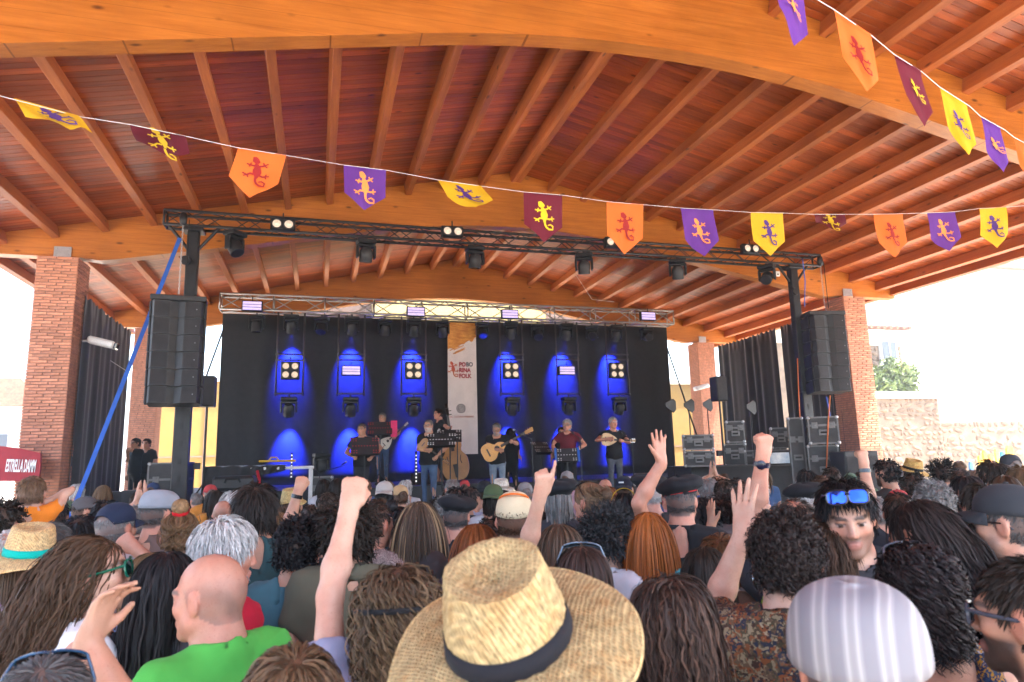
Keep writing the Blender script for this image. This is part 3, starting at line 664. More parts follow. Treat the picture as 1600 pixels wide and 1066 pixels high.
# ================================================================== people: smooth-union bodies extracted with surface nets
F32 = np.float32
def axis(lo, hi, coarse, fine):
    pts = [lo]; x = lo
    while x < hi:
        st = coarse
        for a,b,s in fine:
            if a-s <= x < b: st = min(st, s)
            elif x < a < x+st: st = min(st, max(s, (a-x)))
        x += st; pts.append(x)
    return np.array(pts, F32)
class Field:
    def __init__(s, xs, ys, zs): s.ax = (xs,ys,zs); s.f = np.full((len(xs),len(ys),len(zs)), 1.0, F32)
    def sub(s, lo, hi):
        sl = []
        for a,l,h in zip(s.ax, lo, hi): sl.append(slice(max(0,int(np.searchsorted(a,l))-1), int(np.searchsorted(a,h))+1))
        g = np.meshgrid(*[a[q] for a,q in zip(s.ax, sl)], indexing='ij'); return tuple(sl), g
    def put(s, sl, d, k, op):
        a = s.f[sl]
        if a.size == 0: return
        if op == '-': d = -d; m = np.maximum(a,d); sg = 1
        else: m = np.minimum(a,d); sg = -1
        if k > 0:
            h = np.maximum(k-np.abs(a-d),0)/k; m = m+sg*h*h*k*.25
        s.f[sl] = m
    def cone(s, a, b, r1, r2, k=.02, op='+', fl=None, cut=None):
        """tapered capsule; fl=(axis vector, factor) flattens; cut=(point, normal) keeps the side the normal points away from"""
        a = np.array(a,F32); b = np.array(b,F32); m = max(r1,r2)*(1 if fl is None else max(1,1/fl[1]))+k+.025
        sl, (X,Y,Z) = s.sub(np.minimum(a,b)-m, np.maximum(a,b)+m)
        px,py,pz = X-a[0],Y-a[1],Z-a[2]; ba = b-a; L2 = float(ba@ba)+1e-9
        t = np.clip((px*ba[0]+py*ba[1]+pz*ba[2])/L2, 0, 1); qx,qy,qz = px-t*ba[0],py-t*ba[1],pz-t*ba[2]
        if fl is not None:
            n = np.array(fl[0],F32); n /= np.linalg.norm(n); c = (qx*n[0]+qy*n[1]+qz*n[2])*(1/fl[1]-1); qx,qy,qz = qx+c*n[0],qy+c*n[1],qz+c*n[2]
        d = np.sqrt(qx*qx+qy*qy+qz*qz)-(r1+(r2-r1)*t)
        if fl is not None: d = d*min(1,fl[1])
        if cut is not None:
            c,n = np.array(cut[0],F32), np.array(cut[1],F32); d = np.maximum(d, (X-c[0])*n[0]+(Y-c[1])*n[1]+(Z-c[2])*n[2])
        s.put(sl, d.astype(F32), k, op)
    def ell(s, c, r, k=.02, op='+', rot=None, cut=None):
        c = np.array(c,F32); r = np.array(r,F32); m = float(r.max())+k+.025
        sl, (X,Y,Z) = s.sub(c-m, c+m); p = [X-c[0],Y-c[1],Z-c[2]]
        if rot is not None:
            Rm = np.array(rot,F32).T; p = [Rm[i,0]*p[0]+Rm[i,1]*p[1]+Rm[i,2]*p[2] for i in range(3)]
        k0 = np.sqrt((p[0]/r[0])**2+(p[1]/r[1])**2+(p[2]/r[2])**2); k1 = np.sqrt((p[0]/r[0]**2)**2+(p[1]/r[1]**2)**2+(p[2]/r[2]**2)**2)+1e-6
        d = k0*(k0-1)/k1
        if cut is not None:
            cc,n = np.array(cut[0],F32), np.array(cut[1],F32); d = np.maximum(d, (X-cc[0])*n[0]+(Y-cc[1])*n[1]+(Z-cc[2])*n[2])
        s.put(sl, d.astype(F32), k, op)
    def extract(s, smooth=1):
        f = s.f; xs,ys,zs = s.ax; nx,ny,nz = f.shape; sg = f < 0
        c = np.zeros((nx-1,ny-1,nz-1), np.int8)
        for i in (0,1):
            for j in (0,1):
                for k in (0,1): c += sg[i:nx-1+i, j:ny-1+j, k:nz-1+k]
        act = (c > 0) & (c < 8); I = np.argwhere(act); n = len(I); idx = -np.ones(act.shape, np.int32); idx[act] = np.arange(n)
        cor = np.array([(i,j,k) for i in (0,1) for j in (0,1) for k in (0,1)])
        val = np.stack([f[I[:,0]+q[0], I[:,1]+q[1], I[:,2]+q[2]] for q in cor], 1)
        pos = np.stack([np.stack([xs[I[:,0]+q[0]], ys[I[:,1]+q[1]], zs[I[:,2]+q[2]]], 1) for q in cor], 1)
        acc = np.zeros((n,3), np.float64); cnt = np.zeros(n)
        for a in range(8):
            for b in range(a+1,8):
                if np.abs(cor[a]-cor[b]).sum() != 1: continue
                va,vb = val[:,a],val[:,b]; m = (va<0) != (vb<0); t = np.where(m, va/(va-vb+1e-12), 0)
                acc[m] += (pos[m,a]+(pos[m,b]-pos[m,a])*t[m,None]); cnt += m
        V = acc/cnt[:,None]; Q = []
        for ax in range(3):
            s0 = [slice(1,-1)]*3; s0[ax] = slice(0,-1); s1 = list(s0); s1[ax] = slice(1,None)
            A,B = sg[tuple(s0)], sg[tuple(s1)]; E = np.argwhere(A != B)
            if not len(E): continue
            off = np.array([1,1,1]); off[ax] = 0; E = E+off; inside = sg[E[:,0],E[:,1],E[:,2]]
            u,v = [(1,2),(2,0),(0,1)][ax]; ds = []
            for du,dv in ((1,1),(0,1),(0,0),(1,0)):
                C = E.copy(); C[:,u] -= du; C[:,v] -= dv; ds.append(idx[C[:,0],C[:,1],C[:,2]])
            q = np.stack(ds,1); q[~inside] = q[~inside][:,::-1]; Q.append(q)
        Q = np.concatenate(Q); Q = Q[(Q>=0).all(1)]
        if smooth:
            for _ in range(smooth):
                S = np.zeros_like(V); C = np.zeros(len(V))
                for a,b in ((0,1),(1,2),(2,3),(3,0)):
                    np.add.at(S, Q[:,a], V[Q[:,b]]); np.add.at(S, Q[:,b], V[Q[:,a]]); np.add.at(C, Q[:,a], 1); np.add.at(C, Q[:,b], 1)
                V = V*.5+S/np.maximum(C,1)[:,None]*.5
        return V, Q
def np_mesh(name, V, Q, mtl, col=None, smooth=True):
    me = bpy.data.meshes.new(name); n = len(V); m = len(Q); k = Q.shape[1]
    me.vertices.add(n); me.vertices.foreach_set('co', np.ascontiguousarray(V, np.float32).ravel())
    me.loops.add(m*k); me.loops.foreach_set('vertex_index', np.ascontiguousarray(Q, np.int32).ravel())
    me.polygons.add(m); me.polygons.foreach_set('loop_start', np.arange(0,m*k,k,dtype=np.int32))
    try: me.polygons.foreach_set('loop_total', np.full(m,k,np.int32))
    except Exception: pass
    if smooth: me.polygons.foreach_set('use_smooth', np.ones(m,bool))
    if col is not None:
        at = me.attributes.new('Col','FLOAT_COLOR','POINT'); c = np.ones((n,4),np.float32); c[:,:3] = col; at.data.foreach_set('color', c.ravel())
    if mtl is not None: me.materials.append(mtl)
    me.update(calc_edges=True); return me
def vnormals(V, Q):
    n = np.cross(V[Q[:,2]]-V[Q[:,0]], V[Q[:,3]]-V[Q[:,1]]); N = np.zeros_like(V)
    for i in range(4): np.add.at(N, Q[:,i], n)
    return N/(np.linalg.norm(N,axis=1)[:,None]+1e-12)
def colmat(name, rough, spec=.5, bump=0, bscale=200, sss=0, noise=.1, nscale=40, sheen=0, stretch=None):
    """material coloured by the mesh's own 'Col' attribute times the object colour"""
    m = bpy.data.materials.new(name); t, b = nodes(m); L = t.links.new; N = t.nodes.new
    at = N('ShaderNodeAttribute'); at.attribute_name = 'Col'; oi = N('ShaderNodeObjectInfo'); mx = N('ShaderNodeMix'); mx.data_type = 'RGBA'; mx.blend_type = 'MULTIPLY'; mx.inputs['Factor'].default_value = 1
    L(at.outputs['Color'], mx.inputs[6]); L(oi.outputs['Color'], mx.inputs[7])
    tc = N('ShaderNodeTexCoord'); mp = N('ShaderNodeMapping'); L(tc.outputs['Object'], mp.inputs['Vector'])
    if stretch: mp.inputs['Scale'].default_value = stretch
    nz = N('ShaderNodeTexNoise'); nz.inputs['Scale'].default_value = nscale; nz.inputs['Detail'].default_value = 4; L(mp.outputs[0], nz.inputs['Vector'])
    mr = N('ShaderNodeMapRange'); mr.inputs['From Min'].default_value = .3; mr.inputs['From Max'].default_value = .7; mr.inputs['To Min'].default_value = 1-noise; mr.inputs['To Max'].default_value = 1+noise
    L(nz.outputs['Fac'], mr.inputs['Value']); hs = N('ShaderNodeHueSaturation'); L(mr.outputs[0], hs.inputs['Value']); L(mx.outputs[2], hs.inputs['Color']); L(hs.outputs[0], b.inputs['Base Color'])
    b.inputs['Roughness'].default_value = rough; b.inputs['Specular IOR Level'].default_value = spec
    if sheen: b.inputs['Sheen Weight'].default_value = sheen
    if sss:
        b.inputs['Subsurface Weight'].default_value = sss; b.inputs['Subsurface Radius'].default_value = (.012,.005,.003); b.inputs['Subsurface Scale'].default_value = 1
    if bump:
        n2 = N('ShaderNodeTexNoise'); n2.inputs['Scale'].default_value = bscale; n2.inputs['Detail'].default_value = 3; L(mp.outputs[0], n2.inputs['Vector'])
        bp = N('ShaderNodeBump'); bp.inputs['Strength'].default_value = bump; bp.inputs['Distance'].default_value = .004; L(n2.outputs['Fac'], bp.inputs['Height']); L(bp.outputs[0], b.inputs['Normal'])
    return m
M['skin'] = colmat('skin', .5, .42, .22, 260, .0, .09, 22)
def _blotch(m):
    """uneven redness, freckles and shine of real skin"""
    t = m.node_tree; L = t.links.new; N = t.nodes.new; b = t.nodes['Principled BSDF']; src = b.inputs['Base Color'].links[0].from_socket; tc = N('ShaderNodeTexCoord')
    def nz(sc, d): n = N('ShaderNodeTexNoise'); n.inputs['Scale'].default_value = sc; n.inputs['Detail'].default_value = d; L(tc.outputs['Object'], n.inputs['Vector']); return n
    n1, n2 = nz(16,3), nz(190,2); r1 = N('ShaderNodeMapRange'); r1.inputs['From Min'].default_value = .42; r1.inputs['From Max'].default_value = .68; r1.inputs['To Max'].default_value = .55; L(n1.outputs['Fac'], r1.inputs['Value'])
    m1 = N('ShaderNodeMix'); m1.data_type = 'RGBA'; m1.blend_type = 'MULTIPLY'; L(r1.outputs[0], m1.inputs['Factor']); L(src, m1.inputs[6]); m1.inputs[7].default_value = (1.0,.72,.66,1)
    r2 = N('ShaderNodeMapRange'); r2.inputs['From Min'].default_value = .60; r2.inputs['From Max'].default_value = .72; r2.inputs['To Max'].default_value = .45; L(n2.outputs['Fac'], r2.inputs['Value'])
    m2 = N('ShaderNodeMix'); m2.data_type = 'RGBA'; m2.blend_type = 'MULTIPLY'; L(r2.outputs[0], m2.inputs['Factor']); L(m1.outputs[2], m2.inputs[6]); m2.inputs[7].default_value = (.72,.58,.50,1); L(m2.outputs[2], b.inputs['Base Color'])
    r3 = N('ShaderNodeMapRange'); r3.inputs['To Min'].default_value = .36; r3.inputs['To Max'].default_value = .66; L(n1.outputs['Fac'], r3.inputs['Value']); L(r3.outputs[0], b.inputs['Roughness'])
_blotch(M['skin'])
M['hair'] = colmat('hair_strands', .58, .22, 0, noise=.12, nscale=60)
M['cloth'] = colmat('cloth', .85, .2, .25, 350, 0, .08, 14, .03)
M['straw'] = colmat('straw', .75, .25, .0, 330, 0, .24, 90)
def _weave(m):
    t = m.node_tree; L = t.links.new; N = t.nodes.new; b = t.nodes['Principled BSDF']; src = b.inputs['Base Color'].links[0].from_socket; tc = N('ShaderNodeTexCoord'); ws = []
    for rot in ((.3,.5,.6),(-.4,.3,-.8)):
        mp = N('ShaderNodeMapping'); mp.inputs['Rotation'].default_value = rot; L(tc.outputs['Object'], mp.inputs['Vector']); w = N('ShaderNodeTexWave'); w.inputs['Scale'].default_value = 48; w.inputs['Distortion'].default_value = 2.5; w.inputs['Detail'].default_value = 2; L(mp.outputs[0], w.inputs['Vector']); ws.append(w)
    mx = N('ShaderNodeMath'); mx.operation = 'MAXIMUM'; L(ws[0].outputs['Fac'], mx.inputs[0]); L(ws[1].outputs['Fac'], mx.inputs[1])
    rr = N('ShaderNodeMapRange'); rr.inputs['To Min'].default_value = .62; rr.inputs['To Max'].default_value = 1.1; L(mx.outputs[0], rr.inputs['Value']); h = N('ShaderNodeHueSaturation'); L(rr.outputs[0], h.inputs['Value']); L(src, h.inputs['Color'])
    n = N('ShaderNodeTexNoise'); n.inputs['Scale'].default_value = 26; n.inputs['Detail'].default_value = 4; L(tc.outputs['Object'], n.inputs['Vector']); r2 = N('ShaderNodeMapRange'); r2.inputs['From Min'].default_value = .5; r2.inputs['From Max'].default_value = .7; r2.inputs['To Max'].default_value = .55; L(n.outputs['Fac'], r2.inputs['Value'])
    m2 = N('ShaderNodeMix'); m2.data_type = 'RGBA'; m2.blend_type = 'MULTIPLY'; L(r2.outputs[0], m2.inputs['Factor']); L(h.outputs[0], m2.inputs[6]); m2.inputs[7].default_value = (.78,.55,.36,1); L(m2.outputs[2], b.inputs['Base Color'])
    bp = N('ShaderNodeBump'); bp.inputs['Strength'].default_value = .7; bp.inputs['Distance'].default_value = .003; L(mx.outputs[0], bp.inputs['Height']); L(bp.outputs[0], b.inputs['Normal'])
_weave(M['straw'])
M['gloss'] = colmat('glossy_plastic', .15, .6)
M['jeans'] = colmat('denim', .8, .2, .2, 300, 0, .22, 9)
WHT = (1,1,1)
# ---- head drawn in its own space (face +Y, centre between the ears)
def head_prims(Fd, T, hi, fem=0, ears=True, nose=1.0, jaw=1.0, fat=0):
    Rm = np.array(T.to_3x3().normalized()); s = T.to_scale()[0]
    P = lambda x,y,z: np.array(T @ Vector((x,y,z)))
    def E(c, r, k, op='+', rot=None): Fd.ell(P(*c), np.array(r)*s, k*s, op, Rm if rot is None else Rm @ np.array(rot))
    def C(a, b, r1, r2, k, op='+'): Fd.cone(P(*a), P(*b), r1*s, r2*s, k*s, op)
    E((0,-.014,.034), (.0765,.097,.086), .0)
    E((0,-.03,.0), (.070,.080,.075), .03)
    E((0,.026,-.03), (.062+.004*fat,.066,.080), .03)
    jw = (.050-.006*fem)*jaw+.006*fat
    for q in (-1,1):
        C((q*jw,.012,-.062), (q*.012,.072,-.100), .020+.006*fat, .017, .03)
        E((q*.043,.056,-.022), (.022+.004*fat,.024,.024), .02)
    E((0,.074,-.099), (.021,.017,.016), .018)
    C((-.034,.083,.020), (.034,.083,.020), .0115-.003*fem, .0115-.003*fem, .018)
    if hi:
        for q in (-1,1): E((q*.032,.099,-.001), (.017,.015,.012), .014, '-')
        for q in (-1,1): E((q*.032,.0765,-.001), (.0145,.0135,.0135), .004)
    C((0,.090,.010), (0,.108*1.0+.004*(nose-1),-.030), .0085, .0115*nose, .012)
    for q in (-1,1): E((q*.0115,.099,-.036), (.0085,.010,.008), .007)
    E((0,.091,-.064), (.025,.012,.0072), .008); E((0,.090,-.075), (.022,.012,.0080), .008)
    if hi: C((-.023,.104,-.069), (.023,.104,-.069), .0022, .0022, .006, '-')
    if ears:
        for q in (-1,1):
            rt = np.array(Matrix.Rotation(q*R(22),3,'Z') @ Matrix.Rotation(R(-10),3,'X'))
            E((q*.0815,-.008,-.008), (.0085,.021,.033), .010, '+', rt)
            if hi: E((q*.0905,-.001,-.004), (.007,.011,.018), .006, '-', rt)
    C((0,-.022,-.045), (0,-.034,-.17), .056-.007*fem+.006*fat, .060-.010*fem+.008*fat, .03)
def hairline(az):   # lowest hair height as a function of angle from the back of the head
    return np.interp(np.abs(az), [0,.7,1.25,1.5,1.75,2.0,2.35,2.75,3.15], [-.072,-.068,-.045,.0,-.012,.030,.062,.074,.078])
def paint_head(V, Tinv, skin, hair, beard=None, bald=0, lip=(.42,.13,.11), scalp=.85, brow=None, shirtless=None):
    """actual colours of skin, lips, eyes, brows, stubble per vertex"""
    n = len(V); col = np.tile(np.array(skin), (n,1)); Mt = np.array(Tinv); p = V @ Mt[:3,:3].T+Mt[:3,3]; x,y,z = p.T
    near = (np.abs(x)<.1)&(np.abs(y)<.14)&(z>-.16)&(z<.14)
    def mix(mask, c, a):
        a = (mask*a)[:,None]; return col*(1-a)+np.array(c)*a
    bl = lambda d: np.clip(d,0,1)
    col = mix(near, (skin[0]*1.05,skin[1]*.72,skin[2]*.66), bl(1-np.sqrt(((np.abs(x)-.042)/.03)**2+((y-.075)/.05)**2+((z+.03)/.03)**2))*.6)
    col = mix(near, (skin[0]*1.05,skin[1]*.70,skin[2]*.64), bl(1.3-np.sqrt((x/.02)**2+((y-.108)/.03)**2+((z+.03)/.02)**2))*.6)
    col = mix(near&(np.abs(x)>.074), (skin[0]*1.02,skin[1]*.68,skin[2]*.62), bl(1.4-np.sqrt((y/.03)**2+((z+.008)/.04)**2))*.6)
    hc = np.array(hair)
    if beard is not None:
        m = bl((-.030-z+.25*np.maximum(.06-y,0)*0)/.015)*bl((y+.005)/.02)*bl((z+.135)/.02); m = m*(1-bl(1.2-np.sqrt((x/.022)**2+((z+.070)/.011)**2))*bl((y-.07)/.01))
        col = mix(near, beard[:3], m*beard[3])
        col = mix(near&(y>.085), beard[:3], bl(1.3-np.sqrt((x/.032)**2+((z+.052)/.008)**2))*beard[3])
    col = mix(near&(y>.075), lip, bl(1.5-np.sqrt((x/.024)**2+((z+.069)/.012)**2))*.75)
    for q in (-1,1):
        e = np.sqrt(((x-q*.032)/.015)**2+((z+.002)/.0036)**2); col = mix(near&(y>.06), (.40,.34,.31), bl((1.15-e)*4))
        e = np.sqrt(((x-q*.032)/.0075)**2+((z+.002)/.0052)**2); col = mix(near&(y>.06), (.03,.018,.012), bl((1.25-e)*4))
        e = np.sqrt(((x-q*.032)/.017)**2+((z-.0045)/.0030)**2); col = mix(near&(y>.06), hc*.5+.01, bl((1.2-e)*3)*.8)
        b = np.sqrt(((x-q*.033)/.024)**2+((z-.0245+.15*(np.abs(x)-.033)**2/.02)/.0062)**2); col = mix(near&(y>.05), brow if brow is not None else hc, bl((1.25-b)*3)*.85)
    az = np.arctan2(x, -y); hl = (z > hairline(az)-.004)&near&(np.abs(x)<.0795+.0*z)
    if bald < 2:
        a = np.full(n, scalp)
        if bald: a = a*np.where((z>.055)&(y>-.085), .08, .75)
        col = mix(hl, hc*.7, a)
    elif bald == 2:
        a = .06+.42*np.clip((.062-z-.35*np.maximum(y+.02,0))/.05,0,1)+.10*np.sin(x*90+z*70)*np.clip((.06-z)/.05,0,1); col = mix(hl, hc, np.clip(a,0,.55))
    return np.clip(col,0,1)
# ---- skeleton
def ik(S, T, l1, l2, pole):
    S = Vector(S); T = Vector(T); d = T-S; L = min(d.length, (l1+l2)*.995); dn = d.normalized(); T = S+dn*L
    a = (l1*l1-l2*l2+L*L)/(2*L); hgt = math.sqrt(max(l1*l1-a*a, 1e-6)); p = Vector(pole); p = (p-dn*p.dot(dn)).normalized(); return S+dn*a+p*hgt, T
def hand_prims(Fd, W, d, n, kind, s=1.0, right=True, hi=True):
    """W wrist, d finger direction, n palm normal; returns tip"""
    W = Vector(W); d = Vector(d).normalized(); n = Vector(n); n = (n-d*n.dot(d)).normalized(); sd = d.cross(n)*(1 if right else -1)   # sd = thumb side
    V3 = lambda a,b,c: np.array(W+(d*a+sd*b+n*c)*s)
    Fd.cone(V3(-.02,0,0), V3(.02,0,0), .026*s, .026*s, .015, '+', (np.array(n), .75))
    Fd.cone(V3(.025,.012,0), V3(.080,.026,0), .022*s, .0155*s, .012, '+', (np.array(n), .72))
    Fd.cone(V3(.025,-.010,0), V3(.076,-.024,0), .022*s, .0145*s, .012, '+', (np.array(n), .72))
    Fd.cone(V3(.03,0,0), V3(.082,.004,0), .022*s, .016*s, .012, '+', (np.array(n), .75))
    curl = {'open':(.04,.06,.04),'relaxed':(.35,.5,.3),'fist':(1.45,1.7,1.0),'grip':(1.0,1.1,.7),'point':(1.3,1.6,1.0)}[kind]; k = .004 if hi else .008
    for i,(b,L,r,spr) in enumerate([(.030,.076,.0094,.20),(.010,.084,.0096,.06),(-.011,.078,.0092,-.08),(-.030,.060,.0082,-.24)]):
        cu = curl if not (kind == 'point' and i == 0) else (.1,.15,.1)
        if kind != 'open': spr *= .25
        p = W+(d*(.086-.006*abs(i-1.2))+sd*b)*s; dr = (d*math.cos(spr)+sd*math.sin(spr)).normalized(); a = 0
        for j,(fr,c) in enumerate(zip((.44,.31,.25), cu)):
            a += c; dd = dr*math.cos(a)+n*math.sin(a); q = p+dd*L*fr*s; r1 = r*s*(1-.1*j); Fd.cone(np.array(p), np.array(q), r1, r1*.93, k); p = q
    tb = V3(.022,.028,.006); m1 = V3(.058,.056,.014) if kind in ('open','relaxed') else V3(.062,.044,.026); t1 = V3(.092,.078,.016) if kind == 'open' else V3(.092,.055,.03) if kind == 'relaxed' else V3(.082,.012,.044)
    Fd.cone(tb, m1, .0145*s, .0112*s, .012); Fd.cone(m1, t1, .0112*s, .0090*s, k)
def make_body(sp):
    """sp: dict of proportions and pose -> meshes dict + head transform"""
    h = sp.get('h',1.72); s = h/1.72; fem = sp.get('fem',0); bd = sp.get('girth',1.0); hi = sp.get('hi',False); fat = sp.get('fat',0)
    Z = lambda *v: Vector(v)*s
    shw = (.182-.022*fem)*s*(.9+.1*bd); SL, SR = Vector((-shw,-.012*s,1.395*s)), Vector((shw,-.012*s,1.395*s))
    hp, hy, hr = sp.get('head',(0,0,0))            # pitch (down +), yaw (left +), roll
    lean = sp.get('lean',0)
    hc = Z(0,.022,1.602)
    T = Matrix.Translation(Z(0,-.015,1.475)) @ Matrix.Rotation(hy,4,'Z') @ Matrix.Rotation(-hp,4,'X') @ Matrix.Rotation(hr,4,'Y') @ Matrix.Translation(Z(0,.035,.127)) @ Matrix.Scale(s**.5*sp.get('hs',1.0),4)
    hcw = T.translation
    arms = {}
    for side,S in (('L',SL),('R',SR)):
        q = -1 if side == 'L' else 1; a = sp.get('arm'+side, 'down'); l1,l2 = .285*s,.25*s
        if a == 'down': E_, W_ = S+Z(q*.055,-.02,-.28), S+Z(q*.075,.03,-.525); d,n,kd = (0,.12,-1),(-q,0,0),'relaxed'
        elif a == 'clap': W_ = Z(q*.030,.30,1.42); E_,W_ = ik(S,W_,l1,l2,(q*.7,0,-1)); d,n,kd = (-q*.05,.35,1),(-q,0,0),'open'
        elif a == 'claphigh': W_ = Z(q*.028,.22,1.72); E_,W_ = ik(S,W_,l1,l2,(q*1,.1,-.2)); d,n,kd = (-q*.05,.2,1),(-q,0,0),'open'
        else:
            W_ = Vector(a['w']); E_,W_ = ik(S,W_,l1,l2,a.get('pole',(q*1,0,-.5))); d = a.get('d', tuple(W_-E_)); n = a.get('n',(-q,0,0)); kd = a.get('hand','fist')
        arms[side] = (S,E_,W_,d,n,kd)
    lo = [min(p[i] for A in arms.values() for p in A[:3])-.16*s for i in range(3)]; hi_ = [max(p[i] for A in arms.values() for p in A[:3])+.2*s for i in range(3)]
    lo = [min(lo[0],-.27*s), min(lo[1],-.2*s), -.01]; hi_ = [max(hi_[0],.27*s), max(hi_[1],.3*s), max(hi_[2], hcw.z+.16)]
    far = sp.get('far',0); fs, cs = ((.0060,.036) if abs(sp.get('yawv',0)) > 30 else (.0085,.036)) if hi else ((.0118,.052),(.016,.065))[far]
    fine = [[(hcw[i]-e0,hcw[i]+e1,fs)] for i,(e0,e1) in enumerate(((.105,.105),(.135,.135),(.15,.135)))]
    for side in 'LR':
        S,E_,W_,d,n,kd = arms[side]; dd = Vector(d).normalized(); c = W_+dd*.07*s
        if sp.get('hands', False) or sp.get('hand'+side, False):
            for i in range(3): fine[i].append((c[i]-.115*s, c[i]+.115*s, .0066 if hi else (.0090,.0125)[far]))
    axs = [axis(lo[i],hi_[i],cs,fine[i]) for i in range(3)]
    def torso(Fd, inf, k=.06):
        w = bd
        Fd.ell(Z(0,.004,1.26), (np.array((.160*w-.010*fem,.108*w,.175))+inf)*s, k)
        Fd.cone(Z(-.135+.015*fem,-.012,1.378), Z(.135-.015*fem,-.012,1.378), (.058+inf)*s, (.058+inf)*s, k)
        Fd.ell(Z(0,.008+.02*fat,1.07), (np.array((.140*w-.014*fem,.100*w+.03*fat,.15))+inf)*s, k)
        Fd.ell(Z(0,-.008,.93), (np.array((.162*w+.004*fem,.112*w,.11))+inf)*s, k)
        for q in (-1,1): Fd.cone(Z(q*.03,-.026,1.465), Z(q*.145,-.014,1.395), (.040+inf)*s, (.048+inf)*s, .05)
        if fem:
            for q in (-1,1): Fd.ell(Z(q*.072,.095,1.235), (np.array((.062,.055,.060))+inf)*s, .04)
    def legs(Fd, inf, k=.03):
        for q in (-1,1):
            hipj,kn,an = Z(q*.088,-.005,.90), Z(q*.098,.012,.49), Z(q*.10,-.022,.085)
            if 'leg' in sp: kn,an = [Vector(v)*s for v in sp['leg'][0 if q<0 else 1]]
            Fd.cone(hipj, kn, (.082+inf)*s, (.054+inf)*s, k); Fd.cone(kn, an, (.052+inf)*s, (.036+inf)*s, k)
            if inf <= 0: Fd.cone(an+Z(0,-.02,-.045), an+Z(q*.012,.15,-.055), .036*s, .028*s, .02)
    out = {'T':T, 'arms':arms, 's':s}
    Fd = Field(*axs)
    head_prims(Fd, T, hi, fem, True, sp.get('nose',1.0), sp.get('jaw',1.0), fat)
    torso(Fd, -.012); legs(Fd, -.008)
    nb = Z(0,-.02,1.44); Fd.cone(np.array(nb), np.array(T @ Vector((0,-.03,-.10))), .058*s*(1-.12*fem)+.006*fat, .054*s*(1-.12*fem)+.006*fat, .035)
    gi = (1+.25*(bd-1))*(1-.12*fem)
    for side in 'LR':
        S,E_,W_,d,n,kd = arms[side]; M_ = S+(E_-S)*.45; f1 = E_+(W_-E_)*.3
        Fd.cone(S, M_, .050*s*gi, .046*s*gi, .04); Fd.cone(M_, E_, .046*s*gi, .036*s*gi, .02); Fd.cone(E_, f1, .037*s*gi, .041*s*gi, .02); Fd.cone(f1, W_, .041*s*gi, .0265*s*gi, .02)
        hand_prims(Fd, W_, d, n, kd, s*(1-.08*fem)*1.02, side == 'R', hi)
    V,Q = Fd.extract(1)
    col = paint_head(V, T.inverted(), sp.get('skin',(.50,.27,.18)), sp.get('haircol',(.05,.03,.02)), sp.get('beard'), sp.get('bald',0), sp.get('lip',(.42,.15,.12)), sp.get('scalp',.85), sp.get('brow'))
    out['body'] = (V,Q,col)
    # clothing
    if sp.get('top',True):
        ax2 = [axis(lo[i],hi_[i],(.017 if hi else (.034,.046)[far]),[] if i<2 else [(1.36*s,1.50*s,.010 if hi else (.018,.03)[far])]) for i in range(3)]; Fd = Field(*ax2); inf = sp.get('loose',.010); torso(Fd, inf, .07)
        hem = sp.get('hem',.86); Fd.cone(Z(0,0,1.1), Z(0,0,hem), (.150*bd+inf)*s, (.165*bd+inf+.012)*s, .06, '+', ((0,1,0),.74))
        sl = sp.get('sleeve',.62)
        for side in 'LR':
            S,E_,W_,d,n,kd = arms[side]
            if sl > 1:
                fr = S+(E_-S); Fd.cone(S, E_, (.058+inf)*s*gi, (.046+inf)*s*gi, .05); en = E_+(W_-E_)*(sl-1); Fd.cone(E_, en+(W_-E_)*.1, (.046+inf)*s*gi, (.036+inf)*s*gi, .02, '+', None, (en,(W_-E_).normalized()))
            elif sl > 0:
                en = S+(E_-S)*sl; Fd.cone(S, S+(E_-S)*(sl+.25), (.060+inf)*s*gi, (.058+inf)*s*gi, .05, '+', None, (en,(E_-S).normalized()))
        hb = -(Fd.ax[2]-hem*s); Fd.f = np.maximum(Fd.f, hb[None,None,:])
        nr = .058*s*(1-.12*fem)+.007*fat; nt = np.array(T @ Vector((0,-.03,-.10))); nb_ = np.array(nb); ntx = nb_+(nt-nb_)*1.6
        if sp.get('tank') is None and not sp.get('scoop'):
            pn = np.array((0,.42,1.)); pn /= np.linalg.norm(pn); Fd.cone(nb_, ntx, nr+.024*s, nr+.020*s, .03, '+', None, (np.array(Z(0,-.06,1.482)), pn))
        Fd.cone(nb_-np.array((0,0,.1)), ntx, nr+.013*s, nr+.011*s, .006, '-')
        if sp.get('scoop'): Fd.ell(Z(0,.10,1.44), np.array((.085,.10,.10))*s, .02, '-'); Fd.ell(Z(0,-.05,1.50), np.array((.095,.09,.075))*s, .02, '-')
        if sp.get('tank'):     # sleeveless, scooped back
            for q in (-1,1): Fd.ell(Z(q*.235,-.0,1.40), np.array((.105,.14,.13))*s, .02, '-')
            Fd.ell(Z(0,-.12,1.46), np.array((.10,.10,.13))*s, .02, '-'); Fd.ell(Z(0,.12,1.46), np.array((.09,.10,.12))*s, .02, '-')
        V,Q = Fd.extract(2); N = vnormals(V,Q); r = np.random.RandomState(sp.get('seed',1)); w_ = np.zeros(len(V))
        for _ in range(8):
            kv = r.normal(0,1,3)*np.array((20,20,9))*(.6+r.rand()); w_ += np.sin(V@kv+r.rand()*6)*r.rand()
        for _ in range(7):      # sharper pulled folds
            kv = r.normal(0,1,3)*np.array((34,34,22)); b_ = np.sin(V@kv+2.2*np.sin(V@(r.normal(0,1,3)*9)+r.rand()*6)+r.rand()*6); w_ += (np.abs(b_)**3)*np.clip(np.sin(V@(r.normal(0,1,3)*8)+r.rand()*6)*1.6,0,1)*2.2*r.rand()
        V = V+N*((w_-1)*(.0034 if hi else .0026))[:,None]; out['top'] = (V,Q)
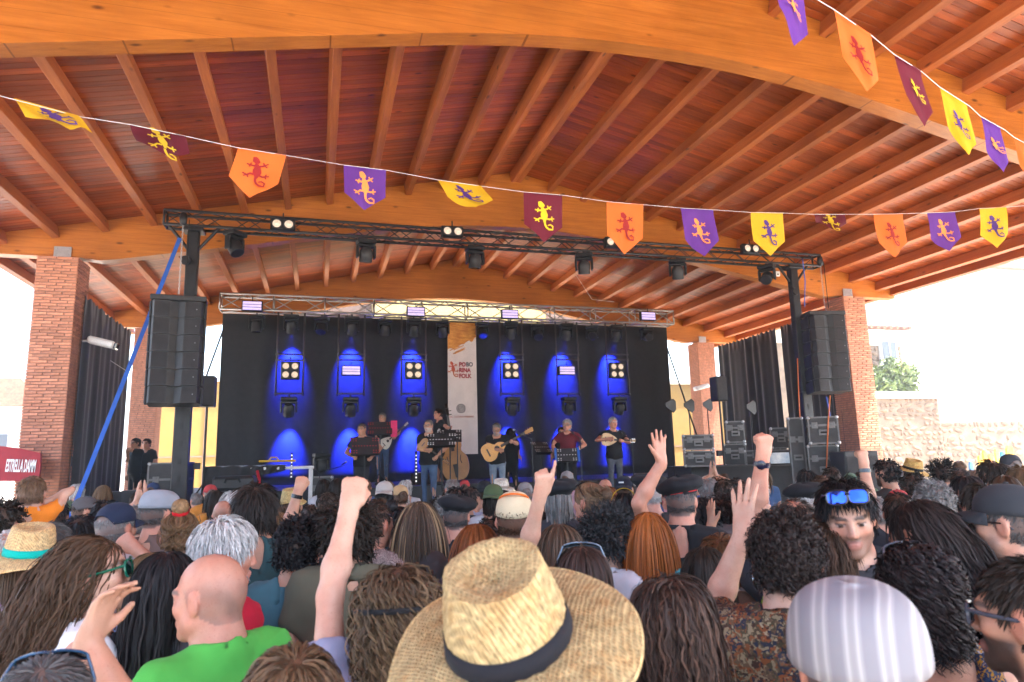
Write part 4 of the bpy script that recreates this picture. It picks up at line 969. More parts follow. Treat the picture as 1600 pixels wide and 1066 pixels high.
    ax3 = [axis(lo[i],min(max(hi_[i],.5 if 'leg' in sp else 0), (.3,.3 if 'leg' not in sp else .5,1.02*s)[i]),.034 if hi else (.042,.055)[far],[]) for i in range(3)]; Fd = Field(*ax3); legs(Fd,.010,.03)
    Fd.ell(Z(0,-.006,.93), (np.array((.166*bd,.118*bd,.10)))*s, .05)
    zc = Fd.ax[2]; Fd.f = np.maximum(Fd.f, np.maximum(zc-.985*s, .075*s-zc)[None,None,:]); out['bottom'] = Fd.extract(1)
    Fd = Field(*[axis(lo[i],min(hi_[i], (.3,.6,.16*s if 'leg' not in sp else .7*s)[i]),(.024,.034)[far],[]) for i in range(3)])
    for q in (-1,1):
        an = Z(q*.10,-.022,.085)
        if 'leg' in sp: an = Vector(sp['leg'][0 if q<0 else 1][1])*s
        Fd.cone(an+Z(0,-.025,-.035), an+Z(q*.012,.155,-.05), .050*s, .040*s, .02, '+')
    Fd.f = np.maximum(Fd.f, (.004-Fd.ax[2])[None,None,:]); out['shoes'] = Fd.extract(1)
    return out
# ---- hair made of many fine ribbons
def hair_mesh(T, st, seed=1):
    """st: n,len,lift,width,wave,curl(turn radius),turns,grav,out,bald,color,streak, sweep(vector), seg, cut"""
    r = np.random.RandomState(seed); n = st['n']; seg = st.get('seg',7); C0 = np.array((0,-.014,.034)); RD = np.array((.0775,.098,.087))
    d = r.normal(0,1,(n*4,3)); d /= np.linalg.norm(d,axis=1)[:,None]; p = C0+d*RD; az = np.arctan2(p[:,0],-p[:,1]); ok = p[:,2] > hairline(az)+st.get('hl',0)+r.normal(0,.004,len(p))
    if st.get('bald') == 1: ok &= ~((p[:,2]>.060+.02*r.rand(len(p)))&(p[:,1]>-.085)&(r.rand(len(p))>.05))
    if st.get('recede'): ok &= ~((p[:,1]>.03)&(p[:,2]>.05)&(np.abs(p[:,0])<.07))
    if 'only' in st: ok &= st['only'](p)
    p = p[ok][:n]; nrm = (p-C0)/RD**2; nrm /= np.linalg.norm(nrm,axis=1)[:,None]; n = len(p)
    Lh = st['len']*(1-st.get('lvar',.25)*r.rand(n)); 
    if 'lenf' in st: Lh = Lh*st['lenf'](p)
    crown = np.array(st.get('crown',(0,-.055,.115))); tg = p-crown; tg -= nrm*(tg*nrm).sum(1)[:,None]; tg /= np.linalg.norm(tg,axis=1)[:,None]+1e-6
    sw = np.array(st.get('sweep',(0,0,0)),float); dr = tg*(1-st.get('out',.2))+nrm*st.get('out',.2)+sw+r.normal(0,st.get('mess',.15),(n,3)); dr /= np.linalg.norm(dr,axis=1)[:,None]
    lift = st['lift']*(.25+.75*r.rand(n)); step = Lh/(seg-1)*(1.15 if st.get('curl') else 1)
    path = [p.copy()]; cur = p.copy(); gv = np.array((0,0,-1.0)); Rt = np.array(T.to_3x3().normalized()); gl = Rt.T @ gv; grav = st.get('grav',.15); ph = r.rand(n)*6.28; dist = np.zeros(n)
    tgt = st.get('gather')      # (point, strength) hair pulled to a tie
    for i in range(1,seg):
        t = i/(seg-1); g_ = gl*grav
        dr = dr+g_+sw*.25
        if tgt is not None:
            to = np.array(tgt[0])-cur; l = np.linalg.norm(to,axis=1)[:,None]; dr = dr*(1-tgt[1])+to/(l+1e-6)*tgt[1]
        if st.get('wave'): dr = dr+np.cross(dr,nrm)*(np.sin(ph+i*st.get('wfreq',1.6))*st['wave'])[:,None]
        dr /= np.linalg.norm(dr,axis=1)[:,None]; cur = cur+dr*step[:,None]
        # keep off the skull, the neck and the shoulders
        q = (cur-C0)/(RD+lift[:,None]*min(1,t*2.2+.15)); l = np.linalg.norm(q,axis=1); m = l < 1
        if m.any(): cur[m] = C0+(q[m]/l[m][:,None])*(RD+lift[m][:,None]*min(1,t*2.2+.15))
        m = (cur[:,2] < -.02)
        if m.any():
            ax_ = np.array((0,-.03)); rad = .070+lift; xy = cur[:,:2]-ax_; l = np.linalg.norm(xy,axis=1); mm = m&(l<rad)&(cur[:,1]<.03); 
            if mm.any(): cur[mm,:2] = ax_+xy[mm]/l[mm][:,None]*rad[mm][:,None]
        sc_ = np.array((0,-.035,-.36)); sr = np.array((.20,.110,.16))+st.get('shoff',.0); q = (cur-sc_)/sr; rr = 1-q[:,0]**2-q[:,2]**2; mm = (rr>0)&(np.abs(q[:,1])<np.sqrt(np.maximum(rr,0)))
        if mm.any(): cur[mm,1] = sc_[1]+np.where(q[mm,1]<.35,-1,1)*np.sqrt(rr[mm])*(sr[1]+lift[mm]*.5)*1.01
        path.append(cur.copy())
    path = np.stack(path,1)                                   # n,seg,3
    tan = np.gradient(path,axis=1); tan /= np.linalg.norm(tan,axis=2)[:,:,None]+1e-9
    on = np.repeat(nrm[:,None,:],seg,1); on = on-tan*(on*tan).sum(2)[:,:,None]; on /= np.linalg.norm(on,axis=2)[:,:,None]+1e-6; bi = np.cross(tan,on)
    if st.get('curl'):
        tt = np.linspace(0,1,seg)[None,:]; a = ph[:,None]+tt*6.283*st.get('turns',2)*(.7+.6*r.rand(n))[:,None]; cr = st['curl']*(.5+.8*r.rand(n))[:,None]*np.clip(tt*3,0,1)
        path = path+(bi*np.cos(a)[:,:,None]+on*np.sin(a)[:,:,None])*cr[:,:,None]
        tan = np.gradient(path,axis=1); tan /= np.linalg.norm(tan,axis=2)[:,:,None]+1e-9; on = on-tan*(on*tan).sum(2)[:,:,None]; on /= np.linalg.norm(on,axis=2)[:,:,None]+1e-6; bi = np.cross(tan,on)
    if 'post' in st: path = st['post'](path, r)
    wd = st['width']*(.6+.8*r.rand(n)); prof = np.interp(np.linspace(0,1,seg),[0,.15,.7,1],[.7,1,.9,.15]); tw = r.normal(0,.5,n); ct,sn = np.cos(tw)[:,None,None],np.sin(tw)[:,None,None]
    side = (bi*ct+on*sn)*(wd[:,None]*prof[None,:])[:,:,None]*.5
    A = path-side; B = path+side; V = np.stack([A,B],2).reshape(-1,3)      # n,seg,2
    base = (np.arange(n)*seg*2)[:,None]; k = np.arange(seg-1)[None,:]*2; a = base+k; Q = np.stack([a,a+1,a+3,a+2],2).reshape(-1,4)
    c = np.array(st['color']); cv = c[None,:]*(.65+.7*r.rand(n))[:,None]
    if 'streak' in st:
        m = r.rand(n) < st['streak'][1]; cv[m] = np.array(st['streak'][0])*(.7+.6*r.rand(m.sum()))[:,None]
    col = np.repeat(cv,seg*2,0)
    if 'tip' in st:
        t = np.tile(np.repeat(np.linspace(0,1,seg),2),n)[:,None]; col = col*(1-t**1.5)+np.array(st['tip'])*t**1.5*(.7+.6*np.repeat(r.rand(n),seg*2))[:,None]
    Mt = np.array(T); V = V @ Mt[:3,:3].T+Mt[:3,3]
    return V,Q,col
# ================================================================== hair styles, hats, glasses, person assembly
DK=(.020,.013,.009); BR=(.055,.028,.014); LB=(.13,.075,.035); BL=(.22,.14,.07); GY=(.20,.19,.18); WH=(.48,.46,.44); RD_=(.19,.055,.015); BK=(.012,.010,.011); SP=(.085,.08,.078)
HS = {
 'short':  dict(n=2800,len=.036,lift=.010,width=.0030,out=.14,grav=.06,seg=5,mess=.14),
 'crop':   dict(n=2600,len=.020,lift=.006,width=.0028,out=.22,grav=.0,seg=4,mess=.14),
 'shorttop':dict(n=2800,len=.052,lift=.018,width=.0034,out=.20,grav=.08,seg=6,mess=.2,lenf=lambda p: np.where(p[:,2]<.03,.45,1.0)),
 'wavy':   dict(n=2600,len=.100,lift=.028,width=.0040,out=.12,grav=.18,seg=10,wave=.45,mess=.2),
 'curly':  dict(n=1700,len=.060,lift=.024,width=.0042,out=.45,grav=.06,seg=13,curl=.0085,turns=1.7,mess=.3),
 'afro':   dict(n=1900,len=.065,lift=.036,width=.0036,out=.75,grav=.0,seg=14,curl=.0075,turns=2.4,mess=.4),
 'longstraight': dict(n=2400,len=.44,lift=.016,width=.0040,out=.12,grav=.55,seg=14,mess=.10,lvar=.15,crown=(0,-.02,.125)),
 'bob':    dict(n=2200,len=.235,lift=.020,width=.0042,out=.15,grav=.55,seg=10,mess=.10,lvar=.12,crown=(0,-.01,.125)),
 'longwavy': dict(n=2300,len=.40,lift=.026,width=.0044,out=.15,grav=.50,seg=16,wave=.42,wfreq=1.3,mess=.16,lvar=.2,crown=(0,-.02,.125)),
 'longcurly': dict(n=2000,len=.30,lift=.040,width=.0046,out=.3,grav=.42,seg=20,curl=.014,turns=3.2,mess=.25,lvar=.3,crown=(0,-.02,.12)),
 'updo':   dict(n=2200,len=.17,lift=.012,width=.0036,out=.05,grav=.0,seg=8,mess=.08,gather=((0,-.10,.075),.45)),
 'ponytail': dict(n=2200,len=.40,lift=.012,width=.0038,out=.05,grav=.12,seg=14,mess=.08,lvar=.2),
}
def hstyle(name, color, lod=1.0, **kw):
    d = dict(HS[name]); d['color'] = color; d['n'] = int(d['n']*lod); d['width'] = d['width']/math.sqrt(max(lod,.1))*1.0
    if lod < .6: d['seg'] = max(4, int(d['seg']*.65)); d['width'] *= 1.25
    d.update(kw); return d
def colcol(V, c): return np.tile(np.array(c,float)[:3], (len(V),1))
def to_np(mb):
    return np.array([tuple(v) for v in mb.v],float), mb.f
def part_mesh(name, mb, T, col, mtl, parent, smooth=True):
    """shapes drawn in head space, moved by T, one flat colour (or one per vertex)"""
    me = bpy.data.meshes.new(name); me.from_pydata([tuple(T @ Vector(v)) for v in mb.v], [], mb.f); me.materials.append(mtl)
    c = np.ones((len(mb.v),4),np.float32); c[:,:3] = np.array(col) if np.ndim(col) == 1 else col
    me.attributes.new('Col','FLOAT_COLOR','POINT').data.foreach_set('color', c.ravel())
    if smooth: autosmooth(me, 50)
    me.update(); o = bpy.data.objects.new(name, me); COL.objects.link(o); o.parent = parent; return o
def shell(f, nu, nv, mb, close=True):
    """f(u in 0..1 round, v in 0..1) -> point"""
    vs = [f(i/nu, j/nv) for j in range(nv+1) for i in range(nu)]; fs = [(j*nu+i, j*nu+(i+1)%nu, (j+1)*nu+(i+1)%nu, (j+1)*nu+i) for j in range(nv) for i in range(nu)]
    n = len(mb.v); mb.add(vs, fs); return n
def cap(e, T, col, name='cap', bill=1, billcol=None, tilt=0, strap=True, white=None):
    """baseball cap; bill=1 forward, -1 backward (opening and strap at the other end)"""
    Tc = T @ Matrix.Translation((0,-.012,.035)) @ Matrix.Rotation(R(tilt),4,'X') @ (Matrix.Rotation(math.pi,4,'Z') if bill < 0 else Matrix.Identity(4))
    mb = MB(); r = random.Random(5)
    def f(u,v):
        a = 2*math.pi*u; ph = v*math.pi/2; rr = math.cos(ph*.985); zz = math.sin(ph); seam = 1-.006*(abs(math.sin(3*a))<.12)*(v<.97)
        low = .014*(1-v) ; back = max(0,-math.sin(a))
        z = .098*zz**.9-.012*(1-v)*back
        if strap and v < .35 and back > .80: z = max(z, .040*math.sqrt(max(0,(back-.80)/.2)))
        return ((.0875*rr**.82)*math.cos(a)*seam, (.1075*rr**.82)*math.sin(a)*seam, z)
    shell(f, 40, 12, mb); mb.lathe([(.009,0),(.008,.005),(0,.007)], (0,0,.0985), 10)
    o = part_mesh(name, mb, Tc, col, M['cloth'], e); so = o.modifiers.new('t','SOLIDIFY'); so.thickness = .003
    mb = MB(); vs = []; fs = []; N_ = 16
    for j in range(5):
        for i in range(N_+1):
            a = math.pi*(.14+.72*i/N_); t = j/4; x = math.cos(a)*(.0875+.004*t); y = math.sin(a)*(.1075)+t*.072*math.sin((a-math.pi*.14)/.72)**.6 if 0 < i < N_ else math.sin(a)*.1075
            vs.append((x, y, .004-.018*t+-.028*(x/.09)**2*t))
    for j in range(4):
        for i in range(N_): k = j*(N_+1)+i; fs.append((k,k+1,k+N_+2,k+N_+1))
    mb.add(vs, fs); b = part_mesh('bill', mb, Tc, billcol or col, M['cloth'], o); so = b.modifiers.new('t','SOLIDIFY'); so.thickness = .004
    if white:
        mb = MB(); mb.bbox((0,.108,.04), (.05,.004,.014), .001); part_mesh('logo_patch', mb, Tc, white, M['cloth'], o)
    return o
def flat_cap(e, T, col, stripes=None, tilt=6, sc=1.0, zo=.052):
    Tc = T @ Matrix.Translation((0,-.012,zo)) @ Matrix.Rotation(R(-tilt),4,'X') @ Matrix.Scale(sc,4); mb = MB()
    def f(u,v):
        a = 2*math.pi*u; ph = v*math.pi/2; rr = math.cos(ph)**.55; fw = max(0,math.sin(a))
        x = .094*rr*math.cos(a)*(1+.05*(1-v)); y = (.112+.022*fw)*rr*math.sin(a); z = -.020*(1-v)**2+.088*math.sin(ph)**.75*(1-.35*fw*(1-v)) 
        return (x, y, z)
    shell(f, 48, 14, mb); V = np.array(mb.v); c = colcol(V, col)
    o = part_mesh('flat_cap', mb, Tc, c, stripes or M['cloth'], e); so = o.modifiers.new('t','SOLIDIFY'); so.thickness = .004
    mb = MB(); vs = []; fs = []
    for j in range(4):
        for i in range(15):
            a = math.pi*(.18+.64*i/14); t = j/3; s_ = math.sin(math.pi*i/14); vs.append((math.cos(a)*(.094+.002*t), math.sin(a)*.130+.048*t*s_**.5, -.016-.018*t*s_))
    for j in range(3):
        for i in range(14): k = j*15+i; fs.append((k,k+1,k+16,k+15))
    mb.add(vs, fs); b = part_mesh('bill', mb, Tc, col, stripes or M['cloth'], o); so = b.modifiers.new('t','SOLIDIFY'); so.thickness = .005
    return o
def beret(e, T, col=(.014,.014,.017), tilt=(8,-14), size=1.0, edge=None):
    Tc = T @ Matrix.Translation((0,-.014,.052)) @ Matrix.Rotation(R(tilt[0]),4,'X') @ Matrix.Rotation(R(tilt[1]),4,'Y'); mb = MB()
    prof = [(.084,-.020),(.087,-.008),(.100,.000),(.120,.012),(.130,.030),(.127,.048),(.110,.064),(.08,.074),(.04,.080),(.0,.081)]
    def f(u,v):
        a = 2*math.pi*u; k = v*(len(prof)-1); i = min(int(k),len(prof)-2); q = k-i; r_ = prof[i][0]*(1-q)+prof[i+1][0]*q; z = prof[i][1]*(1-q)+prof[i+1][1]*q
        w_ = 1+.02*math.sin(5*a+2*v)+.012*math.sin(11*a); return (r_*size*math.cos(a)*w_, (r_*size+.012)*math.sin(a)*w_, z+.006*math.sin(3*a+1)*(v>.4))
    shell(f, 48, 16, mb); mb.tube([(0,0,.079),(.002,0,.093)], .004, 6); o = part_mesh('beret', mb, Tc, col, M['cloth'], e)
    if edge:
        mb = MB(); mb.tube([(.086*math.cos(k*.3142),.098*math.sin(k*.3142),-.006) for k in range(20)], .005, 6, closed=True); part_mesh('edge_band', mb, Tc, edge, M['cloth'], o)
    return o
def straw_hat(e, T, col=(.52,.36,.16), band=(.015,.015,.018), brim=.085, crown=.115, tilt=(0,0), pinch=1, band_h=.026, sc=1.0, taper=.20, name='straw_hat', droop=.014, curl=.0, seed=1, off=(0,-.012,.048)):
    Tc = T @ Matrix.Translation(off) @ Matrix.Rotation(R(tilt[0]),4,'X') @ Matrix.Rotation(R(tilt[1]),4,'Y') @ Matrix.Scale(sc,4); mb = MB(); r = random.Random(seed)
    def body(u,v):
        a = 2*math.pi*u; ca,sa = math.cos(a),math.sin(a)
        if v < .55:       # crown side from brim up
            t = v/.55; k = 1-taper*t**1.3; x,y,z = .088*k*ca, .107*k*sa, crown*t**.9
            p = pinch*t**1.6*max(0,sa)**2*max(0,1-abs(abs(ca)-.55)*3.2); x *= 1-.26*p; y *= 1-.10*p; z -= .012*t*max(0,-sa)
        else:             # top with a long dent
            t = (v-.55)/.45; k = (1-taper)*(1-t); x,y = .088*k*ca, .107*k*sa; rim = math.sin(min(1,t*2.2)*math.pi)*.008
            z = crown+rim-.024*pinch*(t**.6)*(1-.35*sa*(1-t))-.012*max(0,-sa)*(1-t)
        return (x+.0012*r.uniform(-1,1), y+.0012*r.uniform(-1,1), z+.0012*r.uniform(-1,1))
    shell(body, 64, 26, mb); V = np.array(mb.v); rn = np.random.RandomState(seed); c = np.array(col)[None,:]*(.82+.36*rn.rand(len(V)))[:,None]
    o = part_mesh(name, mb, Tc, c, M['straw'], e); so = o.modifiers.new('t','SOLIDIFY'); so.thickness = .003
    mb = MB()
    def br(u,v):
        a = 2*math.pi*u; rr = v*brim; wv = .006*math.sin(3*a+.5)+.004*math.sin(5*a+2); k = v*v
        return ((.086+rr)*math.cos(a), (.105+rr)*math.sin(a), .002-droop*k*(1+.5*math.cos(2*a))+wv*k+curl*k*abs(math.cos(a))**3+.0015*r.uniform(-1,1)*(v<.99))
    shell(br, 72, 12, mb); V = np.array(mb.v); c = np.array(col)[None,:]*(.80+.34*rn.rand(len(V)))[:,None]
    b = part_mesh('brim', mb, Tc, c, M['straw'], o); so = b.modifiers.new('t','SOLIDIFY'); so.thickness = .003
    mb = MB(); mb.tube([br(k/72,1) for k in range(72)], .0042, 6, closed=True); part_mesh('brim_edge', mb, Tc, tuple(min(1,x*1.25) for x in col), M['straw'], o)
    if band:
        mb = MB()
        def bd(u,v):
            a = 2*math.pi*u; t = (.004+band_h*v)/crown; k = (1-taper*t**1.3)*1.028; return (.088*k*math.cos(a), .107*k*math.sin(a), .003+band_h*v)
        shell(bd, 56, 2, mb); bo = part_mesh('hat_band', mb, Tc, band, M['cloth'], o); so = bo.modifiers.new('t','SOLIDIFY'); so.thickness = .002
    return o
def glasses(e, T, frame=(.01,.01,.012), lens=(.01,.01,.012), top=False, w=.058, hgt=.044, thin=.0028, lens_m=None, name='sunglasses', up=.0, lean=0, fwd=0):
    """worn on the nose, or pushed up on the head"""
    Tg = T if not top else T @ Matrix.Translation((0,-.012,.0)) @ Matrix.Rotation(R(38+lean),4,'X') @ Matrix.Translation((0,.020+fwd,.022+up))
    y0 = .108; fr = MB(); ln = MB()
    for q in (-1,1):
        cx = q*.033; pts = []
        for k in range(16):
            a = 2*math.pi*k/16; ca,sa = math.cos(a),math.sin(a); x = cx+w/2*math.copysign(abs(ca)**.6,ca); z = .000+hgt/2*math.copysign(abs(sa)**.6,sa); pts.append((x, y0-abs(x)*.18*abs(x)/.06, z))
        fr.tube(pts, thin, 6, closed=True); n = len(ln.v); ln.add(pts+[(cx,y0+.002,0)], [(i,(i+1)%16,16) for i in range(16)])
        fr.tube([(q*(.033+w/2),y0-.012,.012),(q*.080,.05,.010),(q*.084,-.012,.008),(q*.078,-.035,-.012)], thin*1.1, 6)
    fr.tube([(-.008,y0,.008),(0,y0+.003,.010),(.008,y0,.008)], thin, 6)
    o = part_mesh(name, fr, Tg, frame, M['gloss'], e); part_mesh('lens', ln, Tg, lens, lens_m or M['gloss'], o, True); return o
def watch(e, Wp, d, col=(.012,.012,.014), rad=.031, face=None):
    mb = MB(); d = Vector(d).normalized(); rot = d.to_track_quat('Z','Y').to_matrix(); mb.lathe([(rad,-.011),(rad+.003,-.011),(rad+.003,.011),(rad,.011)], Wp, 18, rot)
    o = part_mesh('wristwatch', mb, Matrix.Identity(4), col, M['gloss'], e)
    if face is not None:
        mb = MB(); n = Vector(face); n = (n-d*n.dot(d)).normalized(); r2 = n.to_track_quat('Z','Y').to_matrix(); mb.lathe([(.020,0),(.020,.009),(.017,.011),(0,.011)], Vector(Wp)+n*(rad-.002), 16, r2); part_mesh('dial', mb, Matrix.Identity(4), col, M['gloss'], o)
    return o
SK = {'fair':(.51,.29,.205),'tan':(.47,.245,.155),'red':(.51,.245,.165),'dark':(.36,.19,.125),'pale':(.62,.39,.30)}
CACHE = {}
def get_body(key, sp):
    if key is None or key not in CACHE:
        b = make_body(sp); r = {'T':b['T'], 'arms':b['arms'], 's':b['s'], 'body':np_mesh('body', *b['body'][:2], M['skin'], b['body'][2])}
        for k in ('top','bottom','shoes'):
            if k in b: V,Q = b[k]; r[k] = np_mesh(k, V, Q, M['cloth'] if k != 'bottom' else M['jeans'], np.ones((len(V),3)))
        if key is None: return r
        CACHE[key] = r
    return CACHE[key]
def tint(o, c): o.color = (c[0],c[1],c[2],1)
def assemble(loc, rz, sp, label, group=None, key=None, scale=1.0, cat='person'):
    e = empty('person', loc, rz, label, cat, group); e.scale = (scale,)*3; b = get_body(key, sp)
    link('body', b['body'], None, e)
    if 'top' in b:
        o = link(sp.get('topname','shirt'), b['top'], None, e); tint(o, sp.get('topcol',(.03,.03,.035)))
        if sp.get('topmat') is not None:
            o.material_slots[0].link = 'OBJECT'; o.material_slots[0].material = sp['topmat']
    o = link('trousers', b['bottom'], None, e); tint(o, sp.get('legcol',(.05,.07,.12)))
    o = link('shoes', b['shoes'], None, e); tint(o, sp.get('shoecol',(.06,.055,.05)))
    T = b['T']; st = sp.get('hair')
    if st is not None:
        for i,s1 in enumerate(st if isinstance(st,list) else [st]):
            hk = (key,'hair',i,sp.get('hairkey')) if key else None
            if hk and hk in CACHE: me = CACHE[hk]
            else:
                V,Q,c = hair_mesh(T, s1, sp.get('seed',1)+i*7); me = np_mesh('hair', V, Q, M['hair'], c)
                if hk: CACHE[hk] = me
            if i == 0: ho = link('hair', me, None, e)
            else: link('hair_lock', me, None, ho)
            if 'hairtint' in sp: tint(ho, sp['hairtint'])
    for fn in sp.get('acc',[]): fn(e, T, b)
    return e
def face_rz(loc, yaw): return math.atan2(-(loc.x), loc.y)+R(yaw)
def place(px, py, hpx, yaw, hairtop=.012, zlo=1.50, zhi=1.88, D=None):
    """pixel of the crown -> spot on the ground under it; distance from head size, kept to plausible body heights"""
    D = D or 252.0/hpx; p = atD(px,py,D); z = p.z-hairtop
    if z < zlo or z > zhi:
        zt_ = zlo if z < zlo else zhi; k = (zt_-CAM_H+hairtop)/(p.z-CAM_H)
        if .5 < k < 1.9: p = atD(px,py,D*k)
        z = zt_
    rz = face_rz(p, yaw); off = Matrix.Rotation(rz,3,'Z') @ Vector((0,.012,0))
    return Vector((p.x-off.x, p.y-off.y, 0)), rz, z
def local(loc, rz, P): return Matrix.Rotation(-rz,3,'Z') @ (Vector(P)-loc)
def pxarm(loc, rz, px, py, D, **kw): d = dict(kw); d['w'] = tuple(local(loc, rz, atD(px,py,D))); return d
def wdir(rz, v): return tuple(Matrix.Rotation(-rz,3,'Z') @ Vector(v))
# ================================================================== stage furniture
def flight_case(c, d, label, rz=0, top=None, wheels=False):
    """dark panelled road case with aluminium edges, ball corners, latches and recessed handle; c = centre of base"""
    e = empty('flight_case', c, rz, label, 'case', 'flight cases'); w_,dp,h = d
    MB().box((0,0,h/2), (w_-.012,dp-.012,h-.012)).build('body', M['casepanel'], e)
    fr = MB(); t = .028
    for x in (-1,1):
        for y in (-1,1): fr.box((x*(w_/2-t/2+.003),y*(dp/2-t/2+.003),h/2), (t,t,h-.02))
    for z in (t/2,h-t/2,h*.68):
        for y in (-1,1): fr.box((0,y*(dp/2-t/2+.004),z), (w_-.06,t*.98,t if z != h*.68 else .04))
        for x in (-1,1): fr.box((x*(w_/2-t/2+.004),0,z), (t*.98,dp-.06,t if z != h*.68 else .04))
    fr.build('edge_frame', M['casealu'], e)
    for x in (-1,1):
        for z in (.02,h-.02): MB().bbox((x*(w_/2-.02),-dp/2+.02,z), (.065,.065,.065), .02).build('corner', M['steel'], e)
        la = MB(); la.bbox((x*w_*.28,-dp/2-.006,h*.68), (.11,.02,.12), .006); la.bbox((x*w_*.28,-dp/2-.018,h*.68), (.05,.012,.05), .004); la.build('latch', M['casealu'], e)
    ha = MB(); ha.bbox((0,-dp/2-.004,h*.42), (.17,.016,.11), .006); ho = ha.build('handle_plate', M['casealu'], e); MB().bbox((0,-dp/2-.016,h*.42), (.11,.014,.035), .005).build('handle', M['rubber'], ho)
    return e
M['casealu'] = mat('case_aluminium', (.17,.165,.16), .5, .7)
M['casepanel'] = mat('case_panel', (.035,.033,.033), .55, var=.25)
def atFloor(px, py, D, z): p = atD(px,py,D); return Vector((p.x,p.y,z))
def boxpx(x0,x1,y0,y1,D): 
    a = atD(x0,y1,D); b_ = atD(x1,y1,D); t = atD((x0+x1)/2,y0,D); return Vector(((a.x+b_.x)/2,(a.y+b_.y)/2,(a.z+b_.z)/2)), (b_-a).length, t.z-a.z
def case_px(x0,x1,y0,y1,D,label,dp=.6,rz=-.05):
    c,w_,h = boxpx(x0,x1,y0,y1,D); return flight_case(c, (w_,dp,h), label, -math.atan2(c.x,c.y)*.92 if x0 > 1000 else rz)
case_px(236,292,722,805,12.6,'tall grey flight case with silver rim beside the left tower',.6)
case_px(486,519,744,800,13.6,'upright flight case with silver latches at stage left behind the crowd',.5)
# the two stacks at right, on a black skirted platform
pf = empty('side_platform', (9.3,13.6,0), 0, 'black skirted platform carrying the flight cases at right', 'platform')
pz = atD(1160,729,13.9).z; xa, xb = atD(1074,729,13.9), atD(1262,729,14.3)
pf.location = ((xa.x+xb.x)/2,(xa.y+xb.y)/2+.5,SZ); MB().box((0,0,(pz-SZ)/2), ((xb-xa).length,1.0,pz-SZ)).build('skirt', M['drape'], pf); MB().bbox((0,0,pz-SZ+.015), ((xb-xa).length+.04,1.04,.03), .006).build('top_board', M['stagefloor'], pf)
case_px(1070,1116,704,729,13.7,'lower silver-edged amplifier case beneath another at right of the stage',.55)
case_px(1068,1114,679,703.5,13.7,'upper silver-edged amplifier case stacked at right of the stage',.55)
case_px(1136,1163,658,692,14.6,'open-latched black case standing high behind the raised watch arm',.5)
case_px(1132,1166,693,728,14.6,'black case carrying the high case behind the raised watch arm',.5)
case_px(1166,1238,702,728,14.4,'low wide case with pale top trim near the blue poster',.5)
case_px(1206,1236,668,701,15.0,'dark case on the low wide case left of the right tower',.5)
case_px(1266,1309,651,694,12.9,'tall silver-framed case under the right loudspeaker array, upper one',.6)
case_px(1268,1312,695,760,12.9,'tall silver-framed case under the right loudspeaker array, lower one',.6)
case_px(1240,1262,652,760,13.2,'narrow upright case left of the silver-framed cases',.5)
q = MB(); p = atD(1212,716,13.8); q.bbox(p, (.9,.02,.22), .004); tag(q.build('blue_poster', mat('blue_poster', (.10,.28,.48), .6, var=.4, scale=3, col2=(.6,.62,.6))), 'small blue and white printed sheet leaning before the right cases', 'poster')
# left stage: covered table, plastic trunk, monitors, small speaker on stand
c,w_,h = boxpx(334,486,728,800,13.4)
tb = empty('prop_table', c, 0, 'white-edged table half covered by a black cloth at stage left', 'table')
tb.location.z = SZ; th = c.z+h-SZ
MB().bbox((0,0,th-.03), (w_,.8,.06), .008).build('tabletop', M['white'], tb)
for sx in (-1,1):
    for sy in (-1,1): MB().bbox((sx*(w_/2-.06),sy*.34,(th-.06)/2), (.08,.08,th-.06), .006).build('leg', M['white'], tb)
q = MB(); r = random.Random(8); nU,nV = 60,10; vs = []
for j in range(nV+1):
    for i in range(nU+1):
        u = i/nU; x = -w_/2-.1+u*(w_*.72+.1)
        if j < 4: y,z = .42-.28*j, th+.012+.03*abs(math.sin(u*14+j))
        else: t = (j-4)/(nV-4); y,z = -.44-.02*math.sin(u*40), th+.01-t*(.34+.14*math.sin(u*5+1))*(1-.75*u**4)
        vs.append((x+.01*math.sin(j*2+u*20), y+.03*math.sin(u*34+j*.3)*(j>3), z))
q.add(vs, [(j*(nU+1)+i, (j+1)*(nU+1)+i, (j+1)*(nU+1)+i+1, j*(nU+1)+i+1) for j in range(nV) for i in range(nU)]); tag(q.build('black_cloth', M['drape'], None, True), 'crumpled black cloth thrown over the white-edged table', 'cloth').location = tb.location
yl = mat('yellow_plastic', (.60,.36,.02), .5); p0,p1 = atD(405,721,13.2), atD(462,720,13.2); yc = empty('yellow_cable_tray', p0, 0, 'thin yellow tool lying on the black cloth over the table', 'tool')
MB().tube([(0,0,0),tuple(p1-p0)], .022, 8).build('bar', yl, yc); m_ = (p1-p0)*.4; MB().tube([m_+Vector((-.1,0,0)),m_+Vector((-.05,0,.07)),m_+Vector((.05,0,.07)),m_+Vector((.1,0,0))], .016, 8).build('handle', yl, yc)
c,w_,h = boxpx(333,396,743,815,11.6); pt_ = empty('plastic_trunk', c, -.05, 'grey plastic trunk with moulded lid and carry handle by the crowd at left', 'trunk')
MB().bbox((0,0,h*.33), (w_,.5,h*.66), .03).build('tub', M['casepanel'], pt_); MB().bbox((0,0,h*.84), (w_*.97,.5,h*.32), .05).build('lid', M['blackp'], pt_)
q = MB(); q.tube([(-.12,-.26,h*.86),(-.1,-.30,h*.95),(.1,-.30,h*.95),(.12,-.26,h*.86)], .018, 8); q.build('handle', M['rubber'], pt_)
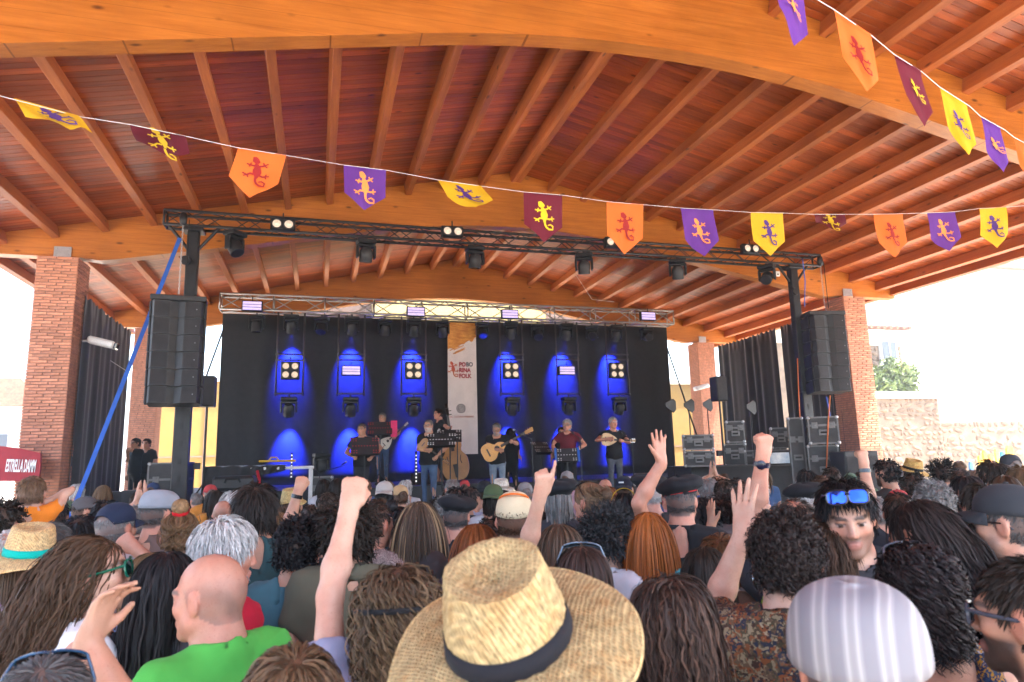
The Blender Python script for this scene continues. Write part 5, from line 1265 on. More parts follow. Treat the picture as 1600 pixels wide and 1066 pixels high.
for x0,x1,y0,lb in ((172,196,768,'left half of a pair'),(191,229,766,'right half of a pair')):
    c,w_,h = boxpx(x0,x1,y0,800,11.4); e = empty('wedge_speaker', c, .2, 'black wedge monitor speaker before the side drape, '+lb, 'speaker')
    MB().prism([(-.25,0),(.25,0),(.25,h),(-.12,h)], w_, Matrix.Rotation(R(90),4,'Z')).build('cabinet', M['blackp'], e); MB().box((0,-.262,h*.5), (w_*.9,.01,h*.85)).build('grille', M['grille'], e)
def small_speaker(px0,px1,py0,py1,D,foot,label):
    c,w_,h = boxpx(px0,px1,py0,py1,D); e = empty('pole_speaker', (c.x,c.y,foot), 0, label, 'speaker'); z = c.z-foot
    MB().bbox((0,0,z+h/2), (w_,.3,h), .02).build('cabinet', M['blackp'], e); MB().box((0,-.155,z+h/2), (w_*.88,.01,h*.92)).build('grille', M['grille'], e)
    MB().tube([(0,0,.12),(0,0,z)], .022, 10).build('pole', M['black'], e); MB().bbox((-.12,-.03,z*.46), (.12,.07,.12), .01).build('cable_box', M['blackp'], e)
    for a in (30,150,270): MB().tube([(0,0,.62),(math.cos(R(a))*.45,math.sin(R(a))*.45,.012)], .014, 8).build('leg', M['black'], e)
small_speaker(312,335,587,636,13.0,SZ,'small black speaker on a tall pole left of the backdrop')
small_speaker(1115,1133,588,627,14.6,SZ,'small black speaker on a pole before the right side drape')
# antennas
for px,py,D,lb in ((1048,634,14.4,'leftmost'),(1077,634,14.6,'second'),(1106,633,15.4,'third'),(1174,637,14.2,'rightmost')):
    p = atD(px,py,D); e = empty('paddle_antenna', (p.x,p.y,SZ), R(20), '%s black paddle antenna on a thin stand at right of the stage'%lb, 'antenna', 'paddle antennas'); z = p.z-SZ
    MB().prism([(-.17,-.02),(-.17,.05),(.08,.15),(.16,.1),(.16,-.08),(.08,-.15)], .02, Matrix.Translation((0,0,z))).build('paddle', M['blackp'], e)
    MB().tube([(0,.02,.05),(0,.02,z-.1)], .012, 8).build('pole', M['black'], e)
    for a in (30,150,270): MB().tube([(0,.02,.35),(math.cos(R(a))*.3,math.sin(R(a))*.3,.01)], .009, 6).build('leg', M['black'], e)
# LED dotted tubes
for px,y0,y1,D,lb in ((650,706,755,14.0,'centre'),(455,708,748,14.4,'left')):
    a,b_ = atD(px,y1,D), atD(px,y0,D); e = empty('led_tube', a, 0, 'upright black tube with a dotted row of white lights at %s stage'%lb, 'led tube'); L = (b_-a).length
    MB().bbox((0,0,L/2), (.05,.05,L), .008).build('tube', M['black'], e)
    for k in range(int(L/.075)): MB().box((0,-.027,.04+k*.075), (.03,.006,.03)).build('pixel', M['ledw'] if 'ledw' in M else M.setdefault('ledw', mat('led_white', (.8,.8,.75), .4, emit=(1,.95,.85), es=.12)), e)
# music and microphone stands
def music_stand(px, py, D, foot, w_, h, rz, dots, label, frame=None, tilt=18):
    p = atD(px,py,D); e = empty('music_stand', (p.x,p.y,foot), rz, label, 'music stand', 'music stands'); z = p.z-foot; rot = Matrix.Rotation(R(-tilt),3,'X'); c = Vector((0,0,z))
    MB().bbox(c, (w_,.014,h), .004, rot).build('desk', M['black'], e); MB().bbox(c+rot @ Vector((0,.04,-h/2+.01)), (w_,.08,.014), .003, rot).build('ledge', M['black'], e)
    q = MB(); pat = [(i*.055-w_*.42,j) for i in range(int(w_*.84/.055)+1) for j in (0,)]+[(sx*(w_*.30+k*.05),jj) for sx in (-1,1) for k in (0,1,2) for jj in (-.27,-.4,.3,.42)]
    for x,j in pat: q.box(c+rot @ Vector((x,-.0075,j*h)), (.022,.004,.016), rot)
    tag(q.build('perforations', dots, e), kind='stuff')
    MB().tube([(0,.01,z-h*.3),(0,.01,.25)], .013, 8).build('pole', M['black'], e)
    for a in (90,210,330): MB().tube([(0,.01,.28),(math.cos(R(a))*.28,math.sin(R(a))*.28,.01)], .010, 6).build('leg', M['black'], e)
    if frame:
        for s in (-1,1): MB().bbox(c+rot @ Vector((s*(w_/2+.02),-.01,0)), (.045,.02,h*1.1), .005, rot).build('clip', frame, e)
    return e, p
RDOT = mat('red_glow_dots', (.45,.02,.03), .6); WDOT = mat('pale_dots', (.6,.6,.58), .6); PINK = mat('pink_paper', (.75,.03,.16), .7); BLUEC = mat('blue_clip', (.01,.10,.40), .5)  # red light in the stand holes is painted as the dots' own colour
music_stand(570,697,12.9,SZ,.54,.34,R(8),RDOT,'red-dotted music stand before the leftmost musician')
ms,p = music_stand(594,669,14.8,RZ,.52,.28,R(-4),RDOT,'red-dotted music stand with pink sheet, further back'); q = MB(); q.bbox((.30,-.02,p.z-RZ-.02), (.14,.012,.36), .003); tag(q.build('pink_sheet', PINK), 'bright pink sheet clipped to the rear red-dotted music stand', 'paper').location = ms.location
music_stand(690,687,12.5,SZ,.50,.26,R(-12),WDOT,'black music stand with pale dots before the goateed musician',None,30)
music_stand(703,680,13.3,SZ,.46,.24,R(-12),WDOT,'black music stand just behind the pale-dotted one',None,30)
music_stand(886,711,12.9,SZ,.40,.26,R(-14),WDOT,'music stand with bright blue side clips before the maroon-shirted singer',BLUEC)
music_stand(846,699,13.8,SZ,.46,.28,R(30),WDOT,'dark music stand leaning between guitarist and maroon-shirted singer',None,40)
def mic_stand(px, py, D, foot, dx, label):
    p = atD(px,py,D); e = empty('microphone_stand', (p.x+dx,p.y-.25,foot), 0, label, 'microphone stand', 'microphone stands'); z = p.z-foot; tip = Vector((-dx,.25,z))
    MB().tube([(0,0,.03),(0,0,z-.18)], .011, 8).build('pole', M['black'], e); MB().tube([(0,0,z-.18),tuple(tip+Vector((0,-.1,-.06)))], .008, 8).build('boom', M['black'], e)
    q = MB(); d = Vector((-dx*.4,.25,.12)).normalized(); q.tube([tip-d*.16,tip-d*.04], [.012,.018], 10); mc = q.build('microphone', M['blackp'], e, True); q = MB(); bm = bmesh.new(); bmesh.ops.create_icosphere(bm, subdivisions=2, radius=.026); q.bm(bm, tip); q.build('mesh_ball', M['steel'], mc, True)
    for a in (90,210,330): MB().tube([(0,0,.05),(math.cos(R(a))*.3,math.sin(R(a))*.3,.01)], .009, 6).build('leg', M['black'], e)
mic_stand(686,672,12.75,SZ,.30,'microphone on a stand at the goateed musician')
mic_stand(803,672,13.0,SZ,.28,'microphone on a boom stand right of the guitarist')
mic_stand(890,672,13.35,SZ,.12,'microphone at the mouth of the maroon-shirted singer')
mic_stand(965,673,13.5,SZ,.18,'microphone with pale shield before the white-haired musician')
mic_stand(541,722,13.2,SZ,-.5,'low boom microphone before the leftmost musician')
# small floor items on the stage
for px,py,D,d,lb in ((505,752,14.6,(.3,.25,.3),'second lamp body'),):
    pass
p = atD(502,742,13.6); moving_head((p.x,p.y,p.z+.47), 'dark moving head lamp standing on the upright flight case', R(180), .3, .9, group='lamps on the floor')
for px,py,D,w_,h,lb in ((757,745,14.2,.5,.32,'left of the guitarist'),(915,748,14.4,.55,.3,'right of the maroon-shirted singer'),(800,750,14.8,.4,.3,'behind the guitarist'),(660,752,15.3,.5,.25,'by the double bass'),(1045,742,14.0,.5,.4,'at the right edge of the drape')):
    p = atD(px,py,D); zf = RZ if p.y > 14.7 else SZ; e = empty('monitor_speaker', (p.x,p.y,zf), R(rng.uniform(-15,15)), 'low black floor monitor '+lb, 'speaker'); MB().prism([(-.2,0),(.2,0),(.2,h),(-.05,h)], w_, Matrix.Rotation(R(-90),4,'Z') @ Matrix.Rotation(R(180),4,'Z')).build('cabinet', M['blackp'], e); MB().bbox((0,0,h+.012), (w_*.4,.05,.02), .005).build('handle', M['alu'], e)
# ================================================================== instruments
def guitar(name, c, ang, scale, col, neckL, label, dark=(.05,.03,.02), plump=1.0, face=0, rz=0):
    """c = body centre; ang = neck angle in the picture plane; front towards -Y"""
    e = empty(name, c, rz, label, 'instrument'); Rm = Matrix.Rotation(-ang,4,'Y') @ Matrix.Scale(scale,4); wm = mat(name+'_top', col, .3, var=.12, scale=5, spec=.6); dm = mat(name+'_dark', dark, .4)
    def hw(t):   # half width along the body, t 0 tail .. 1 neck end
        return (.185*math.sin(math.pi*min(1,max(0,t*.98+.01))**.62)**.55*(1-.24*t) - .052*math.exp(-((t-.60)/.12)**2)*(1 if plump==1 else 0))*plump
    n = 26; up = [(-.24+.48*i/n, hw(i/n)) for i in range(n+1)]; poly = up+[(x,-w_) for x,w_ in reversed(up)]
    MB().prism(poly, .10, Rm).build('body', wm, e, 'auto')
    q = MB(); q.lathe([(.042,0),(.042,.003),(.050,.003),(.050,0)], Rm @ Vector((.06,-.0515,0)), 20, (Rm.to_3x3() @ Matrix.Rotation(R(90),3,'X'))); q.lathe([(0,.001),(.042,.001)], Rm @ Vector((.06,-.0515,0)), 20, (Rm.to_3x3() @ Matrix.Rotation(R(90),3,'X'))); q.build('sound_hole', dm, e)
    q = MB(); q.bbox((0,0,0), (.03,.014,.15), .004); [None]; q.v = [tuple(Rm @ (Vector(v)+Vector((-.12,-.055,0)))) for v in q.v]; q.build('bridge', dm, e)
    q = MB(); q.bbox((0,0,0), (neckL+.1,.03,.052), .008); q.v = [tuple(Rm @ (Vector(v)+Vector((.24+neckL/2-.05,-.052,0)))) for v in q.v]; nk = q.build('neck', dm, e)
    q = MB(); q.prism([(0,-.03),(.17,-.04),(.18,.04),(0,.03)], .02, Rm @ Matrix.Translation((.24+neckL,-.05,0))); q.build('headstock', mat(name+'_head', tuple(x*.6 for x in col), .4), nk)
    q = MB()
    for k in range(6):
        s_ = -1 if k < 3 else 1; q.tube([Rm @ Vector((.28+neckL+(k%3)*.045,-.05,s_*.03)), Rm @ Vector((.28+neckL+(k%3)*.045,-.05,s_*.062))], .008, 6)
    tag(q.build('tuning_pegs', M['chrome'], nk), kind='stuff')
    return e
def gpx(px, py, D): return atD(px,py,D)
guitar('classical_guitar', gpx(772,703,12.98), R(27), 1.02, (.62,.28,.035), .42, 'orange-topped classical guitar held by the grey-bearded player', rz=R(-12))
guitar('bandurria', gpx(604,691,15.2), R(42), .62, (.62,.52,.42), .62, 'pale-bodied long-necked lute held by the rear musician', plump=1.2, rz=R(-5))
guitar('small_guitar', gpx(666,698,12.72), R(-38), .60, (.42,.17,.02), .45, 'dark orange bandurria with its neck pointing down', plump=1.25, rz=R(-8))
guitar('ukulele', gpx(952,687,13.5), R(-4), .66, (.58,.36,.16), .38, 'light wood lute held by the white-haired musician', plump=1.15, rz=R(-15))
# double bass
bt, bb_ = atD(701,632,14.5), atD(716,744,14.5); e = empty('double_bass', (bb_.x,bb_.y,RZ), R(-14), 'large double bass with dark scroll standing mid-stage before the banner', 'instrument')
hB = bt.z-RZ; wm = mat('bass_wood', (.42,.19,.05), .3, var=.2, scale=4, spec=.6); Rl = Matrix.Rotation(R(-8),4,'Y')
def bw_(t): return .33*math.sin(math.pi*(.02+.96*t)**.72)**.5*(1-.32*t)-.075*math.exp(-((t-.58)/.09)**2)
n = 36; up = [(bw_(i/n), .10+1.06*i/n) for i in range(n+1)]; poly = [(x,z) for x,z in up]+[(-x,z) for x,z in reversed(up)]
MB().prism(poly, .19, Rl).build('body', wm, e, 'auto'); dm = mat('bass_ebony', (.03,.018,.012), .4)
MB().prism([(-.035,.72),(.035,.72),(.022,hB-.2),(-.022,hB-.2)], .05, Rl @ Matrix.Translation((0,-.12,0))).build('fingerboard', dm, e)
q = MB(); q.tube([Rl @ Vector((0,-.1,hB-.22)), Rl @ Vector((0,-.1,hB-.06)), Rl @ Vector((0,-.16,hB-.0)), Rl @ Vector((0,-.19,hB-.04)), Rl @ Vector((0,-.15,hB-.06))], [.035,.04,.035,.03,.02], 10); sc_o = q.build('scroll', dm, e, True)
for k in range(4): MB().tube([Rl @ Vector(((-.09 if k%2 else .0),-.1,hB-.2+k*.04)), Rl @ Vector(((0 if k%2 else .09),-.1,hB-.2+k*.04))], .010, 6).build('tuning_peg', dm, sc_o)
q = MB(); q.prism([(-.02,.16),(.02,.16),(.045,.44),(-.045,.44)], .03, Rl @ Matrix.Translation((0,-.12,0))); q.build('tailpiece', dm, e); q = MB(); q.prism([(-.08,0),(.08,0),(.05,.14),(-.05,.14)], .02, Rl @ Matrix.Translation((0,-.13,.50))); q.build('bridge', wm, e)
for s in (-1,1): MB().tube([Rl @ Vector((s*.15,-.098,.44)), Rl @ Vector((s*.13,-.098,.52)), Rl @ Vector((s*.15,-.098,.62))], .010, 6).build('sound_hole', dm, e)
MB().tube([Rl @ Vector((0,0,.12)), Vector((0,0,0))], .010, 6).build('endpin', M['steel'], e)
# ================================================================== musicians
def musician(px, py, D, foot, yaw, label, hair, topcol, legcol, arms=(None,None), **kw):
    p = atD(px,py,D); h = p.z-foot-.012; loc = Vector((p.x,p.y,foot)); rz = R(180+yaw)+math.atan2(-p.x,p.y); h = min(max(h,1.58),1.85)
    sp = dict(h=h, far=1, haircol=kw.pop('hc',GY), hair=hair, topcol=topcol, legcol=legcol, seed=int(px), hands=True, skin=SK[kw.pop('sk','tan')]); sp.update(kw)
    for side,a in zip('LR',arms):
        if a: 
            d = dict(a); q = d.pop('px'); d['w'] = tuple(local(loc, rz, atD(*q))); sp['arm'+side] = d
    return assemble(loc, rz, sp, label, 'musicians on the stage')
GOAT = (.45,.43,.40,.8)
glf = lambda e,T,b: glasses(e,T,(.02,.02,.02),(.30,.2,.16),False,.05,.034,.0022,M['skin'],'spectacles')
Bk = (.016,.016,.018); JN = (.07,.11,.19)
musician(566,661,13.4,SZ,-25,'grey-haired musician in black shirt behind the leftmost red-dotted stand', hstyle('short',SP,.5,streak=(GY,.5)), Bk, (.03,.03,.035), (dict(px=(581,714,13.15),hand='grip',n=(0,1,0)),dict(px=(553,714,13.15),hand='grip',n=(0,1,0))), hc=SP)
musician(598,645,15.5,RZ,-20,'rear musician in black shirt and jeans holding a pale long-necked lute', hstyle('short',GY,.5), Bk, JN, (dict(px=(617,683,15.15),hand='grip',n=(0,1,0)),dict(px=(596,694,15.2),hand='relaxed',n=(0,1,0))), hc=GY)
musician(686,638,14.9,RZ,-70,'dark-haired double bass player in black looking to the right', hstyle('short',DK,.5), Bk, (.03,.03,.04), (dict(px=(704,668,14.7),hand='grip',n=(0,1,0)),dict(px=(712,706,14.6),hand='relaxed',n=(0,1,0))), hc=DK, sk='red')
musician(670,655,13.0,SZ,-25,'goateed grey-haired musician in black shirt and jeans playing a bandurria', hstyle('crop',GY,.5), Bk, JN, (dict(px=(683,713,12.7),hand='grip',n=(0,1,0)),dict(px=(668,703,12.66),hand='relaxed',n=(0,1,0))), beard=GOAT, acc=[glf], girth=1.08)
musician(776,659,13.3,SZ,-5,'grey-bearded guitarist in black shirt and pale jeans looking down at his guitar', hstyle('short',GY,.5), Bk, (.20,.25,.31), (dict(px=(800,690,12.9),hand='grip',n=(0,1,0)),dict(px=(780,703,12.9),hand='relaxed',n=(0,1,0))), beard=(.35,.34,.33,.85), head=(R(22),0,0), acc=[glf])
musician(797,668,14.4,SZ,10,'dark-haired woman in black standing behind the guitarist', hstyle('longstraight',BK,.4), Bk, Bk, (None,None), fem=1, hc=BK, hands=False)
musician(886,655,13.6,SZ,-10,'singer in maroon printed shirt and glasses behind the blue-clipped stand', hstyle('shorttop',WH,.5), (.13,.02,.03), (.02,.02,.022), (dict(px=(901,703,13.2),hand='grip',n=(0,1,0)),dict(px=(868,704,13.2),hand='grip',n=(0,1,0))), hc=GY, acc=[glf], sk='red')
musician(877,667,14.6,SZ,0,'short dark-haired musician mostly hidden behind the maroon-shirted singer', hstyle('short',DK,.4), Bk, Bk, (None,None), hc=DK, hands=False)
musician(957,651,13.8,SZ,25,'white-haired musician in black printed shirt and grey jeans playing a light lute', hstyle('short',WH,.5), Bk, (.09,.10,.12), (dict(px=(972,689,13.45),hand='grip',n=(0,1,0)),dict(px=(950,686,13.4),hand='relaxed',n=(0,1,0))), hc=WH, sk='red')
for px,py,D,w_,h_,c_,lb in ((885,690,13.36,.22,.13,(.42,.22,.10),'p'),):
    pass
# crew by the far left column
def crew(px, py, D, yaw, label, arms=(None,None), **kw): return musician(px, py, D, SZ, yaw, label, hstyle('short',DK,.5), Bk, Bk, arms, hc=DK, **kw)
crew(212,709,14.6,-60,'stagehand in black with a hand behind his head by the far left column',(dict(px=(200,716,14.5),hand='relaxed',pole=(-1,0,1)),None))
crew(228,718,14.9,-30,'second stagehand in black half hidden behind the grey flight case', hands=False)
# ================================================================== bunting
FC = {'yellow':(.72,.42,.01),'maroon':(.15,.006,.02),'orange':(.78,.16,.02),'purple':(.13,.03,.26)}
FM = {k:mat('pennant_'+k, v, .8, var=.06, scale=3, bump=.15, bscale=200) for k,v in FC.items()}
for k,m_ in FM.items():      # thin cloth lets some light through
    t = m_.node_tree; b_ = t.nodes['Principled BSDF']; tr = t.nodes.new('ShaderNodeBsdfTranslucent'); tr.inputs['Color'].default_value = (*FC[k],1); ms_ = t.nodes.new('ShaderNodeMixShader'); ms_.inputs['Fac'].default_value = .25
    t.links.new(b_.outputs[0], ms_.inputs[1]); t.links.new(tr.outputs[0], ms_.inputs[2]); t.links.new(ms_.outputs[0], t.nodes['Material Output'].inputs['Surface'])
EM = {'yellow':mat('emblem_violet', (.07,.02,.16), .8),'maroon':mat('emblem_yellow', (.75,.48,.01), .8),'orange':mat('emblem_red', (.30,.010,.008), .8),'purple':mat('emblem_orange', (.80,.24,.05), .8)}
def pennant(A, B, tip, colr, label, seed, group):
    """A,B top corners on the cord, tip = lowest point (3D)"""
    A,B,tip = Vector(A),Vector(B),Vector(tip); r = random.Random(seed); mid = (A+B)/2; dn = tip-mid; ex = B-A; W_ = ex.length; nrm = ex.cross(dn).normalized(); 
    if nrm.y > 0: nrm = -nrm
    e = empty('pennant', mid, 0, label, 'pennant', group); a1,a2,p1,p2 = r.uniform(.009,.019),r.uniform(.004,.009),r.uniform(0,6),r.uniform(0,6); sx = r.uniform(-.04,.04)
    def P(u,v,l=0):   # u -.5...5, v 0..1
        w_ = (a1*math.sin(5*u+3*v+p1)+a2*math.sin(11*u-4*v+p2))*(max(v,0)**.6)*(W_/.33)*1.5; return ex*(u+sx*v)+dn*v+nrm*(w_+l)
    nU,nV = 14,16; vs = []
    for j in range(nV+1):
        for i in range(nU+1):
            u = i/nU-.5; vm = 1-.34*abs(u)*2*1.0; vs.append(P(u, j/nV*vm))
    q = MB(); q.add(vs, [(j*(nU+1)+i, (j+1)*(nU+1)+i, (j+1)*(nU+1)+i+1, j*(nU+1)+i+1) for j in range(nV) for i in range(nU)]); q.build('cloth', FM[colr], e, True)
    q = MB(); asp = W_/dn.length; gecko(q, lambda x,y,l: P(x*.93, .46+y*.93*asp*1.02, .0035+.0006*l)); q.build('gecko_emblem', EM[colr], e)
    q = MB(); q.add([P(i/14-.5, v_, .0022) for v_ in (0,.055) for i in range(15)], [(i,15+i,16+i,i+1) for i in range(14)]); q.build('hem', FM[colr], e, True)
    return e
def bunting(cord_px, flags, cordlabel, grp):
    cp = [atD(*c) for c in cord_px]; pts = []
    for i in range(len(cp)-1):
        for k in range(4): pts.append(cp[i]+(cp[i+1]-cp[i])*(k/4))
    pts.append(cp[-1]); tag(MB().tube(pts, .0019, 6).build('bunting_cord', M['white']), cordlabel, 'cord')
    for i,(ax,ay,bx,by,tx,ty,D,c,lb) in enumerate(flags):
        A,B = atD(ax,ay,D), atD(bx,by,D*(1.008)); t = atD(tx,ty,D); hgt = .375; dn = t-(A+B)/2
        if dn.length < hgt*.93:      # blown by the wind: swung towards or away from the viewer
            away = ray(tx,ty).normalized(); t = t+away*math.sqrt(max(0,hgt*hgt-dn.length_squared))*(.8 if i%2 else -.8)
        pennant(A,B,t,c,lb,i*3+len(grp),grp)
bunting([(-60,140,3.9),(0,150,4.1),(122,182,4.3),(205,195,4.4),(290,213,4.5),(372,231,4.55),(447,243,4.65),(537,258,5.1),(603,266,5.25),(683,281,5.45),(752,291,5.6),(818,300,5.8),(878,305,5.95),(948,315,6.2),(1005,320,6.4),(1063,325,6.7),(1114,328,6.85),(1173,332,7.05),(1223,333,7.2),(1272,335,7.35),(1320,335,7.5),(1365,335,7.7),(1410,334,7.85),(1448,333,8.0),(1492,331,8.1),(1530,326,8.25),(1572,324,8.4),(1640,318,8.6)],
 [(20,153,122,181,100,203,4.25,'yellow','leftmost yellow pennant blown sideways with violet gecko'),(203,194,290,213,262,243,4.45,'maroon','maroon pennant twisted by wind with yellow gecko at left'),(372,231,447,243,392,308,4.6,'orange','leftmost hanging orange pennant with red gecko'),(537,258,603,266,568,327,5.2,'purple','purple pennant with orange gecko left of the folded yellow one'),(683,281,752,291,742,326,5.55,'yellow','folded yellow pennant above the middle of the truss'),(818,300,878,305,848,378,5.9,'maroon','maroon pennant with yellow gecko at the middle of the long cord'),(948,315,1005,320,976,397,6.3,'orange','orange pennant with red gecko covering a truss lamp'),(1063,325,1114,328,1101,401,6.8,'purple','purple pennant with orange gecko over the right of the truss'),(1173,332,1223,333,1204,400,7.15,'yellow','yellow pennant with violet gecko over the right end of the truss'),(1272,335,1320,335,1298,356,7.45,'maroon','maroon pennant flipped up so only a strip shows'),(1365,335,1410,334,1398,403,7.8,'orange','orange pennant right of the flipped maroon one'),(1448,333,1492,331,1483,393,8.05,'purple','purple pennant with orange gecko, second from right on the long cord'),(1530,326,1572,324,1557,388,8.3,'yellow','rightmost yellow pennant on the long cord')],
 'thin white cord strung with pennants across the whole picture','pennants on the long cord')
bunting([(1180,-75,2.75),(1208,-52,2.85),(1258,-12,2.95),(1303,15,3.05),(1362,56,3.2),(1397,85,3.3),(1440,112,3.45),(1468,136,3.55),(1515,166,3.8),(1532,182,3.95),(1570,203,4.2),(1585,215,4.35),(1625,236,4.6),(1700,275,5.0)],
 [(1208,-52,1255,-14,1246,70,2.9,'purple','purple pennant cut by the top edge of the picture'),(1303,15,1360,53,1353,143,3.12,'orange','orange pennant with red gecko on the steep cord at top right'),(1397,85,1438,111,1446,197,3.38,'maroon','maroon pennant with yellow gecko on the steep cord at top right'),(1468,136,1510,164,1511,243,3.68,'yellow','yellow pennant with violet gecko on the steep cord at top right'),(1532,182,1562,200,1565,271,4.08,'purple','purple pennant low on the steep cord at top right'),(1585,215,1615,231,1612,290,4.5,'orange','orange pennant cut by the right edge of the picture')],
 'thin white cord with pennants descending steeply at top right','pennants on the steep cord')
# ================================================================== the crowd
def pattern(name, cols, scale, kind='vor', rough=.85, detail=2):
    m = bpy.data.materials.new(name); t, b = nodes(m); L = t.links.new; N = t.nodes.new; tc = N('ShaderNodeTexCoord'); cr = N('ShaderNodeValToRGB'); cr.color_ramp.interpolation = 'CONSTANT'
    el = cr.color_ramp.elements
    while len(el) < len(cols): el.new(.5)
    for i,c in enumerate(cols): el[i].position = i/len(cols); el[i].color = (*c,1)
    nz = N('ShaderNodeTexNoise'); nz.inputs['Scale'].default_value = scale*.7; nz.inputs['Detail'].default_value = detail; L(tc.outputs['Object'], nz.inputs['Vector'])
    mx = N('ShaderNodeMix'); mx.data_type = 'RGBA'; mx.inputs['Factor'].default_value = .12; L(tc.outputs['Object'], mx.inputs[6]); L(nz.outputs['Color'], mx.inputs[7])
    if kind == 'vor':
        v = N('ShaderNodeTexVoronoi'); v.inputs['Scale'].default_value = scale; L(mx.outputs[2], v.inputs['Vector']); L(v.outputs['Color'], cr.inputs['Fac'])
    elif kind == 'ring':
        v = N('ShaderNodeTexVoronoi'); v.inputs['Scale'].default_value = scale; L(mx.outputs[2], v.inputs['Vector']); ml = N('ShaderNodeMath'); ml.operation = 'PINGPONG'; ml.inputs[1].default_value = .12; L(v.outputs['Distance'], ml.inputs[0]); m2 = N('ShaderNodeMath'); m2.operation = 'MULTIPLY'; m2.inputs[1].default_value = 8; L(ml.outputs[0], m2.inputs[0]); L(m2.outputs[0], cr.inputs['Fac'])
    elif kind == 'noise':
        n2 = N('ShaderNodeTexNoise'); n2.inputs['Scale'].default_value = scale; n2.inputs['Detail'].default_value = 4; n2.inputs['Distortion'].default_value = 1.2; L(tc.outputs['Object'], n2.inputs['Vector']); mr = N('ShaderNodeMapRange'); mr.inputs['From Min'].default_value = .3; mr.inputs['From Max'].default_value = .7; L(n2.outputs['Fac'], mr.inputs['Value']); L(mr.outputs[0], cr.inputs['Fac'])
    elif kind == 'stripe':
        w = N('ShaderNodeTexWave'); w.wave_profile = 'SIN'; w.inputs['Scale'].default_value = scale; w.inputs['Distortion'].default_value = 1.5; w.inputs['Detail'].default_value = 2; w.inputs['Detail Scale'].default_value = .6; L(tc.outputs['Object'], w.inputs['Vector']); cr.color_ramp.interpolation = 'EASE'; L(w.outputs['Fac'], cr.inputs['Fac'])
    L(cr.outputs['Color'], b.inputs['Base Color']); b.inputs['Roughness'].default_value = rough; b.inputs['Specular IOR Level'].default_value = .2; return m
PAIS = pattern('paisley_cloth', [(.03,.025,.02),(.10,.06,.035),(.045,.02,.015),(.20,.15,.09),(.02,.022,.035),(.17,.055,.02),(.06,.045,.025),(.28,.22,.14)], 62)
SWIRL = pattern('swirl_cloth', [(.05,.02,.02),(.55,.45,.40),(.08,.03,.03),(.5,.42,.38)], 26, 'ring')
FLOR = pattern('floral_cloth', [(.02,.03,.07),(.02,.03,.07),(.03,.05,.10),(.45,.22,.02),(.02,.03,.07),(.40,.38,.42)], 75)
LAV = pattern('lavender_print', [(.35,.22,.36),(.48,.38,.48),(.28,.13,.25),(.5,.42,.5)], 38, 'noise')
STRI = pattern('striped_cap_cloth', [(.26,.245,.255),(.38,.365,.36),(.28,.265,.28),(.22,.21,.23)], 7, 'stripe')
HAT = lambda p: p[:,2] < .052
def person(px, py, D, yaw, label, hair=None, hc=BR, topcol=(.05,.05,.06), hi=None, lod=None, acc=(), arms=(None,None), hairtop=.015, key=None, cat='person', group='audience in the crowd', zhi=1.88, **kw):
    hpx = 252/D; loc, rz, z = place(px, py, hpx, yaw, hairtop, zhi=zhi, D=D)
    hi = (D < 2.7) if hi is None else hi; lod = lod or (.6 if hair is not None and hair[0] == 'crop' and D < 5 else 1.2 if D < 1.8 else .85 if D < 2.8 else .5 if D < 3.8 else .22 if D < 6 else .14)
    sp = dict(h=z, hi=hi, yawv=yaw, far=int(D > 4.6), haircol=hc, seed=int(px*7+py) % 1000, topcol=topcol, skin=SK[kw.pop('sk','tan')], acc=list(acc)); sp.update(kw)
    if hair is not None:
        if isinstance(hair, str): hair = (hair,{})
        sp['hair'] = hstyle(hair[0], hc, lod, **hair[1])
        if 'extra' in kw: sp['hair'] = [sp['hair']]+kw['extra'](lod)
    for side,a in zip('LR',arms):
        if a is None: continue
        if isinstance(a,str): sp['arm'+side] = a; sp['hand'+side] = True
        else:
            d = dict(a); q = d.pop('px'); d['w'] = tuple(local(loc, rz, atD(*q)))
            for kk in ('n','d','pole'):
                if kk in d: d[kk] = wdir(rz, d[kk])
            sp['arm'+side] = d; sp['hand'+side] = True
    if key is not None:
        sc = z/1.72; sp['h'] = 1.72; sp['hi'] = False; sp['seed'] = 5; return assemble(loc, rz, sp, label, group, key, sc, cat)
    return assemble(loc, rz, sp, label, group, None, 1.0, cat)
def A_cap(col, **k): return lambda e,T,b: cap(e,T,col,**k)
def A_beret(**k): return lambda e,T,b: beret(e,T,**k)
def A_gl(**k): return lambda e,T,b: glasses(e,T,**k)
def A_watch(side, col=(.012,.012,.014), face=None):
    def f(e,T,b):
        S,E_,W_,d,n,kd = b['arms'][side]; dd = (W_-E_).normalized(); watch(e, W_-dd*.03, dd, col, .032*b['s'], face)
    return f
def band(col, z=.02, tilt=12, r=.004, k=1.07, wid=.012):
    def f(e,T,b):
        mb = MB(); Tc = T @ Matrix.Translation((0,-.012,z)) @ Matrix.Rotation(R(tilt),4,'X'); shell(lambda u,v: (.083*k*math.cos(6.2832*u), .104*k*math.sin(6.2832*u), wid*(v-.5)), 36, 2, mb); o = part_mesh('headband', mb, Tc, col, M['cloth'], e); so = o.modifiers.new('t','SOLIDIFY'); so.thickness = r
    return f
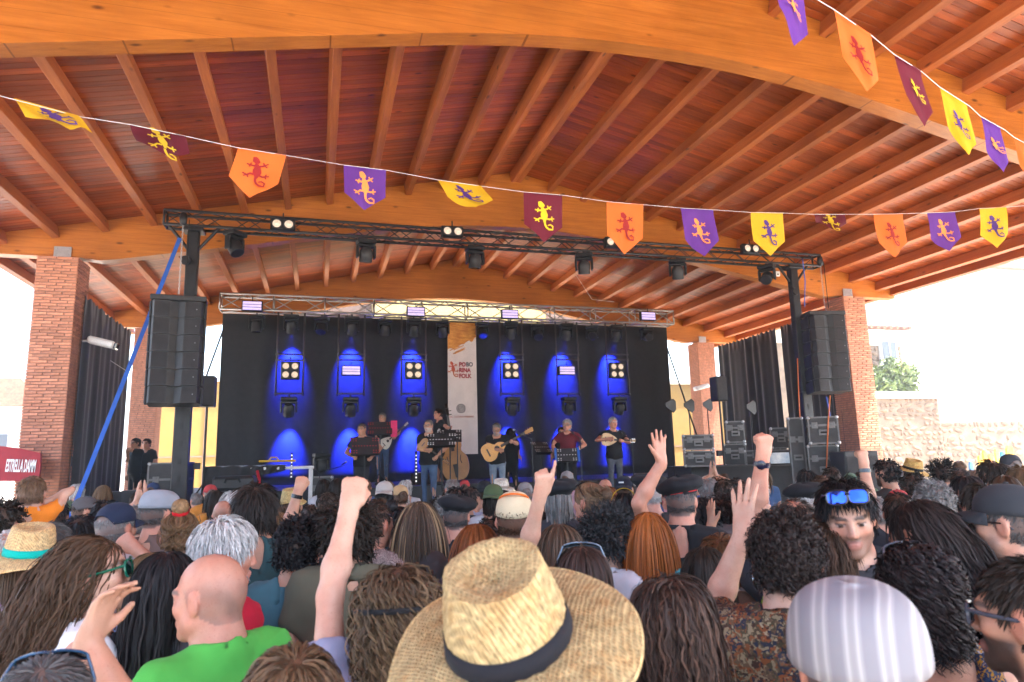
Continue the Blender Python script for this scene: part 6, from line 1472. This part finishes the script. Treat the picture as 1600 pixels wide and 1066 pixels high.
def bun(c, rad, col, n=260, tie=None):
    """knot of hair: strands wound round a ball"""
    def f(e,T,b):
        r = np.random.RandomState(3); mb = MB(); cols = []
        for k in range(n):
            a = Vector(r.normal(0,1,3)).normalized(); u = a.orthogonal().normalized(); w_ = a.cross(u); rr = rad*(.75+.35*r.rand()); t0 = r.rand()*6.28; pts = []
            for i in range(7):
                t = t0+i*.38; pts.append(Vector(c)+(u*math.cos(t)+w_*math.sin(t))*rr+a*rad*.25*r.rand())
            n0 = len(mb.v); wd = .004
            for i,p in enumerate(pts): mb.v.append(tuple(p-a*wd)); mb.v.append(tuple(p+a*wd)); cols += [np.array(col)*(.6+.8*r.rand())]*2
            mb.f += [(n0+2*i,n0+2*i+1,n0+2*i+3,n0+2*i+2) for i in range(6)]
        o = part_mesh('hair_bun', mb, T, np.array(cols), M['hair'], e)
        if tie is not None:
            m2 = MB(); bc = Vector(c)*.82; dr = (Vector(c)-Vector((0,-.014,.034))).normalized(); rot = dr.to_track_quat('Z','Y').to_matrix(); m2.lathe([(rad*.75,-.012),(rad*.98,-.006),(rad*1.02,.004),(rad*.8,.014)], Vector(c)-dr*rad*.75, 18, rot); part_mesh('scrunchie', m2, T, tie, M['cloth'], o)
    return f
def earrings(e,T,b):
    for q in (-1,1):
        mb = MB(); mb.tube([(q*.088+.0*math.cos(t),-.004+.011*math.cos(t),-.052+.013*math.sin(t)) for t in [k*.524 for k in range(12)]], .0042, 8, closed=True); part_mesh('earring', mb, T, (.7,.7,.74), M['chromev'], e)
M['chromev'] = M['chrome']
def strap(col, side=1):
    def f(e,T,b):
        s = b['s']; mb = MB(); pts = [Vector((side*.10,.115,1.20))*s, Vector((side*.095,.07,1.39))*s, Vector((side*.09,-.015,1.468))*s, Vector((side*.06,-.10,1.38))*s, Vector((side*.0,-.155,1.20))*s, Vector((-side*.10,-.165,1.02))*s]
        vs = []
        for i,p in enumerate(pts):
            t = (pts[min(i+1,5)]-pts[max(i-1,0)]).normalized(); n = Vector((0,p.y,p.z-1.28*s)).normalized(); w_ = t.cross(n).normalized()*.020; vs += [p-w_+n*.006,p+w_+n*.006]
        mb.add(vs, [(2*i,2*i+1,2*i+3,2*i+2) for i in range(5)]); o = part_mesh('bag_strap', mb, Matrix.Identity(4), col, M['cloth'], e); so = o.modifiers.new('t','SOLIDIFY'); so.thickness = .004
    return f
MIRROR = mat('blue_mirror_lens', (.03,.10,.85), .06, .9, spec=.9, var=.3, scale=20)
JET = (.012,.012,.014)
# ---------------------------------------------------------------- nearest people
person(794, 938, 1.05, 4, 'person under the big straw hat with black band in the middle foreground', ('short',dict(only=lambda p: p[:,2] < -.01)), BR, (.30,.27,.22), hairtop=-.02,
   acc=[lambda e,T,b: straw_hat(e,T,(.43,.31,.145),(.013,.013,.017),.090,.110,(17,-13),1,.026,1.11,.25,seed=3,droop=.016)])
person(340, 866, 2.0, 38, 'bald man in bright green t-shirt seen from behind at left', None, (.13,.10,.085), (.085,.42,.07), sk='red', fat=1, girth=1.25, bald=2, head=(R(4),R(18),0), hairtop=0, neck=(.08,.084,.06))
person(345, 807, 2.55, -62, 'white-haired man in red t-shirt turning his face right behind the bald man', ('wavy',dict(len=.07,lift=.026)), WH, (.40,.012,.03), sk='red', girth=1.1, brow=(.25,.24,.23), head=(R(6),R(-14),0))
person(160, 832, 2.15, -92, 'woman in white tank top and green sunglasses looking right', ('longwavy',dict(len=.34,sweep=(0,-.62,.0),grav=.34,lift=.026,crown=(0,.07,.115),mess=.14,wave=.55,curl=.008,turns=2.2,seg=15)), BR, (.62,.60,.62), fem=1, tank=1, sleeve=0, sk='fair', head=(R(-11),R(-6),0), topname='tank_top',
   acc=[A_gl(frame=(.005,.10,.06),lens=(.004,.02,.014),w=.060,hgt=.05,thin=.004), strap((.06,.065,.075),1)])
person(48, 846, 2.65, -5, 'person in a pale straw hat with turquoise band at the left edge', ('bob',dict(only=HAT,len=.2)), BR, (.4,.3,.4), fem=1, topmat=LAV, hairtop=-.02,
   acc=[lambda e,T,b: straw_hat(e,T,(.58,.40,.19),(.0,.36,.30),.075,.11,(6,4),.5,.03,seed=9,droop=.05)])
person(75, 1024, 1.25, -10, 'grey-haired person with sunglasses on head waving at the bottom left corner', 'short', SP, (.36,.34,.42), sk='tan', acc=[A_gl(top=True,frame=(.02,.06,.12),lens=(.03,.015,.01),lean=20)],
   arms=(None, dict(px=(137,1000,1.50),hand='relaxed',n=(.8,-.4,0),d=(.35,.1,1),pole=(.6,-.2,-1))))
person(457, 1006, 1.25, 8, 'tousled light brown head at the bottom edge left of the straw hat', ('wavy',dict(len=.08,lift=.02,wave=.3)), (.11,.062,.032), (.3,.3,.32), hairtop=.02)
person(622, 868, 1.62, 6, 'frizzy-haired woman with black headband raising her left fist', ('longcurly',dict(len=.24,lift=.030,curl=.010,turns=4,seg=19,tip=(.20,.125,.06))), (.060,.034,.019), (.26,.26,.36), fem=1, girth=.9, hairtop=.03, acc=[band((.012,.012,.013),.028,-8,.004,1.30,.012)],
   arms=(dict(px=(548,778,1.84),hand='fist',n=(0,1,0),pole=(-1,-.25,.0)), None), sk='fair')
person(546, 777, 2.95, -12, 'man with thick dark curls and olive shirt behind the raised fist', ('curly',dict(len=.085,lift=.032)), DK, (.105,.095,.062), girth=1.1, hairtop=.035)
person(467, 808, 3.0, -14, 'dark-haired man in blue-green t-shirt left of the raised arm', ('curly',dict(len=.05,lift=.018)), BK, (.055,.135,.165), hairtop=.02)
person(401, 750, 3.55, -8, 'tall man with wavy dark hair in dark teal shirt with white collar edge', ('wavy',dict(len=.115,lift=.030)), (.022,.015,.012), (.032,.075,.078), hairtop=.03, zhi=1.9)
person(1045, 886, 1.6, -8, 'woman with windblown dark brown hair right of the straw hat', ('longwavy',dict(len=.24,lift=.030,sweep=(.16,.02,.02),mess=.35,wave=.6,streak=((.11,.06,.04),.25))), (.040,.023,.017), (.05,.04,.05), fem=1, hairtop=.03)
person(908, 849, 2.2, -4, 'dark-haired woman with sunglasses pushed up behind the straw hat', ('bob',dict(len=.26)), (.040,.022,.017), (.05,.05,.06), fem=1, acc=[A_gl(top=True,frame=(.10,.13,.17),lens=(.02,.02,.03),lean=32)])
person(1100, 850, 2.5, -6, 'woman with straight dark hair left of the patterned shirt', 'longstraight', DK, (.04,.04,.05), fem=1)
person(1221, 789, 1.88, 2, 'person with short dark curls, hoop earrings and patterned shirt clapping', ('curly',dict(len=.040,lift=.014,hl=.024,curl=.0075)), (.022,.014,.012), (1,1,1), topmat=PAIS, sk='fair', acc=[earrings], hairtop=.028,
   arms=(dict(px=(1160,836,2.15),hand='open',n=(1,.3,0),d=(.12,.0,1),pole=(-.55,-.1,-1)), None))
person(1332, 944, 1.12, -3, 'person in a pale grey striped flat cap in the right foreground', ('crop',dict(only=lambda p: p[:,2] < .0,width=.0016,len=.012)), (.16,.14,.13), (.5,.2,.2), sk='red', hairtop=-.012, acc=[lambda e,T,b: flat_cap(e,T,(1,1,1),STRI,-8,1.10,.046)])
person(1427, 840, 1.8, 28, 'woman with long dark curls and halter top beside the striped cap', ('longcurly',dict(len=.13,lift=.020,curl=.0105,turns=3,seg=20,n=1900,width=.0046,grav=.32)), (.020,.013,.013), (1,1,1), fem=1, tank=1, sleeve=0, topmat=FLOR, sk='tan', hairtop=.025, topname='halter_top', acc=[A_gl(top=True,frame=(.10,.11,.13),lens=(.08,.03,.012),lean=14)])
person(1318, 739, 2.5, 180, 'man facing the camera with blue mirrored sunglasses on his hair', ('shorttop',dict(len=.06,lift=.022)), BK, (.03,.03,.035), sk='fair', beard=(.05,.035,.03,.5), head=(R(12),R(6),R(4)), acc=[lambda e,T,b: glasses(e,T,(.02,.02,.03),(.9,.9,1),True,.062,.048,.0032,MIRROR,up=.022,lean=-14,fwd=.034)], hairtop=.02, zhi=1.9)
def shirt_text(e,T,b):
    s = b['s']; word = 'NAS DE LA TI'; q = MB(); q.lathe([(0,0),(.085,0),(.085,.003)], (0,-.158*s,1.20*s), 24, Matrix.Rotation(R(90),3,'X')); o = part_mesh('red_disc', q, Matrix.Identity(4), (.42,.01,.02), M['cloth'], e)
    for i,ch in enumerate(word):
        if ch == ' ': continue
        a = R(150-i*22); M4 = Matrix.Translation((.125*math.cos(a),-.166*s,1.20*s+.125*math.sin(a))) @ Matrix.Rotation(-(a-R(90)),4,'Y') @ FRONT; text_mesh(ch, .05, 'letter', M['white'], o, M4, .001, bold=.001)
person(1432, 776, 2.5, 58, 'woman with long dark hair blowing to the right in black lettered shirt', ('longwavy',dict(len=.42,lift=.022,sweep=(.28,-.34,.02),grav=.28,crown=(0,.02,.125))), (.026,.017,.015), (.018,.018,.02), fem=1, acc=[shirt_text], sk='fair')
person(1571, 767, 2.35, 76, 'man in black cap and black shirt looking left at the right edge', ('crop',dict(only=HAT)), SP, (.022,.022,.026), sk='fair', hairtop=-.012, fat=.6, beard=(.2,.18,.17,.35), acc=[A_cap((.035,.038,.044)), A_gl(frame=JET,lens=JET)])
person(1602, 866, 1.45, 72, 'bearded man in sunglasses cut by the right edge', 'short', DK, (.03,.03,.04), beard=(.03,.022,.018,.9), acc=[A_gl(frame=(.05,.06,.08),lens=JET,thin=.0045)])
# ---------------------------------------------------------------- left middle ground
person(236, 860, 2.75, -8, 'woman with long dark blonde hair in light blue shirt at left', 'longstraight', (.16,.095,.045), (.22,.34,.62), fem=1, sk='fair')
person(262, 856, 2.2, -25, 'woman with long black hair left of the bald man', ('longwavy',dict(len=.44,sweep=(-.05,-.08,0),wave=.22)), BK, (.05,.05,.06), fem=1)
person(283, 797, 3.4, -4, 'woman with a top knot held by a red scrunchie', 'updo', (.14,.075,.035), (.06,.05,.05), fem=1, sk='fair', acc=[bun((0,-.055,.145),.038,(.26,.15,.07),260,(.55,.01,.015))], hairtop=.01)
person(250, 773, 4.1, -55, 'man in a pale grey flat cap facing right', ('crop',dict(only=HAT)), SP, (.16,.10,.085), sk='red', hairtop=-.01, acc=[lambda e,T,b: flat_cap(e,T,(.27,.285,.32),None,4)])
person(183, 793, 3.6, -42, 'man in a navy cap and white shirt at left', ('crop',dict(only=HAT)), GY, (.55,.52,.54), sk='red', hairtop=-.012, acc=[A_cap((.018,.026,.055))], arms=(None,dict(px=(212,858,3.35),hand='fist',n=(0,1,0))))
person(134, 781, 5.9, -75, 'bearded man in a grey cap by the side drape', ('crop',dict(only=HAT)), DK, (.05,.05,.055), hairtop=-.012, beard=(.04,.03,.025,.8), acc=[A_cap((.10,.09,.095))])
person(167, 783, 5.0, -20, 'person with glossy black hair behind the navy cap', ('wavy',dict(len=.08)), BK, (.04,.04,.05))
person(209, 788, 4.6, -12, 'grey-haired person clapping with both hands held high at left', ('short',{}), GY, (.45,.25,.06), arms=('claphigh','claphigh'), sk='fair')
lo_, rz_, z_ = place(62, 778, 60, -5, .0, D=4.35)
carrier = person(58, 800, 4.50, -10, 'dark-haired adult carrying the boy in orange on the shoulders', 'short', BK, (.05,.05,.06))
person(88, 778, 4.9, -10, 'dark-haired listener right of the boy in orange', 'short', BK, (.05,.05,.06))
bp_ = atD(51,748,4.30); bl_ = Vector((bp_.x,bp_.y,bp_.z-1.12)); brz = face_rz(bp_,-12)
assemble(bl_, brz, dict(h=1.10,hi=False,haircol=(.14,.08,.045),hair=hstyle('short',(.14,.08,.045),.5),seed=4,topcol=(.78,.22,.02),skin=SK['fair'],hs=1.10,handR=True,
   leg=[((-.12,.36,.80),(-.10,.34,.42)),((.12,.36,.80),(.10,.34,.42))], armR=dict(w=tuple(local(bl_,brz,atD(70,786,4.35))),hand='relaxed',n=wdir(brz,(-1,.2,0)),d=wdir(brz,(-.9,.0,.5)),pole=wdir(brz,(1,-.2,.1)))), 'boy in an orange t-shirt raised above the crowd with a hand behind his head', 'audience in the crowd')
person(8, 783, 4.0, -35, 'curly dark-haired person with glasses at the left edge', ('curly',dict(len=.05)), DK, (.04,.04,.05), acc=[glf])
person(22, 826, 2.9, -45, 'grey balding man with glasses behind the turquoise-banded hat', 'short', WH, (.3,.28,.27), bald=1, sk='red', acc=[glf])
person(80, 814, 3.2, -50, 'dark-haired man in front of the boy in orange', 'short', SP, (.05,.05,.06), sk='red')
person(128, 806, 3.9, -18, 'dark wavy-haired person between the boy and the navy cap', ('wavy',dict(len=.09)), BK, (.05,.03,.04))
person(349, 783, 5.9, -3, 'completely bald man in blue near the plastic trunk', None, BR, (.06,.16,.42), bald=2, sk='red', hairtop=0)
person(456, 775, 5.6, -10, 'person in a small straw hat below the white-edged table', ('crop',dict(only=HAT)), BR, (.1,.1,.1), hairtop=-.03, acc=[lambda e,T,b: straw_hat(e,T,(.50,.36,.15),None,.03,.10,(4,0),.6,seed=4)])
person(437, 800, 5.0, 4, 'curly brown head under the small straw hat', ('curly',dict(len=.07)), BR, (.06,.05,.05))
person(505, 801, 4.2, -5, 'person raising a left fist with dark wristwatch at left', ('wavy',dict(len=.08)), DK, (.05,.05,.06), arms=(dict(px=(466,768,4.05),hand='fist',n=(0,1,0),pole=(-.4,-.2,-1)),None), acc=[A_watch('L')])
person(511, 767, 6.0, -20, 'dark-haired person before the upright flight case', 'short', DK, (.04,.04,.04))
person(586, 780, 3.6, -45, 'man with short dark hair and swirl-patterned shirt behind the raised arm', 'crop', DK, (1,1,1), topmat=SWIRL, sk='red')
person(601, 756, 6.8, -10, 'person in a pale speckled cap before the stage', ('bob',dict(only=HAT,len=.15)), BK, (.1,.1,.12), hairtop=-.012, acc=[A_cap((.42,.38,.35),bill=-1)])
person(625, 762, 7.2, 20, 'person in a beige cap next to the speckled cap', ('crop',dict(only=HAT)), BR, (.3,.3,.3), hairtop=-.012, acc=[A_cap((.50,.33,.17))])
person(619, 789, 4.4, -28, 'woman with dark hair pinned up beside the swirl-patterned shirt', ('updo',{}), BK, (.03,.03,.035), fem=1, acc=[bun((0,-.075,.125),.040,BK,200)])
person(656, 779, 3.6, -48, 'woman with long straight brown hair tied half up', ('longstraight',dict(streak=((.26,.17,.09),.22))), (.075,.048,.032), (.05,.04,.04), fem=1, sk='red')
person(713, 787, 4.4, -12, 'man in a black beret and black shirt left of the cream cap', ('crop',dict(only=HAT)), SP, (.018,.02,.026), sk='red', hairtop=-.035, acc=[A_beret(tilt=(0,9))], girth=1.15)
person(745, 815, 3.3, -22, 'person with long copper red hair below the black beret', 'bob', RD_, (.05,.03,.04), fem=1, sk='fair')
person(803, 776, 3.2, -2, 'man in a cream cap with orange sunglasses strap', ('crop',dict(only=HAT)), BR, (.3,.3,.33), sk='red', hairtop=-.012, acc=[A_cap((.62,.50,.32),tilt=4,strap=False), band((.75,.15,.02),.095,-20,.004,.86,.008)])
person(697, 776, 5.6, 0, 'grey-haired person behind the black beret', ('curly',dict(len=.04)), GY, (.2,.2,.2))
person(713, 762, 6.6, -8, 'black-haired person in the rows below the double bass', 'curly', BK, (.05,.05,.06))
person(737, 760, 7.0, -35, 'short dark-haired man facing right below the banner', 'short', BK, (.35,.38,.5))
person(757, 755, 7.4, 0, 'man in a dark cap under the banner', ('crop',dict(only=HAT)), DK, (.1,.08,.08), hairtop=-.012, acc=[A_cap((.02,.02,.024),bill=-1)])
person(771, 761, 6.0, -15, 'person in an olive green cap before the guitarist', ('bob',dict(only=HAT,len=.12)), DK, (.5,.5,.52), hairtop=-.012, acc=[A_cap((.07,.10,.045),bill=-1)])
person(783, 755, 7.2, 0, 'person in a white hat before the guitarist', ('crop',dict(only=HAT)), DK, (.5,.5,.5), hairtop=-.02, acc=[lambda e,T,b: straw_hat(e,T,(.62,.58,.50),(.3,.25,.2),.05,.09,(5,0),.4,seed=5,name='sun_hat')])
# ---------------------------------------------------------------- centre
person(874, 815, 2.75, -2, 'person with short brown bob raising a left fist beside the cream cap', 'bob', (.095,.055,.034), (.05,.05,.05), fem=1, sk='fair', arms=(dict(px=(849,742,2.5),hand='point',n=(0,1,0),pole=(-1,-.2,-.3)),None))
person(873, 761, 4.6, 0, 'grey-haired person in a black beret right of the raised fist', ('bob',dict(only=HAT,len=.13)), GY, (.05,.05,.06), hairtop=-.035, acc=[A_beret(tilt=(2,-6))])
person(921, 750, 4.25, 55, 'woman with fair hair in a bun and sunglasses on her head', 'updo', (.17,.10,.055), (.04,.04,.05), fem=1, sk='red', acc=[bun((0,-.125,.045),.036,(.12,.07,.04)), A_gl(top=True,frame=(.03,.02,.02),lens=JET,lean=14)])
person(950, 786, 3.1, -46, 'bearded man with dense grey-black afro curls', ('afro',{}), (.034,.032,.033), (.6,.58,.6), beard=(.018,.014,.013,.95), sk='tan', hairtop=.045, acc=[A_gl(frame=JET,lens=JET), strap((.012,.012,.014),1)])
person(1012, 796, 3.05, -6, 'woman with long straight copper hair in teal top', ('longstraight',dict(len=.38)), (.30,.085,.018), (.05,.26,.30), fem=1, sk='fair')
person(975, 748, 6.6, -15, 'man in a navy cap facing the white-haired musician', ('crop',dict(only=HAT)), DK, (.03,.03,.04), hairtop=-.012, acc=[A_cap((.014,.016,.028),bill=-1,white=(.6,.6,.6))])
person(996, 748, 8.0, -5, 'shaven-headed man beside the navy cap', None, BR, (.05,.05,.06), bald=2, sk='red', hairtop=0)
person(945, 749, 8.0, 5, 'bald-headed man below the maroon-shirted singer', None, BR, (.05,.05,.06), bald=2, sk='red', hairtop=0)
person(948, 761, 6.2, 0, 'person with short reddish hair behind the fair bun', 'wavy', RD_, (.1,.05,.05))
person(974, 768, 5.0, -4, 'dark-haired woman with a thin yellow hairband', ('bob',{}), BK, (.05,.05,.05), fem=1, acc=[band((.7,.45,.03),.05,60,.004,1.16,.008)])
person(1014, 752, 4.9, 8, 'man in a big black beret left of the open hand', ('crop',dict(only=HAT)), WH, (.05,.05,.05), sk='red', hairtop=-.035, acc=[A_beret(tilt=(4,8),size=1.05)])
person(1063, 758, 3.85, -14, 'man in a red-edged beret and black shirt raising an open hand', ('crop',dict(only=HAT)), SP, (.018,.018,.02), sk='red', hairtop=-.035, acc=[A_beret(tilt=(0,-10),edge=(.5,.02,.02))], arms=(dict(px=(1034,722,3.72),hand='open',n=(.2,-1,0),d=(-.08,.0,1),pole=(-1,-.1,-.5)),None))
person(1093, 776, 4.3, -10, 'woman with dark curly ponytail behind the black shirt', ('longcurly',dict(len=.24)), BK, (.03,.03,.04), fem=1)
person(1129, 776, 4.4, -18, 'person with tight dark curls in lavender shirt', ('curly',dict(len=.06)), (.03,.018,.016), (.36,.33,.48), arms=(dict(px=(1112,822,4.1),hand='open',n=(1,0,0),d=(0,0,1)),None), acc=[A_watch('L')])
person(1124, 838, 3.1, -5, 'person with short auburn hair behind the straight dark hair', ('wavy',dict(len=.08)), (.13,.06,.025), (.2,.12,.08))
person(1107, 746, 6.4, -35, 'grey-haired man in grey shirt below the amplifier cases', 'short', GY, (.32,.33,.34), sk='red')
person(1120, 743, 7.2, 10, 'balding person clapping high before the amplifier cases', 'short', BR, (.05,.15,.40), bald=1, arms=('claphigh','claphigh'))
person(1132, 747, 5.7, -25, 'short-haired man next to the clapping hands', 'short', DK, (.04,.04,.05))
person(1150, 746, 6.0, 60, 'dark-haired person in glasses turned left', 'short', BK, (.05,.03,.03), acc=[glf])
person(1166, 752, 4.2, -5, 'man with thinning brown hair left of the watch arm', ('short',dict(recede=1)), (.07,.04,.028), (.1,.08,.08), sk='red')
person(1241, 777, 2.95, -2, 'man with a bald patch and lime green shirt raising a watch-wearing fist', 'short', (.05,.035,.026), (.06,.06,.07), bald=1, sk='red', arms=(dict(px=(1192,706,2.9),hand='fist',n=(0,1,0),pole=(-1,-.3,-.2)),None), acc=[A_watch('L',(.012,.012,.03),(0,-1,0))])
person(1283, 800, 2.5, 10, 'brown wavy head behind the patterned shirt', ('wavy',dict(len=.14,lift=.03)), (.055,.027,.015), (.25,.62,.02), hairtop=.03)
person(1256, 767, 4.4, -10, 'person in a black beret behind the blue sunglasses', ('crop',dict(only=HAT)), WH, (.05,.05,.05), sk='red', hairtop=-.035, acc=[A_beret(tilt=(0,-6))])
# ---------------------------------------------------------------- right
person(1402, 768, 4.0, 0, 'person raising a left fist with dark watch before the right column', ('short',{}), DK, (.04,.04,.05), arms=(dict(px=(1350,728,4.0),hand='fist',n=(0,1,0),pole=(-.2,-.3,-1)),None), acc=[A_watch('L')])
person(1383, 718, 6.6, 55, 'bearded curly man looking left below the right column', ('curly',dict(len=.04)), BK, (.03,.03,.03), beard=(.02,.015,.012,.9))
person(1425, 727, 6.8, 10, 'person in a golden straw hat with black band at right', ('crop',dict(only=HAT)), DK, (.1,.1,.1), hairtop=-.03, acc=[lambda e,T,b: straw_hat(e,T,(.58,.38,.12),(.02,.02,.02),.05,.10,(8,14),.6,seed=6)])
person(1469, 718, 7.0, 0, 'person with a dark round afro before the stone wall', ('afro',dict(lift=.05,len=.08)), BK, (.05,.04,.05), hairtop=.04)
person(1500, 731, 7.4, 5, 'grey-brown head before the low stone wall', 'short', SP, (.2,.2,.2))
person(1456, 751, 3.7, 8, 'man with thinning grey curls at right', ('curly',dict(len=.035,lift=.012,recede=1)), GY, (.06,.06,.07), sk='red')
person(1508, 741, 4.9, 50, 'dark-haired woman in sunglasses turned left at right', ('bob',dict(len=.16)), BK, (.04,.04,.05), fem=1, acc=[A_gl(frame=JET,lens=JET)])
person(1529, 756, 4.2, 62, 'short-haired person with glasses looking left beside the black cap', ('wavy',dict(len=.07)), DK, (.35,.18,.07), acc=[glf])
person(1546, 719, 6.2, 50, 'wind-ruffled dark head looking left at right', ('wavy',dict(len=.09,sweep=(.2,0,.1))), DK, (.05,.05,.06), sk='fair')
person(1577, 713, 7.0, 35, 'man in a dark cap at the far right', ('crop',dict(only=HAT)), GY, (.04,.04,.05), sk='red', hairtop=-.012, acc=[A_cap((.05,.055,.065))])
person(1568, 739, 4.6, 5, 'long brown head of hair above the black cap at right', ('bob',{}), BR, (.3,.28,.3), fem=1)
person(1593, 728, 6.0, 10, 'fair-haired person at the right edge', 'wavy', LB, (.5,.48,.5))
person(1260, 735, 7.0, 0, 'dark head below the silver-framed cases', 'wavy', BK, (.05,.05,.05), fem=1)
person(1298, 728, 7.4, 25, 'dark cropped head left of the raised watch fist', 'short', DK, (.05,.05,.05))
person(1282, 742, 6.2, 40, 'brown-haired person looking left under the right loudspeaker', 'short', BR, (.15,.1,.1))
# ---------------------------------------------------------------- rows further in, mostly hidden
anchors = [(120,'the side drape'),(300,'the left tower'),(365,'the plastic trunk'),(440,'the white-edged table'),(510,'the upright flight case'),(570,'the leftmost musician'),(640,'the centre led tube'),(700,'the double bass'),(780,'the guitarist'),(830,'the dark music stand'),(885,'the maroon-shirted singer'),(960,'the white-haired musician'),(1050,'the antennas'),(1095,'the amplifier cases'),(1200,'the blue poster'),(1290,'the right loudspeakers'),(1360,'the right column'),(1450,'the rubble wall'),(1540,'the painted posts')]
styles = [('short',DK,0,'short dark-haired'),('wavy',BR,0,'brown wavy-haired'),('bob',DK,1,'dark bob-haired'),('short',GY,0,'grey-haired'),('longstraight',BR,1,'long brown-haired'),('curly',DK,0,'dark curly-haired'),('bob',LB,1,'fair bob-haired'),('short',LB,0,'fair short-haired'),('crop',BR,0,'brown-haired'),('crop',GY,0,'grey-templed'),('wavy',WH,0,'white-haired')]
capc = [((.55,.50,.42),'cream'),((.03,.05,.12),'navy'),((.42,.05,.05),'red'),((.25,.24,.24),'grey'),((.50,.36,.18),'tan'),((.10,.16,.10),'green')]
tops = [((.05,.05,.06),'dark'),((.45,.44,.46),'white'),((.06,.12,.25),'blue'),((.28,.04,.05),'red'),((.10,.14,.08),'green'),((.3,.26,.2),'beige'),((.55,.22,.04),'orange'),((.30,.42,.60),'sky-blue'),((.50,.30,.36),'pink')]
r = random.Random(21); used = {}
for row,(D0,y_,n_) in enumerate(((10.3,0,17),(9.0,0,16),(7.6,0,15),(6.4,0,14),(5.4,0,12),(4.7,0,11))):
    for k in range(n_):
        px = 95+(1560-95)*(k+.5+r.uniform(-.3,.3))/n_; D = D0+r.uniform(-.4,.4); st_ = styles[r.randrange(11)]; tp_ = tops[r.randrange(9)]; cp_ = capc[r.randrange(6)]; iscap = st_[0] == 'crop'
        hor = 719-.0255*(px-800); hgt = r.uniform(1.58,1.79)-(.06 if D < 6 else 0); py = hor+(CAM_H-hgt)*FPX/D
        an = min(anchors, key=lambda a: abs(a[0]-px))[1]; lab = '%s listener, %s top%s, %s, before %s'%(st_[3],tp_[1],', '+cp_[1]+' cap' if iscap else '',('nearest the stage','two rows from the stage','three rows from the stage','mid-crowd','closer than mid-crowd','just behind the near heads')[row],an)
        if lab in used: used[lab] += 1; lab = lab.replace('listener', ('listener turned left','listener turned right','taller listener')[used[lab]%3])
        else: used[lab] = 0
        person(px, py, D, r.uniform(-25,25), lab, (st_[0],dict(only=HAT) if iscap else {}), st_[1], tp_[0], fem=st_[2], acc=[A_cap(cp_[0])] if iscap else [], key=('far',st_[0],st_[1],st_[2]), sk=r.choice(['tan','fair','red']), group='audience rows seen between heads', arms=(None,None))

# ================================================================== last small things
p = atX(1214,428,0) if False else atY(1214,428,13.02); e = empty('junction_box', p, 0, 'small white junction box on the second arched beam', 'box'); MB().bbox((0,0,0), (.14,.06,.12), .01).build('cover', M['white'], e); MB().bbox((0,-.034,-.02), (.04,.008,.03), .003).build('switch', M['black'], e)
CO = mat('orange_cable', (.55,.13,.02), .6); CB = mat('blue_cable', (.03,.10,.45), .6)
def cable(pts, mtl, label, r_=.012):
    P = [atD(*q) for q in pts]; out = []
    for i in range(len(P)-1):
        for k in range(5): t = k/5; out.append(P[i]*(1-t)+P[i+1]*t)
    out.append(P[-1]); tag(MB().tube(out, r_, 6).build('cable', mtl, None, True), label, 'cable')
cable([(1246,560,14.2),(1248,620,14.2),(1252,690,14.2),(1257,745,14.2)], CO, 'orange cable hanging down the right tower')
cable([(1297,618,12.6),(1294,660,12.6),(1291,745,12.6)], CO, 'orange cable in front of the silver-framed cases')
cable([(1291,620,12.7),(1297,650,12.7),(1306,690,12.7),(1312,740,12.7)], CB, 'blue cable hanging below the right loudspeaker array')
cable([(1254,405,13.6),(1258,440,13.6),(1257,480,13.6)], CB, 'short blue cable at the head of the right tower', .01)
cable([(140,547,12.9),(170,562,13.4),(198,580,14)], M['white'], 'thin pale cable running from the floodlight to the drape', .006)
cable([(22,345,12.9),(45,372,12.95),(62,396,13.0)], M['white'], 'thin pale cable on the left end of the second beam', .006)
cable([(430,447,19.9),(470,455,19.9),(520,450,19.9),(575,420,19.6)], M['white'], 'thin wire slung below the rear boards at left', .006)
cable([(900,430,19.9),(925,468,20.2),(960,472,20.3)], M['white'], 'thin wire slung below the rear boards at right', .006)
c,w_,h = boxpx(1322,1378,704,770,11.9); e = empty('side_speaker', (c.x,c.y,0), -.2, 'black speaker box at the foot of the near right column', 'speaker'); tz_ = c.z+h; MB().bbox((0,.2,tz_/2), (w_,.5,tz_), .02).build('cabinet', M['blackp'], e); MB().box((0,-.056,tz_*.55), (w_*.9,.01,tz_*.8)).build('grille', M['grille'], e)
RS = mat('red_strap', (.5,.01,.03), .6); cable([(402,736,12.9),(405,748,12.8),(405,760,12.7)], RS, 'short red strap hanging off the black cloth', .03)
# ------------------------------------------------------------------ thin stage smoke and dust in the air
hz = bpy.data.materials.new('haze_air'); hz.use_nodes = True; t = hz.node_tree
for n_ in list(t.nodes): t.nodes.remove(n_)
ou = t.nodes.new('ShaderNodeOutputMaterial'); pv = t.nodes.new('ShaderNodeVolumePrincipled'); pv.inputs['Color'].default_value = (.92,.90,.88,1); pv.inputs['Density'].default_value = .0045; pv.inputs['Anisotropy'].default_value = .55
t.links.new(pv.outputs[0], ou.inputs['Volume'])
hb = MB(); hb.box((0,60,6.3), (604,604,14.8)); tag(hb.build('haze', hz), kind='stuff')
cy.volume_bounces = 0
